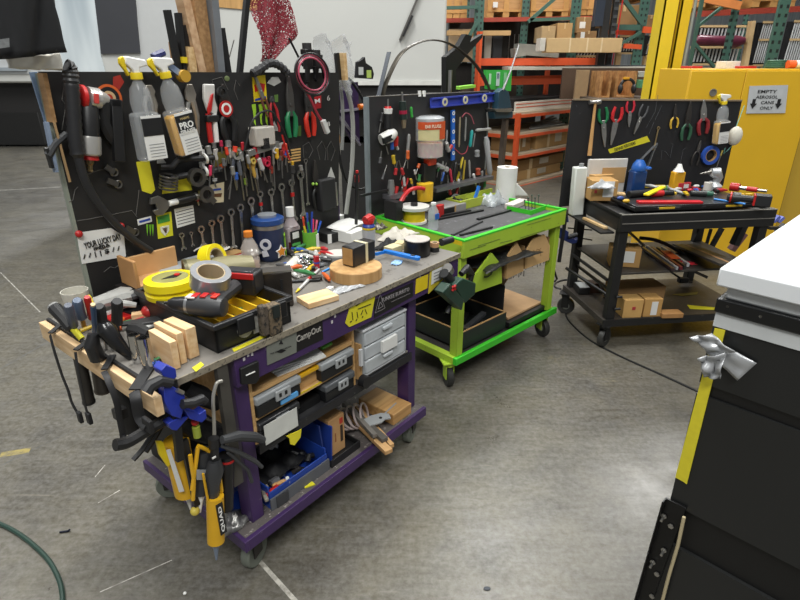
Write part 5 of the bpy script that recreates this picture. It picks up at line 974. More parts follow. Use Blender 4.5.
for i,(x,y,rz,lab) in enumerate(((245,302,30,'tan wood sliver in the black tool case, behind the chrome wrench'),(200,305,70,'yellow-stained wood shim in the black tool case'))):
    p=TR(x,y); m=MB(); m.box((0,0,0),(.1,.02,.008)); solo('wood_shim',lab,'wood shim',m,WOOD,on('P',p.x,p.y,.918+.002*i,rz))
# cordless drill lying on the tray
a=tz('P',168,303,1.0); b=tz('P',221,307,1.0); y=(b-a).normalized(); L=(b-a).length; x_=y.cross(Vector((0,0,1))); Md=Matrix((x_,y,Vector((0,0,1)))).transposed().to_4x4(); Md.translation=a
c=root('cordless_drill','red and black cordless drill lying on its side across the yellow-divided tool case','cordless drill',FR['P']@Md)
T=Matrix.Rotation(R(-90),4,'X')
m=MB(T); m.lathe([(.004,-.012),(.006,0),(.012,.004),(.02,.02),(.024,L*.3),(.026,L*.4)],18); link('chuck',m,mt('#2c2c2e',.35,.3),c)
m=MB(T); m.lathe([(.027,L*.38),(.028,L*.46)],18); link('clutch_ring',m,mt('#8e9092',.3,.6),c)
m=MB(T); m.lathe([(.029,L*.44),(.033,L*.6),(.034,L*.9),(.028,L*1.06),(.012,L*1.08)],18); bd_=link('motor_housing',m,mt('#343537',.45),c)
for z_,ya,mm in ((.034,.56,RED),(.036,.72,RED),(.036,.92,mt('#c43226',.4))): m=MB(); m.box((.0,L*ya,z_-.002),(.03,.018,.006)); link('red_inlay',m,mm,bd_,bev=.002)
m=MB(); m.box((.005,L*.5,.03),(.03,.03,.006)); link('name_plate',m,mt('#c9c4c2',.4),bd_,bev=.002)
hb=tz('P',247,277,1.0); loc=Md.inverted()@hb; d=loc-Vector((0,L*.8,0)); d.z=0
m=MB(); m.tube([(0,L*.8,0),Vector((0,L*.8,0))+d*.35,Vector((0,L*.8,0))+d*.65],[.027,.021,.024],10); link('grip',m,mt('#29292b',.6),c)
m=MB(); m.tube([Vector((-.012,L*.74,.022)),Vector((-.01,L*.76,.02))+d*.4],.006,6); link('red_stripe',m,RED,c)
e=Vector((0,L*.8,0))+d*.86; ang=math.degrees(math.atan2(d.y,d.x))
m=MB(Matrix.Translation(e)@Matrix.Rotation(R(ang),4,'Z')); m.box((0,0,0),(.075,.12,.075)); bt=link('battery',m,mt('#1f1f21',.45),c,bev=.008)
m=MB(Matrix.Translation(e)@Matrix.Rotation(R(ang),4,'Z')); m.box((-.037,0,.03),(.008,.115,.02)); m.mi=0; link('red_band',m,RED,bt,bev=.002); m=MB(Matrix.Translation(e)@Matrix.Rotation(R(ang),4,'Z')); m.box((0,0,.038),(.04,.09,.006)); link('battery_label',m,mt('#3a3a3d',.3),bt,bev=.002)
# duct tape roll on its edge on top of the drill
p=tz('P',212,296,1.0); roll('duct_tape_roll','silver duct tape roll standing on edge above the drill',on('P',p.x+.01,p.y+.02,1.03,25,18,-8),.06,.038,.05,mt('#a6a8ab',.3,.6,n=.1))
for o_ in []: pass
# left end: wood blocks
def blk(label,x,y,rz,sx,sy,sz,mat=WOOD,name='wood_block',z=TZ,lift=0,ry=0,rx=0,cat='wood block'):
    M,p=st(x,y,z=z,rz=rz,lift=lift,ry=ry,rx=rx); m=MB(); m.bb(-sx/2,sx/2,-sy/2,sy/2,0,sz); return solo(name,label,cat,m,mat,M,bev=.0015)
WB=stretch('#d0a878','#e2c49a',8,40,40)
blk('leftmost of the pale wood blocks standing on edge at the bench end',167,362,88,.12,.02,.085,WB); blk('middle of the pale wood blocks standing on edge at the bench end',173,357,90,.12,.02,.095,WB); blk('tallest of the pale wood blocks standing on edge, nearest the black tool case',184,352,92,.11,.032,.095,WB)
blk('small pale wood wedge lying behind the black spatula',147,317,-30,.09,.03,.02,WB,'wood_wedge'); blk('flat square-cut wood block lying on the bench near its front edge',318,301,-12,.125,.085,.02,WB)
# sockets
for i,(x,y,h,lab) in enumerate(((139,361,.085,'left chrome deep socket standing beside the wood blocks'),(149,368,.095,'right chrome deep socket standing beside the wood blocks'))):
    M,p=st(x,y); m=MB(); m.hollow(.017,.011,0,h,n=18); solo('deep_socket',lab,'socket',m,CHR,M,'chrome deep sockets')
# screwdrivers standing in holes along the end
def stand_driver(label,x,y,xt,yt,r_,mat,tip=None,hb=.35,name='screwdriver',cap=None,zb=TZ,v=None):
    p=tz('P',x,y,zb); t=tu('P',xt,yt,p.x-.02); 
    c=root(name,label,'screwdriver',FR['P']@Matrix.Translation(p)); d=t-p
    m=MB(); m.tube([d*hb,d*(hb+.05),d*.6,d*.93,d],[r_*.7,r_,r_*.92,r_,r_*.75],10); link('handle',m,mat,c)
    m=MB(); m.tube([Vector((0,0,0)),d*hb],[r_*.45 if tip else .004]*2,8); link('shaft',m,tip or STEEL,c)
    if cap: m=MB(); m.tube([d*.97,d*1.02],r_*.8,10); link('cap',m,cap,c)
    return c
stand_driver('black ribbed screwdriver with yellow tip leaning left at the bench end',82,339,53,306,.021,mt('#232324',.45),mt('#c6c02b',.4),.3,cap=mt('#9a9a98',.4))
stand_driver('dark grey-blue nut driver behind the black ribbed screwdriver',76,334,68,305,.014,mt('#4e5462',.4),None,.25)
stand_driver('slate blue screwdriver with amber tip at the bench end',84,326,77,300,.016,mt('#56657c',.35),mt('#d59b24',.4),.3)
stand_driver('red screwdriver handle at the bench end beside the white cup',93,324,87,297,.011,RED,None,.2)
stand_driver('navy screwdriver with pale wooden top, upright at the bench end',96,343,93,305,.008,mt('#2e4a6d',.4),mt('#2e4a6d',.4),.2,cap=mt('#c9b48a',.6))
stand_driver('left black rubber-gripped driver with chrome rod, bench end',106,340,99,306,.017,mt('#252526',.6),BLK,.35)
stand_driver('right black rubber-gripped driver, beside the grey glove',117,331,117,301,.017,mt('#2a2a2b',.6),BLK,.25)
stand_driver('small black-handled driver standing in front of the rubber grips',107,349,103,330,.006,mt('#2c2b28',.5),None,.5)
stand_driver('brown wooden awl handle at the bench end',100,333,96,309,.009,mt('#8c6a3c',.5),None,.2)
M,L=fl('P',(94,345),(114,328),.9,0,.95); rod('steel_rod','thin bright steel rod lying across the screwdrivers','rod',M,L,.003,CHR)
c=tz('P',84,316,TZ); m=MB(); m.lathe([(.001,0),(.034,0),(.042,.085),(.04,.085),(.032,.004),(.001,.004)],24); solo('white_cup','white plastic cup behind the screwdrivers at the bench end','cup',m,mt('#c9c6ba',.5),at('P',(c.x-.0,c.y+.03,c.z)))
p=tz('P',108,316,TZ); 
# glove
c=root('work_glove','grey work glove with yellow cuff edge lying behind the rubber grips','glove',on('P',p.x+.02,p.y-.0,TZ+.02,-12)); GL=mt('#a9a9a5',.8,n=.15,s=60)
m=MB(); m.tube([(-.06,0,.03),(-.02,.0,.035),(.04,0,.04),(.075,0,.035)],[.028,.03,.04,.03],10,flat=(.7,1,(0,0,1))); link('palm',m,GL,c)
for i,(a_,l_) in enumerate(((-.028,.06),(-.01,.07),(.01,.065),(.028,.05))): m=MB(); m.tube([(.06,a_,.035),(.06+l_*.6,a_*1.3,.04),(.06+l_,a_*1.4,.025)],[.012,.011,.008],8); link('finger',m,mt('#3a3a3b',.6),c)
m=MB(); m.tube([(.0,-.03,.03),(.03,-.06,.03),(.06,-.07,.02)],[.012,.012,.009],8); link('thumb',m,GL,c); m=MB(); m.ring((0,0,0),.03,.006,T=Matrix.Translation((-.06,0,.03))@Matrix.Rotation(R(90),4,'Y')); link('yellow_cuff',m,YEL,c)
M,p=st(150,317); m=MB(); m.sph((0,0,.022),(.024,.024,.022)); solo('red_ball','small red rubber ball beside the wood wedge','ball',m,mt('#b82f2b',.35),M)
M,L=fl('P',(122,327),(176,320),.885,.006); m=MB(); m.prism([(-.012,0),(.012,0),(.022,L*.4),(.024,L),(-.024,L),(-.022,L*.4)],0,.008); solo('black_spatula','flat black plastic spreader lying behind the wood blocks','spreader',m,mt('#2d2d2e',.5),M,bev=.002)
# black spray gun head
M,p=st(120,358); c=root('black_nozzle','glossy black tapered nozzle resting upright at the bench edge','nozzle',on('P',p.x,p.y,TZ+.03)); 
m=MB(); m.tube([(.02,-.03,-.03),(.0,-.0,.02),(-.012,.02,.06),(-.014,.024,.08)],[.01,.021,.027,.016],14); link('body',m,mt('#161617',.25),c); m=MB(); m.tube([(-.04,.05,-.03),(-.05,.04,.02),(-.04,.04,.05)],[.022,.022,.014],12); link('rear_body',m,mt('#1d1d1e',.4),c)
M,L=fl('P',(132,333),(150,338),.9,.0); m=MB(); m.tube([(0,0,.012),(0,L*.5,.016),(0,L,.012)],[.02,.024,.016],8); solo('black_grip_piece','black ribbed grip lying behind the nozzle','grip',m,RUB,M)
# right half of the bench: bottle, cup, mug...
def lathe_thing(name,label,cat,x,y,parts,k='P',z=TZ,dz=0,rz=0,rx=0):
    M,p=st(x,y,k,z,rz,rx,lift=dz); c=root(name,label,cat,M); 
    for nm,prof,mat in parts: m=MB(); m.lathe(prof,24); link(nm,m,mat,c)
    return c,p
BX=lambda p: None
c,p=lathe_thing('plastic_bottle','clear ribbed drink bottle with an orange cap, mostly empty','bottle',252,270,[('bottle',[(.03,0),(.036,.01),(.036,.05),(.033,.06),(.036,.07),(.034,.1),(.02,.13),(.014,.14),(.014,.145)],mt('#d8cfc8',.15,tr=.6)),('liquid',[(.001,.003),(.033,.003),(.033,.035),(.001,.035)],mt('#a67c5a',.3)),('cap',[(.001,.145),(.018,.143),(.018,.165),(.001,.167)],mt('#d97e2a',.5))])
# tumbler
M,p=st(271,256); r_=wd('P',p,15); hT=hh('P',p,214); c=root('tumbler','large navy insulated tumbler covered in stickers, by the wrenches','tumbler',M)
m=MB(); m.lathe([(r_*.75,0),(r_*.95,.02),(r_,hT*.75),(r_,hT*.8)],28); b_=link('body',m,mt('#1f2c4c',.35),c); m=MB(); m.lathe([(r_*1.0,hT*.72),(r_*1.01,hT*.72),(r_*1.01,hT*.8),(r_,hT*.8)],28); link('steel_band',m,STEEL,c); m=MB(); m.lathe([(r_,hT*.8),(r_*1.06,hT*.82),(r_*1.06,hT*.92),(r_*.9,hT*.95),(.001,hT*.95)],28); link('lid',m,mt('#23447e',.3),c); m=MB(); m.lathe([(r_*.6,hT*.95),(r_*.62,hT),(r_*.5,hT),(.001,hT*.97)],24); link('lid_cap',m,mt('#a9aeb3',.2,.3),c)
vf=-r_-.002
m=MB(); TT=Matrix.Rotation(R(-15),4,'Z')
star=[((.026 if i%2==0 else .014)*math.sin(math.pi*2*i/10),(.024 if i%2==0 else .013)*math.cos(math.pi*2*i/10)) for i in range(10)]
m=MB(Matrix.Rotation(R(6),4,'Z')@Matrix.Translation((0,vf,hT*.22))@Matrix.Rotation(R(90),4,'X')); m.use(WHT); m.prism([(a*1.25,b*1.25) for a,b in star],-.004,.001); m.use(mt('#d98a2e',.5)); m.prism(star,0,.002); link('star_sticker',m,None,b_)
m=MB(Matrix.Rotation(R(-52),4,'Z')@Matrix.Translation((0,vf,hT*.42))@Matrix.Rotation(R(90),4,'X')); m.hollow(.024,.012,-.004,.001); m.prism([(-.02,-.03),(.0,-.02),(.01,-.05),(-.015,-.055)],-.004,.001); link('white_sticker',m,mt('#c4c5cb',.5),b_)
m=MB(Matrix.Rotation(R(48),4,'Z')@Matrix.Translation((0,vf,hT*.35))@Matrix.Rotation(R(90),4,'X')); m.prism([(-.012,.035),(.012,.042),(.008,.02),(.01,-.05),(.002,-.06),(.0,.02)],-.004,.001); link('green_sticker',m,mt('#8fc42f',.5),b_)
# red white box behind bottle
M,p=st(234,258,rz=0); m=MB(); m.bb(-.07,.06,-.0,.06,0,.065); c=root('red_carton','open red and white small carton behind the clear bottle','carton',M); link('carton',m,RED,c); m=MB(); m.bb(-.02,.05,-.002,.0,.005,.06); link('white_panel',m,PAPER,c); m=MB(); m.bb(-.07,.06,.0,.06,.065,.068); link('flap',m,CARD,c)
# bottle 409-like
M,p=st(293,243); h=hh('P',p,207); r_=wd('P',p,8); c=root('dark_bottle','squat clear bottle of dark red liquid with white cap and black label','bottle',M)
m=MB(); m.box((0,0,h*.3),(r_*2,r_*1.4,h*.6)); link('bottle',m,mt('#c2b6b6',.15,tr=.4),c,bev=.012); m=MB(); m.lathe([(r_*.95,h*.6),(r_*.4,h*.78),(r_*.4,h*.8)],20); link('shoulder',m,mt('#c2b6b6',.15,tr=.4),c); m=MB(); m.box((0,0,h*.15),(r_*1.9,r_*1.3,h*.24)); link('liquid',m,mt('#5c1622',.3),c); m=MB(); m.lathe([(r_*.5,h*.8),(r_*.5,h),(.001,h)],20); link('white_cap',m,WHT,c); m=MB(); m.box((0,-r_*.72,h*.32),(r_*1.6,.003,h*.36)); l=link('label',m,BLK,c); m=MB(); m.box((0,-r_*.75,h*.2),(r_*1.3,.002,h*.06)); link('green_band',m,mt('#5bb05a',.5),l); m=MB(); m.box((0,-r_*.75,h*.4),(r_*1.0,.002,h*.14)); link('label_letters',m,WHT,l)
# small speaker dome behind (grey bowl with stand)
M,p=st(254,232); m=MB(); m.lathe([(.001,.05),(.04,.05),(.035,.06),(.02,.075),(.001,.08)],20); m.cyl((0,0,0),(0,0,.052),.005,n=8); solo('steel_dome','small steel domed cap on a thin stem before the wrenches','cap',m,STEEL,M)
# pen cup
M,p=st(311,250); h=hh('P',p,231); r_=wd('P',p,7.5); c=root('pen_cup','green and white cup holding coloured pens','pen cup',M); m=MB(); m.hollow(r_,r_*.92,0,h,n=24); m.lathe([(.001,0),(r_,0),(r_,.003),(.001,.003)],24); link('cup',m,mt('#6fb23c',.4),c); m=MB(Matrix.Rotation(R(30),4,'Z')); m.box((0,-r_,h*.45),(r_*.9,.004,h*.8)); link('white_patch',m,WHT,c)
for i,(dx,dy,tx,ty,cc,nm_) in enumerate(((-.5,.2,303,217,'#d84a2a','orange-red'),(-.4,-.3,304,226,'#d7c32a','yellow'),(0,.3,307,213,'#2b4fae','blue'),(.1,.1,312,212,'#2546a0','dark blue'),(.0,-.4,308,222,'#2d8a4a','green'),(.2,-.3,313,219,'#d93a68','pink'),(.4,0,317,220,'#df6e8a','rose'),(.5,.2,321,221,'#2f5fc4','bright blue'),(.3,.35,313,222,'#e6d23a','pale yellow'))):
    b=Vector((dx*r_,dy*r_,.004)); t=tv('P',tx,ty,p.y)-p; d=t-b; mk=MB(); mk.use(mt(cc,.35)); mk.tube([Vector((0,0,0)),d*.85],.0042,8); mk.tube([d*.86,d],.005,8); solo('pen',nm_+' pen standing in the green and white cup','pen',mk,None,FR['P']@Matrix.Translation(p+b),'pens in the green cup')
# cartons
def boxp(name,label,cat,A,Bf,h,mat,dp,k='P',z=TZ,lift=0,extra=None,bev=.002,group=None,v=None):   # front base edge from A to Bf, depth dp away
    a=tz(k,*A,z+lift); b=tz(k,*Bf,z+lift); x=(b-a); L=x.length; x.normalize(); y=Vector((0,0,1)).cross(x); m_=Matrix((x,y,Vector((0,0,1)))).transposed().to_4x4(); m_.translation=a
    c=root(name,label,cat,FR[k]@m_,group); m=MB(); m.bb(0,L,0,dp,0,h); link('body',m,mat,c,bev=bev)
    if extra:
        for nm,(x0,x1,z0,z1),mt_ in extra: m=MB(); m.bb(L*x0,L*x1,-.002,0,h*z0,h*z1); link(nm,m,mt_,c)
    return c,L
boxp('white_tape_box','white flat carton with grey clasp behind the pens','carton',(322,228),(345,222),.04,mt('#cfcfcb',.5),.13,extra=[('clasp',(.4,.6,.1,.7),GREY),('end_cap',(.96,1.0,0,1),BLK)])
boxp('black_white_box','black and white open carton in front of the white flat carton','carton',(328,244),(352,238),.045,mt('#1c1c1c',.5),.12,extra=[('white_side',(0,.15,0,1),PAPER)])
M,p=st(348,236,rz=10); m=MB(); m.sheet(lambda a,b:Vector((.2*(a-.5),.11*(b-.5),.05+.01*math.sin(3*a)+.01*b)),8,6,.002); solo('paper_sheet','white paper sheet lying over the black and white carton','paper',m,PAPER,M,smooth=80)
boxp('white_carton','small white carton right of the black and white carton','carton',(352,244),(366,238),.05,PAPER,.12)
lathe_thing('grey_tin','round grey tin with white lid behind the wooden disc','tin',338,262,[('tin',[(.001,0),(.052,0),(.052,.035),(.05,.037)],mt('#7b7e80',.4)),('lid',[(.05,.036),(.05,.042),(.001,.042)],mt('#bdbbb4',.5))],dz=0)
c,p=lathe_thing('spray_can','small blue and yellow spray can with red cap on the black block','spray can',369,243,[('can',[(.001,0),(.026,0),(.027,.003),(.027,.075),(.02,.085)],mt('#2c3f8f',.35)),('label',[(.0275,.015),(.0275,.06)],mt('#aeb0b4',.4)),('yellow_stripe',[(.0277,.062),(.0277,.07)],YEL),('cap',[(.021,.085),(.023,.088),(.023,.1),(.001,.102)],RED)],z=.96)
m=MB(); m.tube([(-.02,0,.1),(.01,0,.106),(.03,0,.1)],[.018,.02,.012],10); link('tilted_cap',m,RED,c)
# disc of wood + black block
M,p=st(356,284); Rd=wd('P',p,27); p2=tz('P',356,276,TZ)
m=MB(); m.lathe([(.001,0),(Rd,0),(Rd,.042),(Rd-.002,.045),(.001,.045)],40); solo('wooden_disc','thick round plywood disc lying on the bench under the black block','wooden disc',m,stretch('#a8804f','#c49d69',30,30,3),at('P',p2))
c,L=boxp('black_block','black-painted block with cork-coloured end and a pale strap, on the wooden disc','block',(342,265),(354,268),.08,mt('#1b1b1c',.45),.14,z=.9225,extra=[('cork_end',(.1,.92,.08,.92),mt('#ab8450',.8,n=.2,s=40))],bev=.006)
m=MB(); m.bb(-.001,L+.001,.075,.09,-.0,.0815); link('pale_strap',m,mt('#cfc9a6',.6),c)
# marker red etc.
def lying(name,label,cat,A,Bq,r_,segs,z=TZ,k='P',lift=0,z2=None,group=None):
    M,L=fl(k,A,Bq,z,r_+lift,z2); c=root(name,label,cat,M,group)
    for nm,a,b,ra,rb,mat in segs: m=MB(); m.tube([(0,L*a,0),(0,L*b,0)],[ra*r_,rb*r_],12); link(nm,m,mat,c)
    return c
c,p=lathe_thing('red_tube','small red spray tube with white nozzle, upright before the grey tin','tube',317,270,[('tube',[(.001,0),(.012,0),(.012,.06),(.007,.065)],mt('#b11c25',.35)),('blue_band',[(.0125,.03),(.0125,.037)],BLU),('nozzle',[(.008,.065),(.01,.07),(.005,.085),(.001,.086)],WHT)])
lying('caulk_pen','silver and red pointed tool lying across the bench centre','pen tool',(296,294),(319,271),.007,[('tip',0,.12,.3,.8,YEL),('body',.12,.5,.8,1,mt('#c9c9c6',.3,.3)),('red_grip',.5,.68,1.1,1.1,RED),('end',.68,1,.9,.7,mt('#c9c9c6',.3,.3))])
lying('blue_pen','short bright blue stick beside the wooden disc','stick',(322,273),(330,269),.004,[('body',0,1,1,1,mt('#2f86cf',.4))])
lying('red_cap_bottle','small white bottle with red cap lying beside the steel flask','bottle',(256,296),(275,297),.013,[('red_cap',0,.3,1,1,RED),('bottle',.3,1,1.2,1.2,WHT)],z=.885)
M,p=st(282,305); h=hh('P',p,262)
c=root('steel_flask','dark steel rectangular can standing behind the tool case corner','metal can',on('P',p.x,p.y,TZ,-35)); m=MB(); m.bb(-.055,.04,-.02,.03,0,h*.8); link('body',m,mt('#4b4540',.3,.7,n=.3),c,bev=.004); m=MB(); m.bb(-.057,.042,-.022,.032,h*.8,h*.84); link('lid',m,STEEL,c); m=MB(); m.bb(-.0,.008,-.024,-.02,0,h*.65); link('black_strip',m,BLK,c)
# camo phone/holster hanging at the tray's right front corner
p=tv('P',271,333,.02); c=root('camo_pouch','camouflage pouch with a clip hanging at the front corner of the tool case','pouch',FR['P']@Matrix.Translation((p.x,.012,p.z))); m=MB(); m.bb(-.018,.03,-.018,.02,.0,.10); link('pouch',m,mt('#6b5c48',.8,n=.3,s=60,worn='#26241f',wa=.5,ws=70),c,bev=.006); m=MB(); m.bb(-.006,.018,-.024,-.018,.06,.1); link('screen',m,mt('#2d3230',.3),c)
m=MB(); m.bb(-.045,-.02,-.018,.01,.01,.11); link('side_pouch',m,mt('#5b5044',.8,n=.4,s=70,worn='#1f1e1b',wa=.5,ws=80),c,bev=.006)
# small clutter between
lying('black_tube_end','black marker lying at the foot of the dark bottle','marker',(285,252),(303,262),.011,[('body',0,.75,1,1,mt('#3b3a38',.4)),('band',.75,.85,1.05,1.05,YEL),('tip',.85,1,.8,.5,BLK)])
lying('drill_bit','grey cylinder with red end lying left of the red tube','cylinder',(290,268),(302,259),.012,[('body',0,.7,1,1,STEEL),('red_end',.7,1,1,1,RED)])
lying('steel_hammer','steel head piece lying in front of the red tube','metal piece',(312,281),(322,280),.012,[('body',0,1,1,.9,mt('#4e4a45',.3,.8))])
lying('black_bar_small','black flat bar lying in front of the clear tubes on the bench','bar',(289,283),(320,281),.006,[('body',0,1,1,1,BLK)])
lying('white_roll','white ribbed roll of cloth lying right of the tumbler','roll',(287,277),(297,266),.024,[('body',0,1,1,.9,mt('#c9c4b8',.7,n=.2,s=30))])
M,p=st(302,268); m=MB(); 
for i in range(7): m.ring((.01*(i%3)-.01,.008*(i%2),.006+.006*i),.02+.002*(i%3),.0035,n=14,T=Matrix.Rotation(R(18*(i%4)),4,'X'))
solo('wire_coil','small tangled coil of bright wire beside the white roll','wire',m,CHR,M)
def crumple(name,label,cat,x,y,sx,sy,h,mat,rz=0,k='P',z=TZ,seed=1,dz=0,nn=12):
    M,p=st(x,y,k,z,rz,lift=dz); rn=random.Random(seed); ph=[rn.uniform(0,6) for _ in range(6)]
    m=MB(); m.sheet(lambda a,b:Vector((sx*(a-.5)*(1+.1*math.sin(8*b+ph[0])),sy*(b-.5)*(1+.12*math.sin(7*a+ph[1])),.002+h*(.55+.45*math.sin(7*a+ph[2])*math.cos(6*b+ph[3])+.18*math.sin(15*a-11*b+ph[4]))*abs(math.sin(math.pi*a)*math.sin(math.pi*b))**.5+.003*math.sin(31*a+17*b))),nn,nn,.001); return solo(name,label,cat,m,mat,M,smooth=50)
crumple('plastic_scrap','clear crumpled plastic strip lying in front of the wooden disc','plastic wrap',343,291,.17,.035,.015,mt('#b9bbbd',.2,tr=.35,n=.2,bump=.5),-52+40)
crumple('plastic_wrap','crumpled grey plastic wrap behind the red tube','plastic wrap',325,262,.12,.08,.04,mt('#aeb2b6',.2,tr=.4,n=.2),0,seed=3)
blk('small white cap block lying on the crumpled plastic strip',330,290,10,.025,.02,.012,WHT,'white_cap_block',cat='block')
# black cup, rolls, clamp on the right corner
M,p=st(416,259); r_=wd('P',p,13.5); p2=tz('P',417,254,TZ); c=root('black_roll','wide black tape roll with white top, near the right end of the purple bench','tape roll',at('P',p2)); m=MB(); m.lathe([(.001,0),(r_,0),(r_,.068),(r_*.97,.07)],32); link('tape',m,mt('#141416',.3),c); m=MB(); m.lathe([(r_*.97,.07),(r_*.95,.073),(r_*.25,.073),(.001,.07)],32); link('white_top',m,mt('#b9b2ab',.6,n=.2,s=20),c)
p2=tz('P',434.5,251,TZ); roll('small_tape_roll','small black and tan tape roll beside the wide black roll',at('P',p2),.022,.012,.02,BLK); roll('small_tape_roll','small tan tape roll stacked on the small black one',at('P',p2+Vector((0,0,.0205))),.02,.012,.022,mt('#b98d66',.6))
lying('black_cylinder','black cylinder lying at the back right end of the purple bench','cylinder',(441,246),(452,243),.018,[('body',0,1,1,.9,mt('#26272a',.4))])
blk('cream yellow foam block behind the blue clamp',393,252,0,.07,.05,.03,mt('#c5bb95',.8,n=.1),'foam_block',cat='foam block'); blk('second cream foam block right behind the blue clamp',400,248,20,.05,.04,.03,mt('#c8b78c',.8,n=.1),'foam_block',cat='foam block')
M,L=fl('P',(384,254),(420,262),.89,.006); c=root('blue_scraper','bright blue plastic scraper handle lying near the front edge','scraper',M); m=MB(); m.prism([(-.008,0),(.008,0),(.012,L*.5),(.012,L*.97),(0,L),(-.012,L*.97),(-.012,L*.5)],0,.016); link('handle',m,mt('#2376cf',.35),c,bev=.003); m=MB(); m.box((0,L*.8,.017),(.012,.02,.002)); link('black_inlay',m,BLK,c); m=MB(); m.prism([(-.008,.01),(.008,.01),(.05,-.0),(.055,-.012)],0,.012); link('blade_arm',m,mt('#2376cf',.35),c); 
crumple('blue_film','light blue crumpled film under the blue scraper','film',397,263,.06,.04,.006,mt('#8db4dd',.3),20,seed=6)
crumple('newspaper','crumpled off-white paper and foil at the back right of the purple bench','paper',398,237,.2,.13,.05,mt('#b7b2a6',.6,n=.2,s=14,bump=.4),10,seed=8)
crumple('black_cloth','black rag in front of the crumpled paper','rag',388,246,.16,.07,.035,mt('#151516',.8),5,seed=9)
crumple('plastic_wrap','pale plastic wrap heap between the marker and the red tube','plastic wrap',299,274,.08,.08,.03,mt('#c5c3bc',.3,tr=.2),0,seed=11)
stand_driver('red-capped black rod standing upright between the two tool boards',356,236,357,172,.008,BLK,BLK,.1,'grease_gun',cap=RED)
m=MB(); p=tz('P',357,236,TZ); t=tu('P',357,182,p.x); m.tube([t,t+Vector((0,0,.03))],.011,8); m.T=Matrix.Identity(4); solo('red_sleeve','red sleeve at the top of the upright black rod','sleeve',m,RED,FR['P'])
lathe_thing('small_white_bottle','small white bottle with pink tip behind the white flat carton','bottle',352,224,[('bottle',[(.001,0),(.014,0),(.014,.03),(.005,.05)],WHT),('pink_tip',[(.006,.05),(.005,.06),(.001,.062)],mt('#d63a6c',.4))])
lathe_thing('green_reel','dark green round spool at the back of the purple bench','spool',371,226,[('spool',[(.001,0),(.03,0),(.03,.045),(.001,.045)],mt('#2d6b4a',.5))])
crumple('small_parts_heap','heap of small metal bits behind the spray can','metal bits',378,228,.08,.08,.035,mt('#6e695f',.4,.5,n=.5,s=60),0,seed=12)
# extra wrapped items at board foot between the red carton and plywood
crumple('clear_bag','clear crumpled bag beside the red carton','bag',258,282,.07,.07,.05,mt('#b8b0a6',.2,tr=.3),0,seed=14)
# ================================================================ HANGING FROM THE WOODEN RAIL
def hang(k,pts,w_,th,mat,name,lab,cat,flat=(1,.25,(0,1,0))):
    P0=smooth_path([tu(k,x,y,u) for x,y,u in pts],5); o0=P0[0].copy(); m=MB(); m.tube([p-o0 for p in P0],w_,8,flat=flat); return solo(name,lab,cat,m,mat,FR[k]@Matrix.Translation(o0))
ST=mt('#1a1a1c',.6)
def vstrap(top,path,w_,lab,tail=True):
    c=root('velcro_strap',lab,'strap',FR['P']); a=tz('P',*top[0],.882); b=tz('P',*top[1],.882); e=Vector((-.252,a.y*.3+b.y*.7,.872))
    t1=tu('P',*path[0],-.252)
    m=MB(); m.bar(b,Vector((-.25,t1.y,.876)),w_,.004,0); 
    P0=smooth_path([Vector((-.252,t1.y,.87))]+[tu('P',x,y,-.262) for x,y in path[1:]],5); link('top_band',m,ST,c)
    m=MB(); m.tube(P0,w_*.5,8,flat=(1,.25,(0,1,0))); link('hanging_tail',m,ST,c)
    p=P0[-1]; m=MB(); m.box(p+Vector((0,0,-.0)),(.012,w_*1.3,.04)); link('end_tab',m,ST,c,bev=.003)
vstrap(((52,330),(62,323)),((49,331),(54,350),(62,375),(68,390),(72,403),(80,417)),.016,'black strap hanging from the wooden rail, farthest left')
vstrap(((78,347),(88,341)),((74,347),(78,370),(82,390),(85,405),(89,418)),.018,'black strap hanging from the wooden rail, second from left')
vstrap(((104,364),(113,355)),((102,363),(108,380),(116,400),(120,420),(124,440)),.018,'black strap hanging from the wooden rail, third from left')
vstrap(((135,378),(150,366)),((132,382),(136,400),(140,418),(148,425)),.03,'wide black strap at the front end of the wooden rail')
def htube(name,lab,cat,A,Bq,r_,mat,u=-.2,v=None,cap=None):
    a=tu('P',*A,u); b=tu('P',*Bq,u); c=root(name,lab,cat,FR['P']@Matrix.Translation(a)); m=MB(); m.tube([Vector((0,0,0)),(b-a)],r_,14); link('body',m,mat,c)
    if cap: m=MB(); m.tube([(b-a)*.97,(b-a)*1.01],r_*1.08,14); link('end_cap',m,cap,c)
    return c
htube('hanging_tube','long dark tube hanging under the bench end beside the second strap','tube',(78,350),(89,402),.019,mt('#2c2925',.4),cap=BLK); htube('hanging_tube','short dark brown tube hanging under the wooden rail','tube',(98,358),(103,390),.024,mt('#29241f',.4),cap=mt('#3b342c',.5))
htube('hanging_sheath','black sheath hanging from the bench end beside the third strap','sheath',(122,372),(131,428),.032,mt('#1c1c1d',.55),u=-.2); htube('hanging_sheath','wide black sheath hanging behind the front strap','sheath',(143,395),(152,425),.035,mt('#161617',.6),u=-.18)
m=MB(); p=tu('P',120,413,-.25); m.box((0,0,0),(.03,.03,.03)); solo('strap_buckle','square black buckle on the third strap','buckle',m,BLK,FR['P']@Matrix.Translation(p))
# black webbing and hoses fanning at the corner
for i,(pts,w_,lab) in enumerate(((((115,445),(128,442),(145,432),(165,420)),.026,'thick black tube sticking out left under the bench corner'),(((133,460),(142,450),(150,438),(163,418)),.012,'thin curved black lever pointing down left under the bench corner'),(((132,440),(145,428),(158,420),(172,412)),.014,'black strap loop under the bench corner, upper'),(((146,452),(155,438),(162,425),(170,410)),.012,'black grip lever behind the thick tube'))):
    P0=smooth_path([tv('P',x,y,.02+.03*i) for x,y in pts],5); m=MB(); m.tube([p-P0[0] for p in P0],w_*.62,8); solo('black_lever',lab,'lever',m,mt('#1d1d1e',.45),FR['P']@Matrix.Translation(P0[0]))
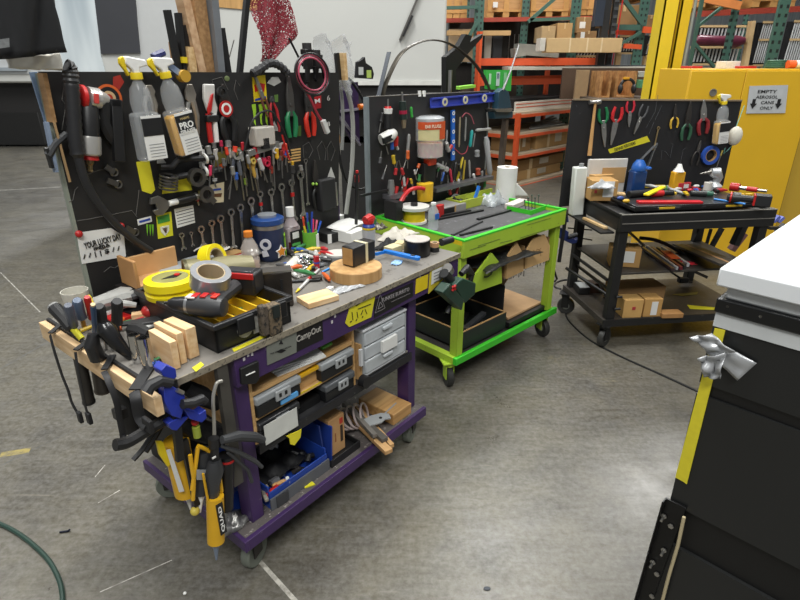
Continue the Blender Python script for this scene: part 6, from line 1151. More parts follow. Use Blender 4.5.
# blue bar clamps on the corner
BC=mt('#27379b',.35)
def vp(x,y,v=-.02): return tv('P',x,y,v)
def clamp_jaw(c,pts,v,th,mat=BC,nm='jaw'): m=MB(); m.slab([vp(x,y,v) for x,y in pts],(0,th,0)); return link(nm,m,mat,c,bev=.002)
c=root('bar_clamp','large blue quick-grip clamp fixed at the front corner of the purple bench','clamp',FR['P'])
clamp_jaw(c,[(161,371),(166,365),(176,369),(177,377),(172,381),(163,376)],-.03,.04,nm='upper_jaw'); clamp_jaw(c,[(164,388),(172,386),(184,393),(186,402),(181,419),(172,416),(165,402)],-.03,.04,nm='body'); clamp_jaw(c,[(183,408),(200,414),(206,410),(207,418),(202,423),(190,419)],-.03,.035,nm='lower_jaw'); clamp_jaw(c,[(168,424),(178,418),(189,417),(177,431),(172,430)],-.02,.03,nm='foot')
m=MB(); m.bar(vp(172,380,-.01),vp(180,460,-.01),.014,.022); link('bar',m,BLK,c)
m=MB(); m.tube([vp(146,392,-.03),vp(150,386,-.03),vp(160,381,-.03),vp(171,383,-.03)],[.018,.017,.015,.013],10); link('handle',m,mt('#222224',.55),c); m=MB(); m.tube([vp(182,404,-.04),vp(192,403,-.04),vp(202,399,-.04),vp(205,402,-.04)],[.013,.014,.014,.012],10); link('handle',m,mt('#222224',.55),c)
m=MB(); m.tube([vp(177,390,-.035),vp(183,393,-.035)],.006); link('screw',m,STEEL,c)
# clear hose hanging, rod caulking gun
wire('P',-.01,[(222,381),(217,383),(214,392),(213,402),(214,420),(214.5,440)],.0055,mt('#a9a69d',.3,.4),'bent_rod','bent grey caulking-gun rod hanging beside the clamp','rod')
c=root('caulking_gun','black caulking gun hanging nose down in front of the purple leg','caulking gun',FR['P'])
m=MB(); m.tube([vp(213.5,438,-.03),vp(214,447,-.03)],.016,12); link('rear_collar',m,BLK,c); m=MB(); m.bar(vp(214,447,-.03),vp(214,462,-.03),.02,.02); link('body',m,mt('#252526',.4),c); m=MB(); m.box(vp(214,457.5,-.045),(.012,.003,.005)); link('label_mark',m,WHT,c)
m=MB(); m.tube([vp(214,460,-.03),vp(214,470,-.03),vp(213,485,-.03),vp(214,515,-.03)],[.02,.03,.02,.012],12); link('barrel',m,mt('#343537',.35),c)
m=MB(); m.tube([vp(222,440,-.05),vp(238,436,-.05),vp(255,437,-.05),vp(263,440,-.05)],[.012,.016,.016,.012],10); link('handle',m,mt('#38393b',.6,bump=.4),c); m=MB(); m.tube([vp(222,446,-.04),vp(238,452,-.04),vp(255,461,-.04),vp(262,467,-.04)],[.006,.008,.008,.006],8); link('trigger',m,mt('#55575a',.4,.5),c); m=MB(); m.tube([vp(228,452,-.03),vp(248,470,-.03),vp(252,482,-.03)],.006,8); link('lever',m,DGREY,c)
# QUAD tube in yellow
SY=mt('#cf9f1c',.4,n=.06)
def tube2(name,lab,pts,r_,mat,v,cap=None,nose=None):
    P0=[vp(x,y,v) for x,y in pts]; c=root(name,lab,'sealant tube',FR['P']@Matrix.Translation(P0[0])); P0=[p-P0[0] for p in P0]; m=MB(); m.tube(P0,r_,18); link('cartridge',m,mat,c)
    d=(P0[-1]-P0[0]).normalized()
    if nose: m=MB(); m.tube([P0[-1],P0[-1]+d*.004,P0[-1]+d*.03,P0[-1]+d*.07],[r_,r_*.6,.008,.003],12); link('nozzle',m,nose,c)
    return c,P0,d
c,P0,d=tube2('sealant_tube','yellow sealant cartridge with QUAD lettering pointing down at the bench leg',((215,496),(216,541)),.026,SY,-.035,nose=mt('#6f7b8c',.3))
m=MB(); m.tube([Vector((-.025,0,.1)),Vector((-.024,0,0))],.004,6); link('gun_rail',m,SY,c); m=MB(); m.tube([Vector((.026,0,.1)),Vector((.024,0,0))],.005,6); link('gun_rail',m,SY,c)
z_=P0[-1]; m=MB(); m.box((-.006,-.0262,z_.z*.42),(.022,.003,abs(z_.z)*.72)); l=link('black_label',m,BLK,c)
text('QUAD',abs(z_.z)*.6,.013,WHT,l,Matrix.Translation((-.006,-.0285,z_.z*.42))@Matrix(((0,-1,0,0),(0,0,-1,0),(1,0,0,0),(0,0,0,1))),bold=.02)
c,P0,d=tube2('sealant_bottle','amber sealant cartridge with a long white label, leaning at the left',((176,440),(181,465),(187,492)),.036,SY,.06,nose=mt('#cfcfc8',.4))
m=MB(); m.slab([vp(166,450,.022),vp(170,449,.022),vp(184,491,.022),(vp(179,492,.022))],(0,-.002,0)); solo('white_label','long white paper label along the leaning amber cartridge','label',m,PAPER,FR['P']); m=MB(); m.slab([vp(157,442,.03),vp(163,442,.03),vp(171,464,.03),vp(168,467,.03),vp(160,455,.03)],(0,.01,0)); solo('yellow_bag_edge','bright yellow bag edge left of the amber cartridge','bag',m,YEL,FR['P'])
c,P0,d=tube2('sealant_tube','black and grey foil cartridge with white nozzle, centre of the hanging tubes',((203,450),(201,492)),.026,mt('#2a2b2d',.35),.0,nose=WHT)
m=MB(); m.slab([vp(197,470,-.03),vp(208,470,-.03),vp(206,480,-.03),vp(197,480,-.03)],(0,.003,0)); m.T=Matrix.Identity(4); solo('grey_label','grey band around the foil cartridge','label',m,GREY,FR['P'])
for pts,lab in ((((198,447),(195,470),(192,490)),'yellow frame rod left of the foil cartridge'),(((190,455),(194,480),(193,500)),'yellow frame rod crossing behind the foil cartridge'),(((198,446),(206,449),(210,452)),'yellow frame yoke above the foil cartridge')):
    P0=[vp(x,y,-.02) for x,y in pts]; m=MB(); m.tube([p-P0[0] for p in P0],.006,8); solo('gun_frame',lab,'frame rod',m,SY,FR['P']@Matrix.Translation(P0[0]))
c=root('black_cylinder_tool','black cylinder with thin red ring hanging right of the caulking gun','cylinder',FR['P']); m=MB(); m.tube([vp(226,455,.0),vp(225,508,.0)],.026,14); link('cylinder',m,mt('#17171a',.35),c); m=MB(); m.tube([vp(226,458,.0),vp(226,460,.0)],.0275,14); link('red_ring',m,RED,c)
m=MB(); m.bar(vp(184,440,.0),vp(197,505,.0),.012,.02); solo('clamp_bar','long black clamp bar slanting down between the cartridges','bar',m,BLK,FR['P']); m=MB(); p=vp(195,511,0); m.sph(p,.014); solo('yellow_fitting','small yellow fitting at the bottom of the slanting clamp bar','fitting',m,mt('#c6b34a',.5),FR['P'])
for x,y,r_,lab in ((200,395,.03,'black hose bundle behind the blue clamp, upper'),(205,430,.03,'black air tool body behind the hanging rod'),(190,430,.026,'dark grey grip behind the blue clamp foot')): 
    p=vp(x,y,.06); m=MB(); m.tube([Vector((-.04,0,.05)),Vector((0,0,0)),Vector((.05,0,-.06))],[r_*.7,r_,r_*.7],10); solo('air_tool',lab,'air tool',m,mt('#1a1a1b',.5),FR['P']@Matrix.Translation(p))
c=root('air_regulator','small regulator with red and yellow-green knobs behind the clamp','regulator',FR['P']@Matrix.Translation(vp(196,428,.0))); m=MB(); m.sph((0,0,.02),.011); link('red_knob',m,RED,c); m=MB(); m.cyl((0,0,.005),(0,0,-.03),.011); link('body',m,mt('#8f9a3a',.4),c)
p=tz('P',232,520,.2)
crumple('metal_scraps','heap of bright metal scraps at the shelf corner behind the leg','metal scraps',231,523,.10,.09,.05,mt('#9b9a97',.3,.6,n=.4,s=50,worn='#2a2a2a',wa=.4),0,z=.201,seed=21)
# ================================================================ INSIDE THE PURPLE WORKBENCH
ACL=mt('#7e8285',.35,n=.1)
def organizer(name,lab,u0,u1,z0,z1,v0=.02,v1=.42,lat='#8f9395',strip_=None):
    c=root(name,lab,'parts case',on('P',u0,v0,z0)); W=u1-u0; D=v1-v0; Hh=z1-z0
    m=MB(); m.bb(0,W,0,D,0,Hh*.62); link('tray',m,mt('#17181a',.4),c,bev=.006); m=MB(); m.bb(-.003,W+.003,-.004,D,Hh*.62,Hh); l=link('lid',m,mt(lat,.3,n=.08),c,bev=.006)
    m=MB(); m.bb(W*.38,W*.72,-.012,-.003,Hh*.42,Hh*.9); k=link('latch',m,mt('#9c9fa0',.35),c,bev=.003)
    for x in (.47,.6): m=MB(); m.bb(W*(x-.025),W*(x+.025),-.0135,-.011,Hh*.6,Hh*.78); link('latch_slot',m,BLK,k)
    if strip_: m=MB(); m.bb(W*.5,W*.9,-.006,-.0,Hh*.12,Hh*.34); link('label',m,mt(strip_,.5),c)
    return c
organizer('parts_case','black parts case with grey lid and blue label, upper left in the cubby',.10,.285,.5975,.675,strip_='#5aa0d8')
organizer('parts_case','black parts case with grey lid, upper right in the cubby',.385,.55,.5975,.672)
organizer('parts_case','black parts case with white label, lower left in the cubby',.10,.27,.5,.578,lat='#2a2b2d',strip_='#d6d6d2')
organizer('parts_case','dark parts case at the lower right in the cubby',.40,.55,.5,.575,lat='#55585b')
m=MB(); m.bb(-.07,.07,0,.04,0,.012); solo('yellow_level','yellow bar lying between the two upper parts cases','bar',m,mt('#d9a81c',.4),on('P',.34,.03,.655)); 
m=MB(); m.bb(-.05,.05,0,.3,0,.055); solo('plywood_filler','plywood block between the two upper parts cases','block',m,PLY,on('P',.338,.05,.5965))
m=MB(); m.bb(0,.14,-.002,.0,0,.075); solo('white_label_card','white card label hanging on the lower left parts case','label',m,mt('#c9cac4',.5),on('P',.105,.004,.5)); 
m=MB(); m.bb(0,.12,0,.3,0,.03); solo('black_manual','black flat pack between the lower parts cases','pack',m,mt('#141415',.5),on('P',.275,.05,.5)); m=MB(); m.bb(0,.10,-.001,0,0.024,.03); solo('yellow_edge','thin yellow edge strip under the plywood block','strip',m,YEL,on('P',.29,.03,.57))
for i in range(4):
    m=MB(); m.use(PAPER); m.bb(-.1,.1,-.14,.14,0,.004); o=solo('magazine',['bottom','second','third','top'][i]+' printed magazine in the stack on the plywood shelf','magazine',m,PAPER,on('P',.33+.005*i,.17+.004*i,.6945+.0045*i,-8-3*i),'magazines on the plywood shelf')
m=MB()
for i in range(6): m.bb(-.07,.06,-.1+.034*i,-.097+.034*i,.004,.0044)
link('printed_text',m,mt('#8d8f94',.6),o)
m=MB(); m.bar((0,0,0),(.25,.02,.0),.05,.012); solo('aluminum_profile','bright aluminum profile lying over the magazines','profile',m,mt('#a8a9ab',.3,.8),on('P',.36,.12,.725)); m=MB(); m.cyl((0,0,0),(.14,-.01,0),.014); solo('grey_tube_tool','dark grey tube at the right of the plywood shelf','tube',m,DGREY,on('P',.43,.1,.71))
lying('green_marker','thin green marker behind the aluminum profile','marker',(322,350),(331,345),.007,[('body',0,1,1,1,mt('#5aa03a',.4))],z=.71)
# clear drawers
c=root('drawer_organizer','clear plastic three-drawer organizer with white frame under the purple bench top','drawer organizer',on('P',.615,.03,.512)); W=.255; Hd=.21
m=MB(); m.bb(-.008,W+.008,-.012,.35,Hd-.012,Hd); link('top_frame',m,mt('#c9ccce',.4),c,bev=.004); m=MB(); m.bb(-.006,W+.006,-.006,.35,0,.01); link('base_frame',m,mt('#c9ccce',.4),c,bev=.003)
for x in (-.008,W): m=MB(); m.bb(x,x+.008,-.006,.35,.01,Hd-.012); link('side_frame',m,mt('#aeb3b6',.4,tr=.2),c)
for i in range(3):
    z=.012+i*.062; m=MB(); m.bb(.002,W-.002,-.01,.3,z,z+.057); d=link('drawer',m,mt('#ccd1d4',.2,n=.2,s=14,tr=.25),c,bev=.005); m=MB(); m.bb(W*.4,W*.62,-.022,-.01,z+.036,z+.05); link('handle',m,mt('#c3c8cb',.3),d,bev=.003)
    m=MB(); m.bb(.015,W-.02,.01,.28,z+.004,z+.03); link('contents',m,mt(['#7e8257','#5f6e86','#8d8a83'][i],.6,n=.5,s=30),d)
m=MB(); m.bb(W*.36,W*.72,-.024,-.011,.075,.125); link('paper_label',m,PAPER,c)
m=MB(); m.bb(0,.012,0,.012,0,.07); solo('small_bottle','small white and blue tube clipped beside the clear drawers','tube',m,mt('#c7c9cb',.4),on('P',.575,.005,.585)); m=MB(); m.cyl((0,0,0),(0,.03,0),.025); solo('black_disc','round black disc hanging on the divider below the drawers','disc',m,BLK,on('P',.582,-.02,.52))
# bottom shelf
def bin_(lab,u,v,w_,d_,h,mat,rz=0,z=.2005):
    c=root('storage_bin',lab,'storage bin',on('P',u,v,z,rz)); t=.006
    for nm,b in (('front_wall',(0,w_,0,t,0,h*.62)),('back_wall',(0,w_,d_-t,d_,0,h)),('side_wall',(0,t,t,d_-t,0,h*.8)),('side_wall',(w_-t,w_,t,d_-t,0,h*.8)),('bottom',(t,w_-t,t,d_-t,0,t))): m=MB(); m.bb(*b); link(nm,m,mat,c,bev=.002)
    return c
BB_=mt('#1f3f94',.35)
bin_('blue plastic bin with grey front, full of black parts on the lower shelf',.115,.03,.28,.3,.12,BB_); m=MB(); m.bb(0,.285,-.006,.0,0,.05); solo('grey_bin_front','grey strip along the front of the blue parts bin','strip',m,mt('#5c5e62',.5),on('P',.112,.028,.2005))
m=MB(); m.slab([(0,0,0),(.05,-.004,.005),(.05,-.004,.05),(0,0,.05)],(0,.004,0)); solo('grey_tape_flap','dark grey tape flap on the front of the bin','tape',m,DGREY,on('P',.135,.018,.2))
rr=random.Random(3)
names=['black rubber cap','black cable clip','grey fitting','black elbow piece','silver washer pack','black socket','dark knob','white connector','black bracket']
for i in range(16):
    u=.13+.24*rr.random(); v=.05+.22*rr.random(); n_=names[i%9]; col={'b':'#1c1c1d','g':'#77777a','s':'#b9b9b6','d':'#2a2626','w':'#cfcfca'}[n_[0]]
    m=MB(); 
    if i%3==0: m.tube([(-.02,0,0),(.0,.005,.01),(.02,-.005,0)],.012,8)
    elif i%3==1: m.lathe([(.001,0),(.018,0),(.02,.02),(.012,.03),(.001,.03)],12)
    else: m.box((0,0,0),(.035,.025,.018))
    solo(n_.split()[-1]+'_part',n_+' in the loose pile inside the blue parts bin','small part',m,mt(col,.45),on('P',u,v,.215+.012*(i%5),rr.random()*180,rr.random()*50,0),'loose parts in the blue bin',bev=.001)
for x,y,cc,lab,L_ in ((272,491,RED,'red clip lying in the front of the blue bin',.06),(279,484,mt('#c89a62',.6),'tan stick lying in the blue bin beside the red clip',.05),(290,482,WHT,'white plastic piece in the blue bin',.03),(267,498,mt('#8d867a',.5),'grey bag tip at the left of the blue bin',.05),(263,489,mt('#9a938a',.5),'small steel piece at the left of the blue bin',.04)):
    p=tz('P',x,y,.26); m=MB(); m.box((0,0,0),(L_,.014,.014)); solo('bin_item',lab,'small part',m,cc,on('P',p.x,max(p.y,.045),.262,rr.random()*90-20),bev=.003)
m=MB(); m.bb(0,.006,0,.3,0,.2); solo('blue_divider_sheet','dark blue plastic panel standing between the bin and the cardboard box','panel',m,mt('#1c3272',.4),on('P',.4,.05,.2,0,0,-6)); m=MB(); m.bb(0,.006,0,.3,0,.17); solo('blue_divider_sheet','second dark blue panel leaning at the left end of the cardboard box','panel',m,mt('#243d8d',.4),on('P',.422,.04,.2,0,0,4))
bin_('blue bin standing behind the purple leg at the shelf corner',-.0,.12,.085,.2,.13,BB_)
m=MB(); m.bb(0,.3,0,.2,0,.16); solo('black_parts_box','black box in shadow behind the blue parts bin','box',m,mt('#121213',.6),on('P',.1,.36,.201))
m=MB(); m.sheet(lambda a,b:Vector((.24*(a-.5),.2*(b-.5),.02+.035*abs(math.sin(9*a+3*b)*math.cos(8*b+1)))),14,14,.002); solo('black_parts_heap','heap of black rubber parts at the back of the blue parts bin','parts heap',m,mt('#18181a',.6,n=.4,s=40),on('P',.25,.2,.21),smooth=60)
c=root('cardboard_box','upright cardboard box with red and black print on the purple bench lower shelf','cardboard box',on('P',.435,.055,.2145)); m=MB(); m.bb(0,.085,0,.16,0,.17); link('carton',m,mt('#b98f5f',.8,n=.06),c,bev=.003); m=MB(); m.bb(.058,.075,-.002,0,.13,.155); link('red_print',m,mt('#b5372a',.5),c); m=MB(); m.bb(.06,.073,-.002,0,.045,.12); link('black_print',m,mt('#3c2f24',.6),c); m=MB(); m.bb(.03,.034,-.002,0,.06,.1); link('brown_print',m,mt('#8d5a38',.6),c)
c=root('black_tray','shallow black tray holding the upright cardboard box','tray',on('P',.405,.025,.2005)); 
for nm,b in (('floor_panel',(0,.16,0,.2,0,.012)),('front_lip',(0,.16,-.006,0,0,.035)),('side_lip',(.16,.166,-.006,.2,0,.035))): m=MB(); m.bb(*b); link(nm,m,mt('#1a1a1b',.4),c,bev=.002)
# planks sticking out
PLK=stretch('#a9804f','#cda572',40,5,40)
for i,(A,Bq,z_,w_,mat,lab) in enumerate((((348,412),(389,452),.235,.035,PLK,'lowest pale plank sticking out over the shelf edge'),((345,405),(385,440),.255,.03,mt('#5a5651',.5),'grey board lying on the protruding planks'),((342,400),(375,436),.27,.02,mt('#75706a',.5),'thin grey strip on top of the protruding planks'),((355,405),(392,446),.222,.02,PLK,'second pale plank beneath the grey board'))):
    M,L=fl('P',A,Bq,z_,0); m=MB(); m.bb(-w_/2,w_/2,0,L,-.009,.009); solo('plank',lab,'plank',m,mat,M,bev=.001)
for i in range(5):
    c0=on('P',.60+.022*i,.15-.012*i,.262,20); m=MB(); m.ring((0,0,0),.05,.005,T=Matrix.Rotation(R(38+9*i),4,'X')@Matrix.Rotation(R(10),4,'Y'),n=22); solo('grey_hose_loop',['first','second','third','fourth','fifth'][i]+' loop from left of the pale pink tubing on the lower shelf','tubing loop',m,mt('#b5a6a2',.4),c0,'pale tubing loops')
M,L=fl('P',(366,425),(389,415),.26); c=root('grey_plate','grey notched plastic plate beside the tubing loops','plate',M); m=MB(); m.prism([(-.03,0),(.02,-.01),(.03,L*.5),(.02,L*.7),(.03,L*.9),(.0,L),(-.025,L*.8),(-.035,L*.4)],0,.008); link('plate',m,mt('#9da0a1',.4),c,bev=.001); m=MB(); m.lathe([(.007,0),(.007,.002)],12,c=(.005,L*.6,.008)); link('hole',m,BLK,c)
m=MB(); m.bb(0,.125,0,.21,0,.055); solo('wooden_box','pale flat wooden box on the lower shelf, right end','wooden box',m,stretch('#a67c49','#c79d64',3,40,40),on('P',.77,.006,.2005,-1),bev=.003)
M,L=fl('P',(381,418),(396,404),.25); rod('grey_stick','thin grey stick lying before the wooden box','stick',M,L,.004,GREY)
M,L=fl('P',(304,487),(314,483),.201); m=MB(); m.slab([(-.01,0,0),(.01,0,.0),(.012,L,0),(-.01,L*.9,0)],(0,0,.004)); solo('yellow_scrap','small yellow tape scrap on the lower shelf edge','tape',m,YTAPE,M)
m=MB(); m.slab([tv('P',x,y,-.0) for x,y in ((286,436),(301,429),(300,437),(294,445),(290,444),(289,438))],(0,-.003,0)); solo('yellow_flag','torn yellow tape flag hanging from the tray shelf lip','tape',m,mt('#e0d22c',.5),FR['P'])
m=MB(); m.bb(0,.04,0,.3,0,.4); solo('black_hose_case','black case standing at the back of the purple shelf','case',m,mt('#151516',.6),on('P',.01,.35,.201))
m=MB(); m.bb(0,.09,0,.02,0,.33); solo('plywood_piece','plywood piece standing behind the hanging tools under the bench','plywood',m,PLY,on('P',-.06,.25,.5))
# green impact driver hooked on the right end of the purple bench
c=root('green_sander','dark green and black power tool hanging at the right end of the purple bench','power tool',FR['P']@Matrix.Translation(tv('P',447,283,-.03)))
o0=tv('P',447,283,-.03); V=lambda x,y,v=-.03: tv('P',x,y,v)-o0
m=MB(); m.slab([V(433,290),(V(441,281)),V(455,297),V(453,308)],(0,-.05,0)); link('battery',m,mt('#1f3a2e',.4),c,bev=.006)
m=MB(); m.slab([V(446,283),V(455,276),V(468,281),V(467,292),V(457,301),V(453,296)],(0,-.045,0)); link('body',m,mt('#18392c',.4),c,bev=.006)
m=MB(); m.tube([V(444,273),V(452,283),V(459,293)],[.022,.024,.02],12); link('motor',m,mt('#2a2b2c',.4,.3),c); m=MB(); m.tube([V(447,268),V(450,272)],[.024,.02],12); link('steel_ring',m,STEEL,c); m=MB(); m.tube([V(461,274),V(467,268),V(472,274),V(470,284)],[.014,.018,.014,.01],10); link('grip',m,BLK,c)
m=MB(); p=V(454,288,-.085); m.bar(p+Vector((-.012,0,-.01)),p+Vector((.012,0,.01)),.008); m.bar(p+Vector((-.01,0,.01)),p+Vector((.01,0,-.01)),.008); link('red_switch',m,RED,c)
m=MB(); m.tube([V(450,306),V(447,313)],.01,8); link('foot',m,DGREY,c)
for nm,x,y in (('paper_tape','',0),): pass
# ================================================================ GREEN WORKBENCH CONTENTS
GZ=.836
def bdG(A,Bq,v=GB-.004): return bd('G',A,Bq,v)
# blue levels on the board
def level(lab,A,Bq,h,mat,v=GB-.012,vials=3):
    M,L=bdG(A,Bq,v); c=root('spirit_level',lab,'spirit level',M); 
    m=MB(); m.bb(-h/2,-h/2+.008,0,L,0,.02); m.bb(h/2-.008,h/2,0,L,0,.02); m.bb(-h/2,h/2,0,L,0,.006); link('frame',m,mat,c)
    for i in range(vials): y=L*(.18+.32*i) if vials==3 else L*(.1+.22*i); m=MB(); m.bb(-h/2,h/2,y-h*.45,y+h*.45,.0,.021); v_=link('vial_block',m,mat,c); m=MB(Matrix.Translation((0,y,.021))); m.hollow(h*.42,h*.2,0,.003,n=20); link('vial_ring',m,mt('#c9c4a8',.4),v_)
    return c
level('long blue spirit level fixed along the top right of the green bench board',(430,103),(492,97),.055,mt('#3a48a8',.35))
M,L=bdG((452,110),(452,160),GB-.01); c=root('spirit_level','slim bright blue and white upright level on the green bench board','spirit level',M); m=MB(); m.bb(-.014,.014,0,L,0,.012); link('frame',m,mt('#2667c4',.4),c); 
for i,y in enumerate((.06,.2,.42,.62,.85)): m=MB(Matrix.Translation((0,L*y,.012))); m.hollow(.012,.006,0,.002,n=16); link('hole_ring',m,WHT,c)
# clear tub of ear plugs dispenser
M,L=bdG((430,117),(430,158),GB-.07); c=root('earplug_dispenser','clear plastic ear plug dispenser with orange and cream label','dispenser',M); T=Matrix.Rotation(R(-90),4,'X'); r_=.082
m=MB(T); m.lathe([(r_*.75,-.006),(r_,.004),(r_*1.03,L*.55),(r_*.95,L*.58),(r_*.93,L*.95),(r_*.6,L)],28); link('tub',m,CLEAR,c)
m=MB(T); m.lathe([(r_*.88,L*.62),(r_*.88,L*.94),(.001,L*.94)],24); link('ear_plugs',m,mt('#c85a4c',.7,n=.6,s=70,worn='#c9c48a',wa=.5,ws=60),c)
pr=[];
for nm,a0,a1,y0,y1,mm in (('cream_label',-25,95,.1,.52,mt('#d9cf9b',.6)),('orange_band',-25,95,.08,.26,mt('#d0562c',.5)),('orange_corner',-25,10,.26,.5,mt('#d0562c',.5))):
    k={'cream_label':.004,'orange_band':.006,'orange_corner':.006}[nm]; vs=[];n_=10
    m=MB(); 
    for i in range(n_): 
        a=R(a0+(a1-a0)*i/n_); b=R(a0+(a1-a0)*(i+1)/n_); rr_=r_*1.03+k; m._add([(rr_*math.sin(a),L*y0,rr_*math.cos(a)),(rr_*math.sin(b),L*y0,rr_*math.cos(b)),(rr_*math.sin(b),L*y1,rr_*math.cos(b)),(rr_*math.sin(a),L*y1,rr_*math.cos(a))],[(0,1,2,3)])
    bmesh.ops.remove_doubles(m.bm,verts=m.bm.verts[:],dist=1e-5); link(nm,m,mm,c)
X=Matrix.Rotation(R(180),4,'Z'); text('EAR PLUGS',r_*1.1,.018,mt('#e9d9c0',.5),c,Matrix.Rotation(R(35),4,'Y')@Matrix.Translation((0,L*.18,r_*1.03+.0075))@X,bold=.03)
m=MB(); m.box((0,L*1.08,.0),(.06,L*.18,.05)); link('orange_spout',m,mt('#e0482a',.4),c,bev=.003)
M,L=bdG((427,163),(426,182),GB-.05); m=MB(); m.box((0,L/2,0),(.1,L,.06)); solo('black_dispenser_base','black box under the ear plug dispenser','box',m,BLK,M,bev=.003); M,L=bdG((425,183),(425,200),GB-.09); m=MB(Matrix.Rotation(R(-90),4,'X')); m.lathe([(.001,0),(.05,0),(.046,L),(.001,L)],20); solo('yellow_cup','yellow cup below the ear plug dispenser','cup',m,mt('#e0b42a',.4),M)
# white/black tools top left on board
def gtool(name,lab,cat,A,Bq,segs,v=GB-.03,rr_=None):
    M,L=bdG(A,Bq,v); c=root(name,lab,cat,M)
    for nm,a,b,ra,rb,mat in segs: m=MB(); m.tube([(0,L*a,0),(0,L*b,0)],[ra,rb],10); link(nm,m,mat,c)
    return c
gtool('glue_gun','black and white cylinder tool hanging at the top left of the green bench board','air tool',(388,99),(388,128),[('stem',0,.25,.004,.006,STEEL),('red_ring',.25,.32,.016,.02,RED),('white_collar',.32,.5,.025,.022,WHT),('grip',.5,1,.022,.024,BLK)])
gtool('heat_gun','black tool with red stripe hanging second on the green bench board','air tool',(402,92),(404,128),[('stem',0,.25,.005,.006,STEEL),('body',.25,.75,.02,.022,mt('#23302b',.4)),('red_stripe',.5,.6,.0225,.0225,mt('#a02040',.4)),('neck',.75,1,.016,.01,mt('#9a8c74',.4,.5))])
M,L=bdG((381,140),(394,133),GB-.04); c=root('white_caulk_gun','white and black power tool on the left of the green bench board','power tool',M); m=MB(); m.tube([(0,0,0),(0,L*.6,0.01),(0,L,0)],[.03,.035,.025],12); link('body',m,mt('#d1d0cb',.4),c,bev=.002); m=MB(); m.box((0,L*.2,.03),(.03,.06,.02)); link('black_inlay',m,BLK,c); m=MB(); m.tube([(0,L*.8,0),(.03,L*1.0,0),(.07,L*.9,0)],[.02,.02,.015],10); link('red_end',m,RED,c)
gdefs=[('pry_bar','grey flat bar hanging left of the ear plug dispenser','bar',(409,134),(407,161),.011,'#a9aaa8'),('green_clip','small green-handled tool above the dispenser','tool',(411,107),(412,118),.008,'#3aa040'),('white_hook','white hook piece hanging at the left of the board','hook',(396,143),(398,150),.008,'#c9c9c5'),
 ('screwdriver','tall thin wrench right of the blue upright level','wrench',(460,117),(459,147),.006,'#b9a98a'),('screwdriver','steel rod wrench second right of the blue level','wrench',(466,117),(465,141),.006,'#a5a5a3'),('teal_knife','teal utility knife handle on the green bench board','knife',(472,130),(470,147),.011,'#2fa3a0'),('steel_bar','steel bar lying level right of the teal knife','bar',(476,130),(491,129),.01,'#c9c9c6'),('steel_rod','thin steel rod below the level end','rod',(487,112),(488,128),.005,'#b5b5b2'),('steel_rod','thin grey rod right of the teal knife','rod',(475,133),(473,147),.005,'#9b9b98'),('white_bar','large pale grey bar hanging at the right edge of the green bench board','bar',(486,137),(490,175),.02,'#a9aaab'),
 ('grey_socket','grey socket set hanging near the right edge','sockets',(477,150),(477,157),.018,'#8e8f90'),('yellow_pliers','yellow handle hanging left in the pair','handle',(463,157),(457,181),.008,'#cdb42a'),('yellow_pliers','yellow handle hanging right in the pair','handle',(465,160),(463,181),.007,'#b99f38'),('steel_punch','tall steel punch standing before the yellow handles','punch',(469,160),(470,178),.008,'#a9a9a5'),('red_hex','red-brown knob hanging above the shelf bar','knob',(478,168),(478,175),.018,'#a0462f'),('grey_socket','white-grey knob beside the red-brown knob','knob',(483,171),(483,177),.016,'#a5a5a0'),
 ('red_driver','red and black driver in the left group above the shelf bar','driver',(433,167),(431,180),.009,'#b02a36'),('red_driver','pink-red driver second in the group above the shelf bar','driver',(450,169),(452,183),.009,'#c2384c'),('red_driver','black driver with red ring above the shelf bar','driver',(456,162),(453,180),.012,'#2a2a2b'),('silver_gun','silver spray gun body under the blue level','spray gun',(436,165),(448,170),.018,'#b9b8b5'),('red_valve','red valve below the silver gun','valve',(449,150),(452,145),.012,'#b8322f'),('steel_clip','steel piece left of the blue level','clip',(446,142),(449,152),.014,'#b5b3af'),('steel_wrench','steel wrench hanging left of the blue level','wrench',(447,130),(446,150),.006,'#a9a9a7'),('steel_wrench','small steel wrench below the silver gun','wrench',(443,161),(441,184),.006,'#9f9f9c')]
for nm,lab,cat,A,Bq,r_,cc in gdefs:
    M,L=bdG(A,Bq,GB-.012-r_); m=MB(); m.tube([(0,0,0),(0,L*.12,0),(0,L*.5,0),(0,L*.9,0),(0,L,0)],[r_*.6,r_,r_*.85,r_,r_*.5],10); solo(nm,lab,cat,m,mt(cc,.35,.4 if cc in('#a9aaa8','#b9a98a','#a5a5a3','#c9c9c6','#b5b5b2','#9b9b98','#a9a9a5','#b9b8b5','#b5b3af','#a9a9a7','#9f9f9c') else 0),M)
M,L=bdG((400,194),(405,177),GB-.03); pliers('red_pliers','red-handled pliers standing left on the green bench board','pliers',M,L,RED,None,STEEL,.6,.03,.02)
for A,Bq,lab in (((396,186),(392,202),'left red handle above the steel shelf bar'),((404,186),(402,200),'right red handle above the steel shelf bar')): M,L=bdG(A,Bq,GB-.04); rod('red_screwdriver',lab,'handle',M,L,.011,RED)
wire('G',GB-.03,[(407,152),(406,160),(402,172),(400,180)],.003,mt('#8b8983',.3,.5),'thin_cable','thin grey cable hanging at the left of the green bench board')
wire('G',GB-.03,[(462,117),(466,113),(471,116),(474,124)],.003,mt('#b05a68',.4),'pink_wire','thin pink wire loop on the green bench board, upper'); wire('G',GB-.03,[(454,148),(461,154),(466,152),(468,146)],.003,mt('#a03a48',.4),'pink_wire','thin pink wire loop on the green bench board, lower')
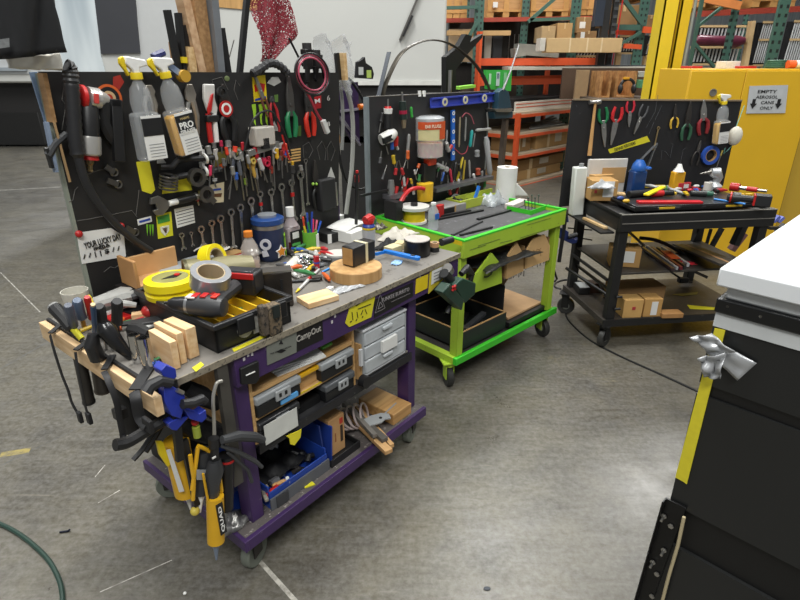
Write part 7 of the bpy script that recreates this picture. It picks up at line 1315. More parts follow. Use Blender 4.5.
# steel bars projecting
for A,Bq,lab in (((433,190),(490,177),'long grey steel bar fixed low across the green bench board'),((386,197),(404,194),'short steel ledge at the left of the green bench board')): M,L=bdG(A,Bq,GB-.06); m=MB(); m.bb(-.012,.012,0,L,-.03,.03); solo('steel_bar',lab,'bar',m,mt('#77767a',.35,.6),M)
M,L=bdG((391,180),(391,197),GB-.06); m=MB(); m.tube([(0,0,0),(0,L*.5,0),(0,L,0)],[.016,.022,.016],10); solo('steel_spatula','grey steel blade standing on the short ledge','blade',m,mt('#8b8b89',.4,.5),M); strip('black_rod','black arm reaching left from the short steel ledge','arm','G',.56,(360,196),(388,190),.012,.012,BLK)
m=MB(); m.bb(0,.05,0,.1,0,.1); solo('black_upright_box','black box at the left end of the green tray','box',m,BLK,on('G',.0,.45,GZ+.03))
# white spool with yellow
def stG(x,y,z=GZ,rz=0): p=tz('G',x,y,z); return at('G',p,rz),p
def lg(name,label,cat,x,y,parts,z=GZ,dz=0):
    M,p=stG(x,y,z); M=at('G',(p.x,p.y,p.z+dz)); c=root(name,label,cat,M)
    for nm,prof,mat in parts: m=MB(); m.lathe(prof,28); link(nm,m,mat,c)
    return c,p
p=tz('G',414,230,GZ); kx=wd('G',p,1)
c,p=lg('wire_spool','white spool wound with yellow line standing in the green tray','spool',414,222,[('lower_flange',[(.001,0),(kx*13.5,0),(kx*13.5,.012),(.001,.012)],WHT),('yellow_line',[(.001,.012),(kx*11.5,.012),(kx*11.5,.075),(.001,.075)],mt('#e3c81b',.5)),('upper_flange',[(.001,.075),(kx*16,.078),(kx*16,.094),(.001,.094)],mt('#c9c9c4',.4)),('hub',[(.02,.094),(.02,.11),(.001,.11)],BLK)])
c,p=lg('water_bottle','clear small water bottle with blue label standing by the spool','bottle',433,229,[('bottle',[(.028,0),(.03,.01),(.028,.05),(.03,.07),(.028,.1),(.012,.13),(.012,.135)],mt('#cdd3d6',.1,tr=.6)),('cap',[(.014,.133),(.014,.145),(.001,.146)],WHT)])
m=MB(); m.box((0,-.0285,.075),(.03,.004,.03)); link('blue_label',m,mt('#2c62b8',.4),c)
m=MB(); P0=[tv('G',x,y,.5) for x,y in ((400,203),(404,196),(410,190),(418,188),(424,189))]; m.tube([q_-P0[0] for q_ in smooth_path(P0,5)],.012,10); solo('red_hose','curved red hose behind the white spool','hose',m,mt('#c02a2c',.35),FR['G']@Matrix.Translation(P0[0]))
boxp('red_block','red box beside the water bottle in the green tray','box',(439,218),(444,216),.07,RED,.03,k='G',z=GZ)
boxp('open_carton','black and white open carton on the green bench tray','carton',(442,216),(466,210),.045,mt('#8e8c8a',.5),.14,k='G',z=GZ,extra=[('dark_opening',(.02,.5,.15,.85),BLK),('tan_edge',(.5,.56,0,1),CARD)])
# trough
a=tz('G',467,212,GZ); b=tz('G',515,199,GZ)
c=root('wooden_trough','lime-painted wooden trough at the back of the green bench tray','trough',at('G',(a.x,.44,GZ),0)); Lt=.46
for nm,bx_ in (('front_board',(0,Lt,0,.012,0,.055)),('back_board',(0,Lt,.11,.122,0,.055)),('end_board',(0,.012,.012,.11,0,.055)),('base_board',(.012,Lt,.012,.11,0,.01))): m=MB(); m.bb(*bx_); link(nm,m,OLIVE,c,bev=.001)
# rods and strips on the tray
for i,(A,Bq,w_,lab,cc) in enumerate((((428,222),(483,211),.016,'long black strip lying across the tray, farthest of three','#161617'),((440,217),(470,211),.02,'short black pad strip near the carton','#1c1c1d'),((478,220),(510,211),.022,'black strip beneath the wooden trough','#18181a'),((452,236),(482,222),.014,'grey metal strip in the front of the green tray','#3c3c3e'),((492,228),(460,236),.012,'dark strip near the front rim of the green tray','#28282a'))):
    M,L=fl('G',A,Bq,GZ); m=MB(); m.bb(-w_/2,w_/2,0,L,0,.01); solo('black_strip',lab,'strip',m,mt(cc,.5),M)
# paper towel roll
p=tz('G',505,200,GZ); r_=wd('G',p,10); ht=hh('G',p,167); c=root('paper_towel_roll','white paper towel roll standing at the back right of the green bench','paper towels',at('G',p)); m=MB(); m.hollow(r_,.02,0,ht,n=32); link('roll',m,mt('#d9d9d5',.8,n=.04),c); m=MB(); m.hollow(.02,.017,.001,ht+.001); link('core',m,CARDD,c)
m=MB(); m.sheet(lambda a_,b_:Vector((r_*.7+.09*a_,-r_*.6-.05*a_,ht*.1+.1*(1-a_)*b_)),5,5,.002); link('loose_sheet',m,mt('#d9d9d5',.8,n=.04),c)
crumple('clear_bag','clear crumpled bag left of the paper towel roll','bag',492,204,.16,.12,.1,mt('#c6cccf',.15,tr=.5,n=.1,bump=.4),0,k='G',z=GZ,seed=31)
M,L=bd('G',(479,186),(472,208),.45); m=MB(); m.bb(-.011,.011,0,L,-.005,.005); solo('blue_ruler','bright blue stick leaning on the open carton','stick',m,mt('#2a78d6',.4),M)
crumple('pliers_heap','heap of dark cables and pliers heads behind the trough','tool heap',458,206,.2,.08,.06,mt('#2b2a29',.4,.3,n=.4,s=40),0,k='G',z=GZ,seed=33)
m=MB(); m.ring((0,0,0),.04,.009,T=Matrix.Rotation(R(90),4,'X'),a0=0,a1=180); solo('grey_hose_arc','grey rubber arc standing behind the open carton','hose',m,GREY,at('G',tz('G',455,204,GZ)+Vector((0,0,.02))))
boxp('white_block_pack','pale pink-white pack in the green divider corner','pack',(513,210),(527,204),.03,mt('#c6bcb6',.6),.06,k='G',z=GZ)
for i in range(5): 
    p=tz('G',526+3*i,211-.8*i,GZ); m=MB(); m.bar((0,0,.0),(.005*(i-2),.01,.06+.01*(i%3)),.004); m.sph((.005*(i-2),.01,.065+.01*(i%3)),.006); solo('router_bit',['first','second','third','fourth','fifth'][i]+' thin dark bit standing in the divider corner','drill bit',m,mt('#4c5a50',.4,.5),at('G',p),'bits in the green divider')
m=MB(); m.bb(0,.3,0,.25,0,.012); 
# big steel arc spring over board, teal clamp
P0=[FR['G']@tv('G',x,y,.66) for x,y in ((385,108),(383,95),(388,78),(400,55),(415,44),(432,40),(450,44),(468,57),(482,74),(491,95))]
P0=smooth_path(P0,6); m=MB(); m.tube([p-P0[0] for p in P0],.017,8,flat=(1,.3,(0,-.4,1))); solo('steel_strip','long springy steel strip arching high above the green bench board','steel strip',m,mt('#4f4a40',.35,.4),Matrix.Translation(P0[0]))
strip('steel_band','wide shiny grey band rising from the green board left end','band','G',.67,(378,98),(389,52),.03,.004,mt('#8b9097',.25,.8))
c=root('black_vise_bracket','tall black bracket with forked arms behind the blue level','bracket',FR['G']); m=MB(); m.slab([tv('G',x,y,.85) for x,y in ((446,100),(446,57),(459,46),(466,34),(472,36),(470,42),(483,34),(482,38),(466,56),(456,70),(456,100))],(0,.04,0)); link('plate',m,mt('#151515',.5),c)
m=MB(); m.tube([tv('G',450.5,70,.8),tv('G',449.5,98,.8)],.012,12); link('silver_tube',m,STEEL,c)
c=root('hand_clamp','teal blue vise head with long rod on a brown post right of the green board','vise',FR['G']); CL=mt('#24404f',.4); Vv=.56
m=MB(); m.slab([tv('G',x,y,Vv) for x,y in ((499,92),(504,88),(509,92),(512,108),(498,109))],(0,.05,0)); link('upper_jaw',m,CL,c,bev=.004); m=MB(); m.slab([tv('G',x,y,Vv) for x,y in ((494,112),(513,111),(513,118),(495,119))],(0,.05,0)); link('lower_jaw',m,CL,c,bev=.003); m=MB(); m.slab([tv('G',x,y,Vv-.02) for x,y in ((495,109),(513,108.5),(511,112),(497,112))],(0,.08,0)); link('steel_plate',m,STEEL,c)
m=MB(); m.bar(tv('G',505.5,119,Vv+.03),tv('G',501,165,Vv+.03),.035,.03); link('post',m,mt('#4b3f36',.6),c); m=MB(); m.tube([tv('G',503,90,Vv),tv('G',511,70,Vv),tv('G',519,45,Vv)],[.009,.006,.004],8); link('rod',m,mt('#8e8f90',.3,.7),c)
c=root('green_package','bright green hanging package with white and blue print behind the vise','package',FR['G']); m=MB(); m.slab([tv('G',x,y,.66) for x,y in ((486,70),(512,70),(511,91),(487,89))],(0,.02,0)); link('card',m,mt('#3fb54a',.4,n=.08),c)
for x,y,w_,h_,cc in ((498,79,5,13,'#c9dcd8'),(490,79,3,10,'#b9e0bd'),(505,79,4,12,'#8fd09a'),(498,76,4,5,'#2d4f9a')): q_=tv('G',x,y,.655); k=wd('G',q_,1); m=MB(); m.box(q_,(w_*k,.004,h_*k)); link('print',m,mt(cc,.4),c)
m=MB(); m.bb(-.3,.06,-.1,.25,0,1.455); solo('dark_stand','dark cabinet standing behind the green bench board under the lime packages','cabinet',m,mt('#1c1a19',.7),Matrix.Translation((.48,4.45,0)))
strip('lime_package','pair of lime and pale green packages left of the rack upright','package','G',1.1,(457,88),(473,86),.05,.02,mt('#8fd04a',.5))
for i,x in enumerate((419.5,424)): m=MB(); m.cyl((0,0,0),(0,0,.03),.01); solo('white_clamp',['left','right'][i]+' of two white knobs on the board top edge before the black bracket','knob',m,WHT,FR['G']@Matrix.Translation(tv('G',x,96.5,GB+.0)))
# below: black drawer box, rug, tarp
c=root('black_crate','black open crate with plywood rim on the green bench lower shelf','crate',on('G',.085,.015,.2)); W,D,Hh=.4,.45,.105
for nm,b in (('front_wall',(0,W,0,.01,0,Hh)),('back_wall',(0,W,D-.01,D,0,Hh)),('side_wall',(0,.01,.01,D-.01,0,Hh)),('side_wall',(W-.01,W,.01,D-.01,0,Hh)),('bottom',(.01,W-.01,.01,D-.01,0,.01))):
    m=MB(); m.bb(*b); w_=link(nm,m,mt('#232726',.5),c)
    if nm!='bottom': m=MB(); b2=list(b); b2[4]=Hh; b2[5]=Hh+.004; m.bb(*b2); link('plywood_rim',m,CARD,w_)
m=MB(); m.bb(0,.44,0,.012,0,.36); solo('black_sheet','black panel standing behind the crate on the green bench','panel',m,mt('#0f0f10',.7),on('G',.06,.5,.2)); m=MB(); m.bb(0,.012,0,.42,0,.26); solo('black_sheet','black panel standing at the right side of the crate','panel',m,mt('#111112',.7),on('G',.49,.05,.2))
m=MB(); m.bar((0,0,0),(.2,.1,0),.05,.03); solo('steel_pipe_part','dark steel bracket lying inside the black crate','bracket',m,mt('#3f3f40',.4,.5),on('G',.15,.12,.27)); m=MB(); m.lathe([(.001,0),(.025,0),(.022,.03),(.001,.035)],14); solo('steel_weight','round steel knob on top of the crate contents','knob',m,STEEL,on('G',.17,.06,.27)); m=MB(); m.bar((0,0,0),(.18,.02,.03),.03,.02); solo('steel_bar_piece','grey bar lying beside the steel knob in the crate','bar',m,mt('#55575a',.4,.5),on('G',.2,.08,.275))
m=MB(); m.sheet(lambda a_,b_:Vector((.16*a_+.18*b_*b_+.02*math.sin(6*a_),.36*(1-b_)*.3+.15*a_,.02+.38*b_)),10,10,.006); solo('brown_sheet','curved brown sheet leaning from the lower shelf of the green bench','sheet',m,mt('#a9865f',.7,n=.15,s=6),on('G',.56,.08,.2),smooth=80)
m=MB(); m.slab([(0,0,0),(.36,.0,0),(.38,.3,.0),(.1,.35,0)],(0,0,.012)); solo('plywood_offcut','flat plywood offcut on the black mat, right end of the green bench','plywood',m,mt('#b8946b',.7),on('G',.53,.03,.235)); m=MB(); m.bb(0,.4,0,.4,0,.03); solo('black_mat','thick black mat on the right of the green bench lower shelf','mat',m,BLK,on('G',.505,.0,.2))
M,L=fl('G',(515,262),(520,258),.6); 
c=on('G',.4,.12,.55); m=MB(); m.sph((0,0,0),.02); solo('green_ball','small green piece between the first two wooden bins','piece',m,mt('#3aa03a',.5),FR['G']@Matrix.Translation(tv('G',503,264,.03)))
crumple('hardware_heap','dark hardware filling the bins under the green tray','hardware',500,258,.5,.2,.03,mt('#3a3a38',.4,.4,n=.5,s=60,worn='#77777a',wa=.4,ws=70),0,k='G',z=.66,seed=41)
strip('paper_sheet_hung','clear sleeve with paper hanging right of the green bench','sleeve','G',.1,(556,247),(550,262),.05,.003,mt('#a8a9a8',.4))
# blue clamp on the black bench side
c=root('bar_clamp','dark blue bar clamp hanging between the green and black benches','clamp',FR['B']); q=lambda x,y,v=.3: tu('B',x,y,-.1)
q=lambda x,y,v=.25: tv('B',x,y,v)
m=MB(); m.slab([q(557,229),q(561,228),q(569,232),q(568,240),q(563,241),q(559,237)],(0,.04,0)); link('body',m,mt('#1f2b5c',.4),c,bev=.003); m=MB(); m.slab([q(566,236),q(576,240),q(578,238),q(577,243),q(572,244),q(565,241)],(0,.03,0)); link('lower_jaw',m,mt('#1f2b5c',.4),c,bev=.003); m=MB(); m.slab([q(564,216),q(568,215),q(569,222),q(565,223)],(0,.03,0)); link('upper_jaw',m,mt('#1f2b5c',.4),c,bev=.003)
m=MB(); m.bar(q(566,214),q(559,262),.012,.02); link('bar',m,BLK,c); m=MB(); m.tube([q(568,237),q(577,234.5)],.014,10); link('handle',m,BLK,c)
m=MB(); m.tube([q(554,270),q(557,279),q(554,282)],.007,8); solo('black_hook','small black hook dangling below the blue clamp','hook',m,BLK,FR['B'])
# ================================================================ BLACK WORKBENCH CONTENTS
def stB(x,y,z=.853,rz=0): p=tz('B',x,y,z); return at('B',p,rz),p
def bdB(A,Bq,v=BB-.004): return bd('B',A,Bq,v)
M,L=bdB((594,102),(588,155)); c=root('hammer','ball-peen hammer with long wooden handle hanging at the left of the board','hammer',M); m=MB(); m.tube([(-.035,0,.02),(-.02,0,.02),(0,0,.02),(.02,0,.02),(.04,0,.02)],[.012,.016,.013,.011,.014],12); link('head',m,STEEL,c); m=MB(); m.tube([(0,.01,.02),(0,L*.4,.02),(0,L*.8,.02),(0,L,.02)],[.009,.01,.013,.014],10); link('handle',m,mt('#c79a63',.5,n=.1),c); 
def snips(lab,A,Bq,hm,jw=.03,hs=.42,nm='tin_snips',cat='snips',flip=True,jm=None):
    if flip: A,Bq=Bq,A
    M,L=bdB(A,Bq); return pliers(nm,lab,cat,M,L,hm,'snips and pliers on the black bench board',jm or STEEL,hs,.045,jw)
snips('green-handled tin snips hanging handles up, right of the hammer',(602,108),(604,147),GRN); snips('red-handled tin snips hanging handles up beside the green ones',(618,107),(610,145),mt('#c32a2e',.35),.034)
snips('small pliers with red and blue handles hanging on the black bench board',(630,101),(628,127),mt('#c53040',.35),.022,.5,'pliers','pliers'); snips('grey scissors hanging right of the red and blue pliers',(645,105),(633,134),mt('#4d4e50',.5),.02,.5,'scissors','scissors')
snips('small yellow-handled pliers hanging handles down',(675,104),(673,128),mt('#d0a93a',.4),.022,.5,'pliers','pliers',False,IRON); snips('large dark green-handled snips hanging handles down',(690,101),(684,140),mt('#2f5a42',.45),.034,.45,'tin_snips','snips',False,IRON); snips('grey and red cutters hanging below a silver head',(703,100),(702,134),mt('#8d2a30',.4),.04,.5,'cutters','cutters',False,STEEL)
snips('steel angled pliers hanging below the silver-headed cutters',(700,140),(693,165),IRON,.02,.6,'pliers','pliers',False,STEELD)
p0=tv('B',719,94,BB); sprayer('spray_bottle','yellow liquid spray bottle with white trigger on the black bench board','',(720,93),(714,143),'B',BB-.0,.085,None,'',mt('#d5a51c',.35))
M,L=bdB((709,155),(709,156),BB-.006); c=root('blue_tape_roll','blue masking tape roll hanging right on the black bench board','tape roll',M); m=MB(); m.hollow(.062,.04,0,.024,n=32); link('tape',m,mt('#2d55b0',.45),c); m=MB(); m.hollow(.04,.036,.001,.0235,n=32); link('core',m,CARD,c)
M,L=bdB((722,150),(716,167)); driver('screwdriver','thin yellow-tipped screwdriver hanging beside the blue tape','screwdriver',M,L,mt('#c9b55a',.4),None,.006,.35)
M,L=bdB((660,105),(650,128),BB-.0); c=root('framing_square','grey triangular speed square leaning on the board behind the blue bottle','square',FR['B']); m=MB(); 
for a_,b_ in (((657,143),(629,172)),((655,146),(641,184)),((657,143),(655,148))): m.bar(tv('B',*a_,BB-.01),tv('B',*b_,BB-.01),.022,.004)
link('frame',m,mt('#8c8f92',.35,.6),c); M,L=bdB((658,128),(653,150)); combo('hanging_wrench','thin brass-coloured wrench hanging over the speed square','wrench',M,L,.009,mat=mt('#a9936a',.35,.7))
M,L=bdB((741,133),(737,134),BB-.02); c=root('dust_mask','white cup dust mask hanging at the right edge of the board','mask',FR['B']@Matrix.Translation(tv('B',735,136,BB-.03))); m=MB(); m.sph((0,0,0),(.05,.03,.062),18,12); link('cup',m,mt('#d8d4c6',.7,n=.05),c)
m=MB(); m.tube([(-.0,.01,.06),(.02,.02,.12),(.04,.03,.19)],.0025,6); link('strap',m,mt('#7fc4b6',.6),c); m=MB(); m.tube([(.01,.01,-.05),(-.01,.02,-.09),(-.03,.03,-.12),(-.03,.03,-.08)],.0025,6); link('strap',m,mt('#7fc4b6',.6),c)
# top surface
p=tz('B',0,0,.85)
a=tz('B',575,190,.87); 
m=MB(); m.bb(0,.07,0,.07,0,.5); 
c=root('foam_roll','tall white square foam post standing at the left of the black bench','foam post',on('B',-.05,.46,.7525,0,0,-2)); zt2=.31; m=MB(); m.bb(-.04,.04,-.03,.03,0,zt2); link('post',m,mt('#d3d6cf',.6,n=.05),c,bev=.008); m=MB(); m.cyl((.01,0,zt2),(.01,0,zt2+.02),.015); link('cap',m,GREY,c)
def cb(lab,A,Bq,h,dp,z=.853,mat=None,label=None,red=None,lift=0,k='B'):
    ex=[]
    if label: ex.append(('shipping_label',label,PAPER))
    if red: ex.append(('red_stamp',red,mt('#a8323a',.5)))
    return boxp('cardboard_box',lab,'cardboard box',A,Bq,h,mat or mt('#b58d55',.8,n=.08,s=6),dp,k=k,z=z,extra=ex,lift=lift)
cb('open cardboard box at the back left of the black bench, behind the labelled one',(583,193),(593,196),.13,.15,z=.87); cb('cardboard box with a shipping label and red stamp on the black bench top',(590,201),(616,201),.125,.15,z=.87,label=(.45,.85,.2,.98),red=(.12,.22,.4,.55))
c=root('white_case','white flat case standing open behind the cardboard boxes','case',on('B',.03,.53,.94)); m=MB(); m.bb(0,.27,0,.02,-.07,.155); link('body',m,mt('#c9c6c0',.5),c,bev=.004); m=MB(); m.bb(.1,.265,-.003,0,.0,.1); link('tan_panel',m,CARD,c)
boxp('wood_slat_pack','pale wooden slat stack lying before the labelled box','wood',(606,197),(625,198),.025,WOOD,.06,k='B',z=.885)
crumple('printed_leaflets','fan of printed leaflets in the white case','leaflets',601,188,.15,.06,.05,mt('#b9bbbd',.6,n=.3,s=30),0,k='B',z=.96,seed=51)
# blue bottle
M,p=stB(634,197); h=hh('B',p,160); c=root('blue_bottle','dark blue squared bottle with handled cap on the black bench','bottle',M); r_=wd('B',p,7); m=MB(); m.box((0,0,h*.36),(r_*2,r_*1.6,h*.72)); link('body',m,mt('#173a6d',.3),c,bev=.01); m=MB(); m.lathe([(r_*.9,h*.72),(r_*1.0,h*.78),(r_*.9,h*.88),(r_*.5,h)],18); link('cap',m,mt('#2a62b4',.35),c); m=MB(); m.ring((r_*1.2,0,h*.78),r_*.5,.008,T=None); link('carry_loop',m,mt('#2a62b4',.35),c)
# organizer case on top
c=root('tool_case','large flat black tool case with yellow latches on the black bench top','tool case',on('B',.10,.03,.87)); W=.80; 
m=MB(); m.bb(0,W,0,.36,0,.022); link('base',m,mt('#1c1c1d',.35),c,bev=.005); m=MB(); m.bb(.01,W-.01,.006,.35,.022,.032); link('lid',m,mt('#2a2a2b',.3),c,bev=.003)
for x0,x1 in ((.19,.31),(.72,.85)): m=MB(); m.bb(W*x0,W*x1,-.003,.004,.012,.022); link('yellow_latch',m,mt('#c9a728',.4),c)
for x0,x1 in ((.0,.17),(.36,.52),(.56,.7)): m=MB(); m.bb(W*x0,W*x1,-.004,.004,.004,.024); link('black_latch',m,mt('#111112',.3),c)
CZ=.902
def bt(name,lab,cat,A,Bq,r_,segs,z=CZ,lift=0,z2=None): return lying(name,lab,cat,A,Bq,r_,segs,z=z,k='B',lift=lift,z2=z2)
M,L=fl('B',(637,203),(701,203),CZ); m=MB(); m.prism([(-.02,0),(.03,.04),(.03,L-.04),(-.02,L)],0,.016); m=MB(); m.bb(-.02,.025,0,L,0,.014); solo('red_case','long flat red level lying on the front of the black tool case','level',m,mt('#c0222a',.3),M,bev=.003)
bt('blue_stick','thin bright blue strip lying at the right of the red level','stick',(714,200),(745,205),.006,[('body',0,1,1,1,mt('#2f7fc9',.4))])
M,L=fl('B',(646,196),(663,188),CZ+.03); m=MB(); m.bb(-.018,.018,0,L,0,.014); solo('yellow_squeeze_tool','bright yellow bar lying slanted over the red tool','bar',m,mt('#e0d21f',.4),M,bev=.004)
m=MB(); m.bb(0,.2,0,.02,0,.012); solo('yellow_level','yellow bar behind the blue bottle, lying level','bar',m,mt('#c9b02c',.4),at('B',tz('B',638,188,CZ)))
bt('red_tool','red and black clamp-like tool lying left on the black tool case','tool',(652,197),(672,196),.02,[('head',0,.5,1,1,RED),('grip',.5,1,.8,.9,BLK)])
M,p=stB(675,190,CZ); h=hh('B',p,164); lgc=root('glue_bottle','tall yellow glue bottle with white cap standing at the board','bottle',M); r_=wd('B',p,6)
m=MB(); m.box((0,0,h*.36),(r_*2,r_*1.3,h*.72)); link('body',m,mt('#d39d22',.4),lgc,bev=.008); m=MB(); m.lathe([(r_*.9,h*.72),(r_*.5,h*.86),(r_*.3,h),(.001,h)],16); link('white_cap',m,WHT,lgc)
boxp('red_packet','red and white packet leaning beside the glue bottle','packet',(678,191),(690,190),.05,mt('#b8323a',.4),.02,k='B',z=CZ,extra=[('white_print',(.4,.8,.3,.8),PAPER)])
# spray gun
M,p=stB(712,191,CZ); c=root('spray_gun','silver and white spray gun standing at the right of the black bench','spray gun',M@Matrix.Scale(1.25,4)); m=MB(); m.lathe([(.03,0),(.04,.01),(.042,.03),(.02,.05)],18); link('cup',m,mt('#c3c7c9',.3,.3),c); m=MB(); m.tube([(-.03,0,.1),(.0,0,.095),(.02,0,.07),(.01,0,.04)],[.018,.03,.022,.018],12); link('body',m,mt('#bfc2c4',.3,.5),c); m=MB(); m.tube([(-.03,0,.1),(-.09,0,.09)],[.01,.003],8); link('nozzle',m,STEELD,c); m=MB(); m.cyl((-.045,-.02,0),(-.045,-.02,.05),.02); link('white_collar',m,mt('#c9c5bd',.5),c)
bt('black_green_tool','dark green and black cordless tool lying mid-case','power tool',(690,196),(716,197),.018,[('body',0,.6,1,1.1,mt('#232625',.4)),('green_end',.6,.85,1,.9,mt('#2f5f4c',.4)),('tip',.85,1,.4,.3,STEEL)])
bt('white_tube','white tube lying behind the red tool','tube',(668,190),(684,195),.01,[('tube',0,1,1,.8,mt('#b9bbbd',.4))]); bt('black_roll','black pouch roll lying behind the yellow bar','pouch',(628,198),(650,196),.022,[('roll',0,1,1,1,BLK)])
# impact wrench black/red with battery
M,L=fl('B',(727,197),(772,201),CZ+.03,0); c=root('impact_wrench','black and red cordless impact wrench lying at the right end of the black bench','power tool',M); m=MB(); m.tube([(0,0,0),(0,L*.12,0),(0,L*.3,0)],[.016,.034,.032],12); link('head',m,mt('#242425',.4),c); m=MB(); m.tube([(0,L*.06,0),(0,L*.1,0)],.034,12); link('red_ring',m,RED,c); m=MB(); m.tube([(0,L*.3,0),(0,L*.6,0)],.02,10); link('grip',m,BLK,c); m=MB(); m.box((0,L*.8,.0),(.07,L*.36,.065)); b_=link('battery',m,mt('#222224',.5),c,bev=.005); m=MB(); m.box((0,L*.61,0),(.072,.01,.06)); link('red_band',m,RED,b_)
bt('red_ratchet','red and silver ratchet tool lying behind the impact wrench','ratchet',(730,189),(760,193),.016,[('head',0,.3,1.7,1.7,RED),('neck',.3,.55,.8,.8,STEEL),('grip',.55,.9,1,1,RED),('end',.9,1.2,.6,.6,STEEL)],lift=.0)
for i,x in enumerate((738,746)): m=MB(); m.bb(0,.04,0,.02,0,.03); solo('yellow_piece',['left','right'][i]+' yellow piece between the ratchet and the impact wrench','piece',m,mt('#d6a92a',.4),at('B',tz('B',x,199,CZ)))
for i,(x,y,cc,lab) in enumerate(((620,200,'#2f4a8a','blue bit lying left on the black case'),(626,203,'#c9a12a','yellow piece lying at the left corner of the black case'),(690,192,'#b03038','red spot tool behind the yellow bar'),(696,188,'#c9c9c5','white cap in front of the board'),(702,196,'#7d8a80','grey-green fitting near the spray gun'),(684,196,'#3a4a44','dark clamp near the centre of the case'))): p=tz('B',x,y,CZ); m=MB(); m.sph((0,0,.012),(.022,.014,.012)); solo('small_item',lab,'small part',m,mt(cc,.4),at('B',p))
# side ledge items
crumple('hardware_pile','pile of small metal parts on the left ledge of the black bench','hardware',589,208,.06,.16,.03,mt('#55534f',.4,.5,n=.4,s=70,worn='#b0b0ac',wa=.4,ws=80),0,k='B',z=.755,seed=61)
M,L=fl('B',(578,206),(590,216),.754); m=MB(); m.bb(-.008,.008,0,L,0,.03); solo('wood_lath','pale lath standing on the left ledge','lath',m,WOOD,M); M,L=fl('B',(584,219),(606,229),.754); m=MB(); m.bb(-.012,.012,0,L,0,.012); solo('wood_lath','pale lath lying along the outer ledge','lath',m,WOOD,M)
for a_,b_,lab in (((568,228),(592,230),'upper thin rail seen behind the left leg'),((568,236),(592,240),'lower thin rail seen behind the left leg')): strip('thin_rail',lab,'rail','B',.62,a_,b_,.008,.008,IRON)
# middle shelf
cb('cardboard box with a big label on the black bench middle shelf',(609,266),(639,268),.12,.12,z=.504,label=(.45,.8,.25,.85))
for i,(A,Bq,w_,cc,lab) in enumerate((((641,247),(673,270),.02,'#3b2a2c','dark maroon rod first from left'),((647,247),(677,269),.014,'#8f9093','grey rod second from left'),((652,249),(681,269),.018,'#5e1f28','wine rod third from left'),((657,249),(685,268),.014,'#2b2b2c','black rod fourth from left'),((662,249),(688,266),.016,'#a9a9ab','silver rod fifth from left'))):
    M,L=fl('B',A,Bq,.515); m=MB(); m.bb(-w_/2,w_/2,0,L,-.006,.01+.002*i); solo('packed_rod',lab+' in the bundle on the black bench middle shelf','rod',m,mt(cc,.3),M,'rods on the middle shelf')
crumple('red_package','red and clear plastic package at the end of the rod bundle','package',683,264,.16,.05,.02,mt('#c22c38',.3,n=.3,s=30,worn='#c9c9cc',wa=.4),0,k='B',z=.505,seed=63); M,L=fl('B',(665,251),(676,259),.53); m=MB(); m.bb(-.03,.03,0,L,0,.004); solo('orange_black_card','orange and black card behind the red package','card',m,mt('#c8512a',.5),M)
boxp('tan_card','tan card lying at the back of the middle shelf','card',(662,256),(684,252),.006,CARD,.12,k='B',z=.506)
M,L=fl('B',(684,246),(732,266),.515,z2=.6); m=MB(); m.bb(-.07,.07,-.02,L,0,.012); solo('black_board','long black board leaning out of the middle shelf to the right','board',m,mt('#343230',.5),M); m=MB(); m.bb(-.01,.01,.03,L*.95,.012,.014); solo('brown_edge_strip','light brown worn strip along the leaning black board','strip',m,mt('#8c6a48',.6),M)
wire('B',.3,[(640,238),(655,240),(670,246),(685,255),(702,264)],.012,BLK,'black_hose','black hose curving over the middle shelf','hose')
wire('B',.45,[(668,270),(677,276),(686,281),(692,282)],.007,BLK,'plug_cable','black cord with a plug hanging under the middle shelf'); m=MB(); m.box((0,0,0),(.07,.04,.035)); solo('black_plug','black plug block under the middle shelf','plug',m,BLK,FR['B']@Matrix.Translation(tv('B',683,280,.45)),bev=.005)
# bottom shelf
cb('cardboard box with a red round stamp on the black bench bottom shelf',(622,318),(641,317.5),.12,.1,z=.201,red=(.45,.62,.45,.62),mat=mt('#c39a5c',.8,n=.05)); cb('cardboard box with white label beside the stamped one, bottom shelf',(642.5,317),(660,316.5),.12,.1,z=.201,label=(.4,.75,.1,.85),mat=mt('#b98f53',.8,n=.05)); cb('long dark cardboard carton behind the two boxes on the bottom shelf',(615,306),(663,303),.12,.16,z=.201,mat=CARDD)
boxp('wood_block_stack','small plywood puzzle-like block at the right of the labelled box','wood block',(662,318.5),(683,318),.03,mt('#a97c4b',.6,n=.2),.07,k='B',z=.201)
for x,y in ((615,297),(613,309)): m=MB(); m.cyl((-.02,0,0),(.02,0,0),.008); solo('black_bolt',('upper' if y<300 else 'lower')+' black bolt sticking out of the black bench leg at the bottom boxes','bolt',m,BLK,FR['B']@Matrix.Translation(tv('B',x+4,y,-.01)))
c=root('power_adapter','black adapter with a pale label on the left of the bottom shelf','adapter',on('B',.0,.0,0)); c.matrix_world=FR['B']@Matrix.Translation(tz('B',581,292,.202))@Matrix.Rotation(R(-5),4,'Z'); m=MB(); m.bb(-.035,.045,-.05,.07,0,.05); link('body',m,BLK,c,bev=.006); m=MB(); m.bb(-.03,.04,-.045,.06,.05,.0515); link('label',m,mt('#9ea2a3',.4),c); m=MB(); m.cyl((.05,.02,.025),(.075,.02,.025),.015); link('plug_end',m,WHT,c)
rope('adapter_cable','black cable looping out left from the bottom shelf of the black bench','cable',[FR['B']@tz('B',x,y,.21) for x,y in ((590,286),(578,281),(565,280),(556,283),(555,287),(561,289))],.007,BLK)
for A,Bq,lab in (((566,268),(608,295),'upper black tube running along the left side of the black bench'),((600,283),(607,298),'short grey cable piece behind the black leg')): 
    a_=tv('B',*A,.3); b_=tv('B',*Bq,.05); m=MB(); m.cyl((0,0,0),b_-a_,.01); solo('side_tube',lab,'tube',m,BLK,FR['B']@Matrix.Translation(a_))
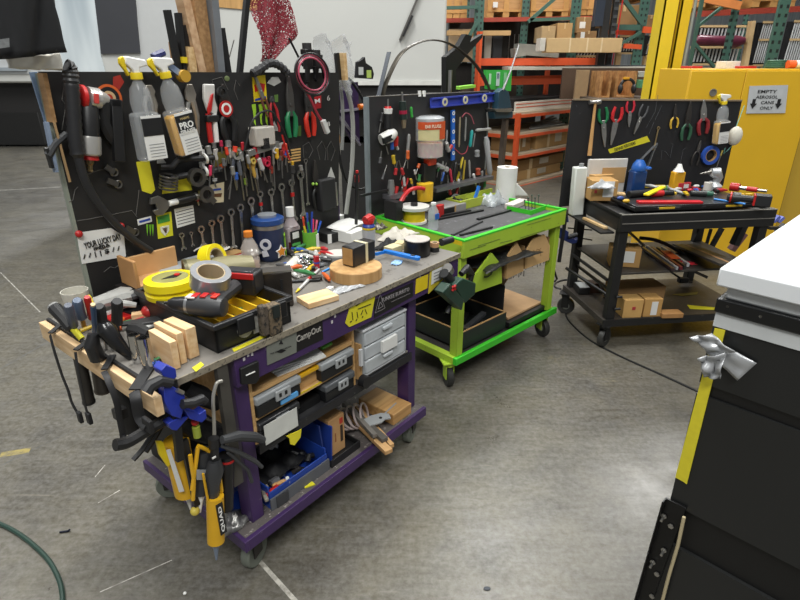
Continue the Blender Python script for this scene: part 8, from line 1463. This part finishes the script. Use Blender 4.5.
m=MB(); m.bb(0,.1,0,.08,0,.07); solo('brown_lump','dark brown box at the back of the bottom shelf','box',m,mt('#3c2418',.7),on('B',.1,.42,.201))
# things hanging on right and behind
strip('sealant_tube','dark red and grey sealant tube slanting behind the black bench right leg','sealant tube','B',.5,(744,233),(731,250),.045,.04,mt('#6d4b4b',.4))
strip('black_lath','black slat slanting before the yellow cabinet','slat','B',.55,(700,228),(692,243),.03,.02,BLK)
strip('black_bar_vertical','thin black bar before the yellow cabinet','bar','B',.55,(711,229),(706,246),.012,.02,BLK)
strip('black_lath','wide black slat slanting below the bench right end','slat','B',.5,(722,228),(712,246),.035,.02,BLK)
for i,(A,Bq,cc,lab) in enumerate((((773,222),(779,216),'#5b66b0','left blue-striped bit at the right end of the black bench'),((778,222),(783,217),'#6a74bd','right blue-striped bit at the right end of the black bench'),((769,228),(786,228),'#232324','black clamp jaw below the blue-striped bits'),((776,232),(784,224),'#3d3d3f','grey clamp arm right of the black bench'))): strip('clamp_piece',lab,'clamp piece','B',.3,A,Bq,.025,.02,mt(cc,.4))
m=MB(); m.bar((0,0,0),(.05,.0,.2),.05,.04); solo('tool_bag','dark tool bag hanging right of the black bench end','bag',m,mt('#1e1e20',.6),on('B',1.02,.3,.55))

# more small tools among the crowded places
rq=random.Random(5)
CN=[('red','#b3262b'),('black','#202021'),('steel grey','#8f8f8c'),('yellow','#cfae2c'),('blue','#2c57a5'),('green','#3a7c48'),('silver','#bdbdba'),('orange','#d2602a'),('dark grey','#4c4c4d'),('white','#c9c9c5')]
for k in range(34):
    x=380+rq.random()*106; y=(110 if x<408 else 160)+rq.random()*(60 if x<408 else 20); n_,c_=CN[k%10]; M,L=bdG((x,y),(x+rq.uniform(-5,5),y+rq.uniform(9,20)),GB-.03-.02*rq.random())
    driver('hand_tool',n_+'-handled small tool in the crowd on the green bench board','hand tool',M,L,mt(c_,.4),'small tools on the green bench board',rq.uniform(.007,.012),.5,mt('#8b8985',.3,.9),.0035,flip=k%2==0)
for k in range(30):
    x=284+rq.random()*44; y=254+rq.random()*26; n_,c_=CN[(k*3)%10]; p=tz('P',x,y,TZ)
    if p.y>.6: continue
    m=MB(); L=rq.uniform(.02,.06); m.tube([(-L,0,.008),(-L*.2,0,.01),(L,0,.008)],[.006,.01,.005],8); solo('bench_clutter',n_+' small item in the clutter on the purple bench left of the wooden disc','small item',m,mt(c_,.4),on('P',p.x,p.y,TZ+.004+.012*(k%3),rq.random()*180),'small clutter on the purple bench')
for k in range(16):
    n_,c_=CN[(k*7)%10]; m=MB(); L=rq.uniform(.015,.035); m.tube([(-L,0,0),(L,0,0)],[.008,.006],8); solo('case_item',n_+' small item in a compartment of the open black tool case','small item',m,mt(c_,.4),on('P',.03+.24*rq.random(),.07+.36*rq.random(),.915+.01*(k%2),rq.random()*180),'small items in the tool case')
for k in range(18):
    n_,c_=CN[(k*3+1)%10]; x=645+rq.random()*85; y=188+rq.random()*10; p=tz('B',x,y,CZ); m=MB(); L=rq.uniform(.02,.05); m.tube([(-L,0,.01),(0,0,.013),(L,0,.01)],[.008,.012,.006],8); solo('case_top_item',n_+' small tool lying in the row on the flat black case','small tool',m,mt(c_,.4),on('B',p.x,min(p.y,.55),CZ+.006*(k%3),rq.random()*180),'small tools on the flat black case')
for k in range(16):
    n_,c_=CN[(k*3+2)%10]; x=30+rq.random()*0; u=rq.uniform(-.18,-.03); v=.1+.5*rq.random(); m=MB(); L=rq.uniform(.015,.03); m.tube([(-L,0,.006),(L,0,.006)],[.007,.005],8); solo('end_clutter',n_+' small bit lying among the screwdrivers at the purple bench end','small item',m,mt(c_,.4),on('P',u,v,TZ+.002,rq.random()*180),'small bits at the bench end')
# pieces that belong to a thing become its parts
def attach(ch,par):
    a=bpy.data.objects.get(ch); b=bpy.data.objects.get(par)
    if not a or not b: return
    bpy.context.view_layer.update(); w_=a.matrix_world.copy(); a.parent=b; a.matrix_parent_inverse=b.matrix_world.inverted(); a.matrix_world=w_
    for k in ('category','group','label'):
        if k in a: del a[k]
for ch,par in (('grey_label','sealant_tube.001'),('white_label','sealant_bottle'),('red_sleeve','grease_gun'),('grey_bin_front','storage_bin'),('grey_tape_flap','storage_bin'),('lime_dot','side_cutters'),('lime_dot.001','side_cutters'),('yellow_band','black_bar'),('black_latch','metal_box'),('white_label_card','parts_case.002'),('clear_plug','red_cable'),('yellow_fitting','clamp_bar'),('strap_buckle','velcro_strap.002'),('brown_edge_strip','black_board'),('red_stripe_tape','trim_board'),('orange_spout','earplug_dispenser'),('label_sheet','wooden_crate.001'),('gun_frame','sealant_tube.001'),('gun_frame.001','sealant_tube.001'),('gun_frame.002','sealant_tube.001'),('black_dispenser_base','earplug_dispenser'),('cabinet_foot','utility_cabinet'),('cabinet_foot.001','utility_cabinet'),('black_plug','plug_cable'),('dark_rail','shelf_board')): attach(ch,par)
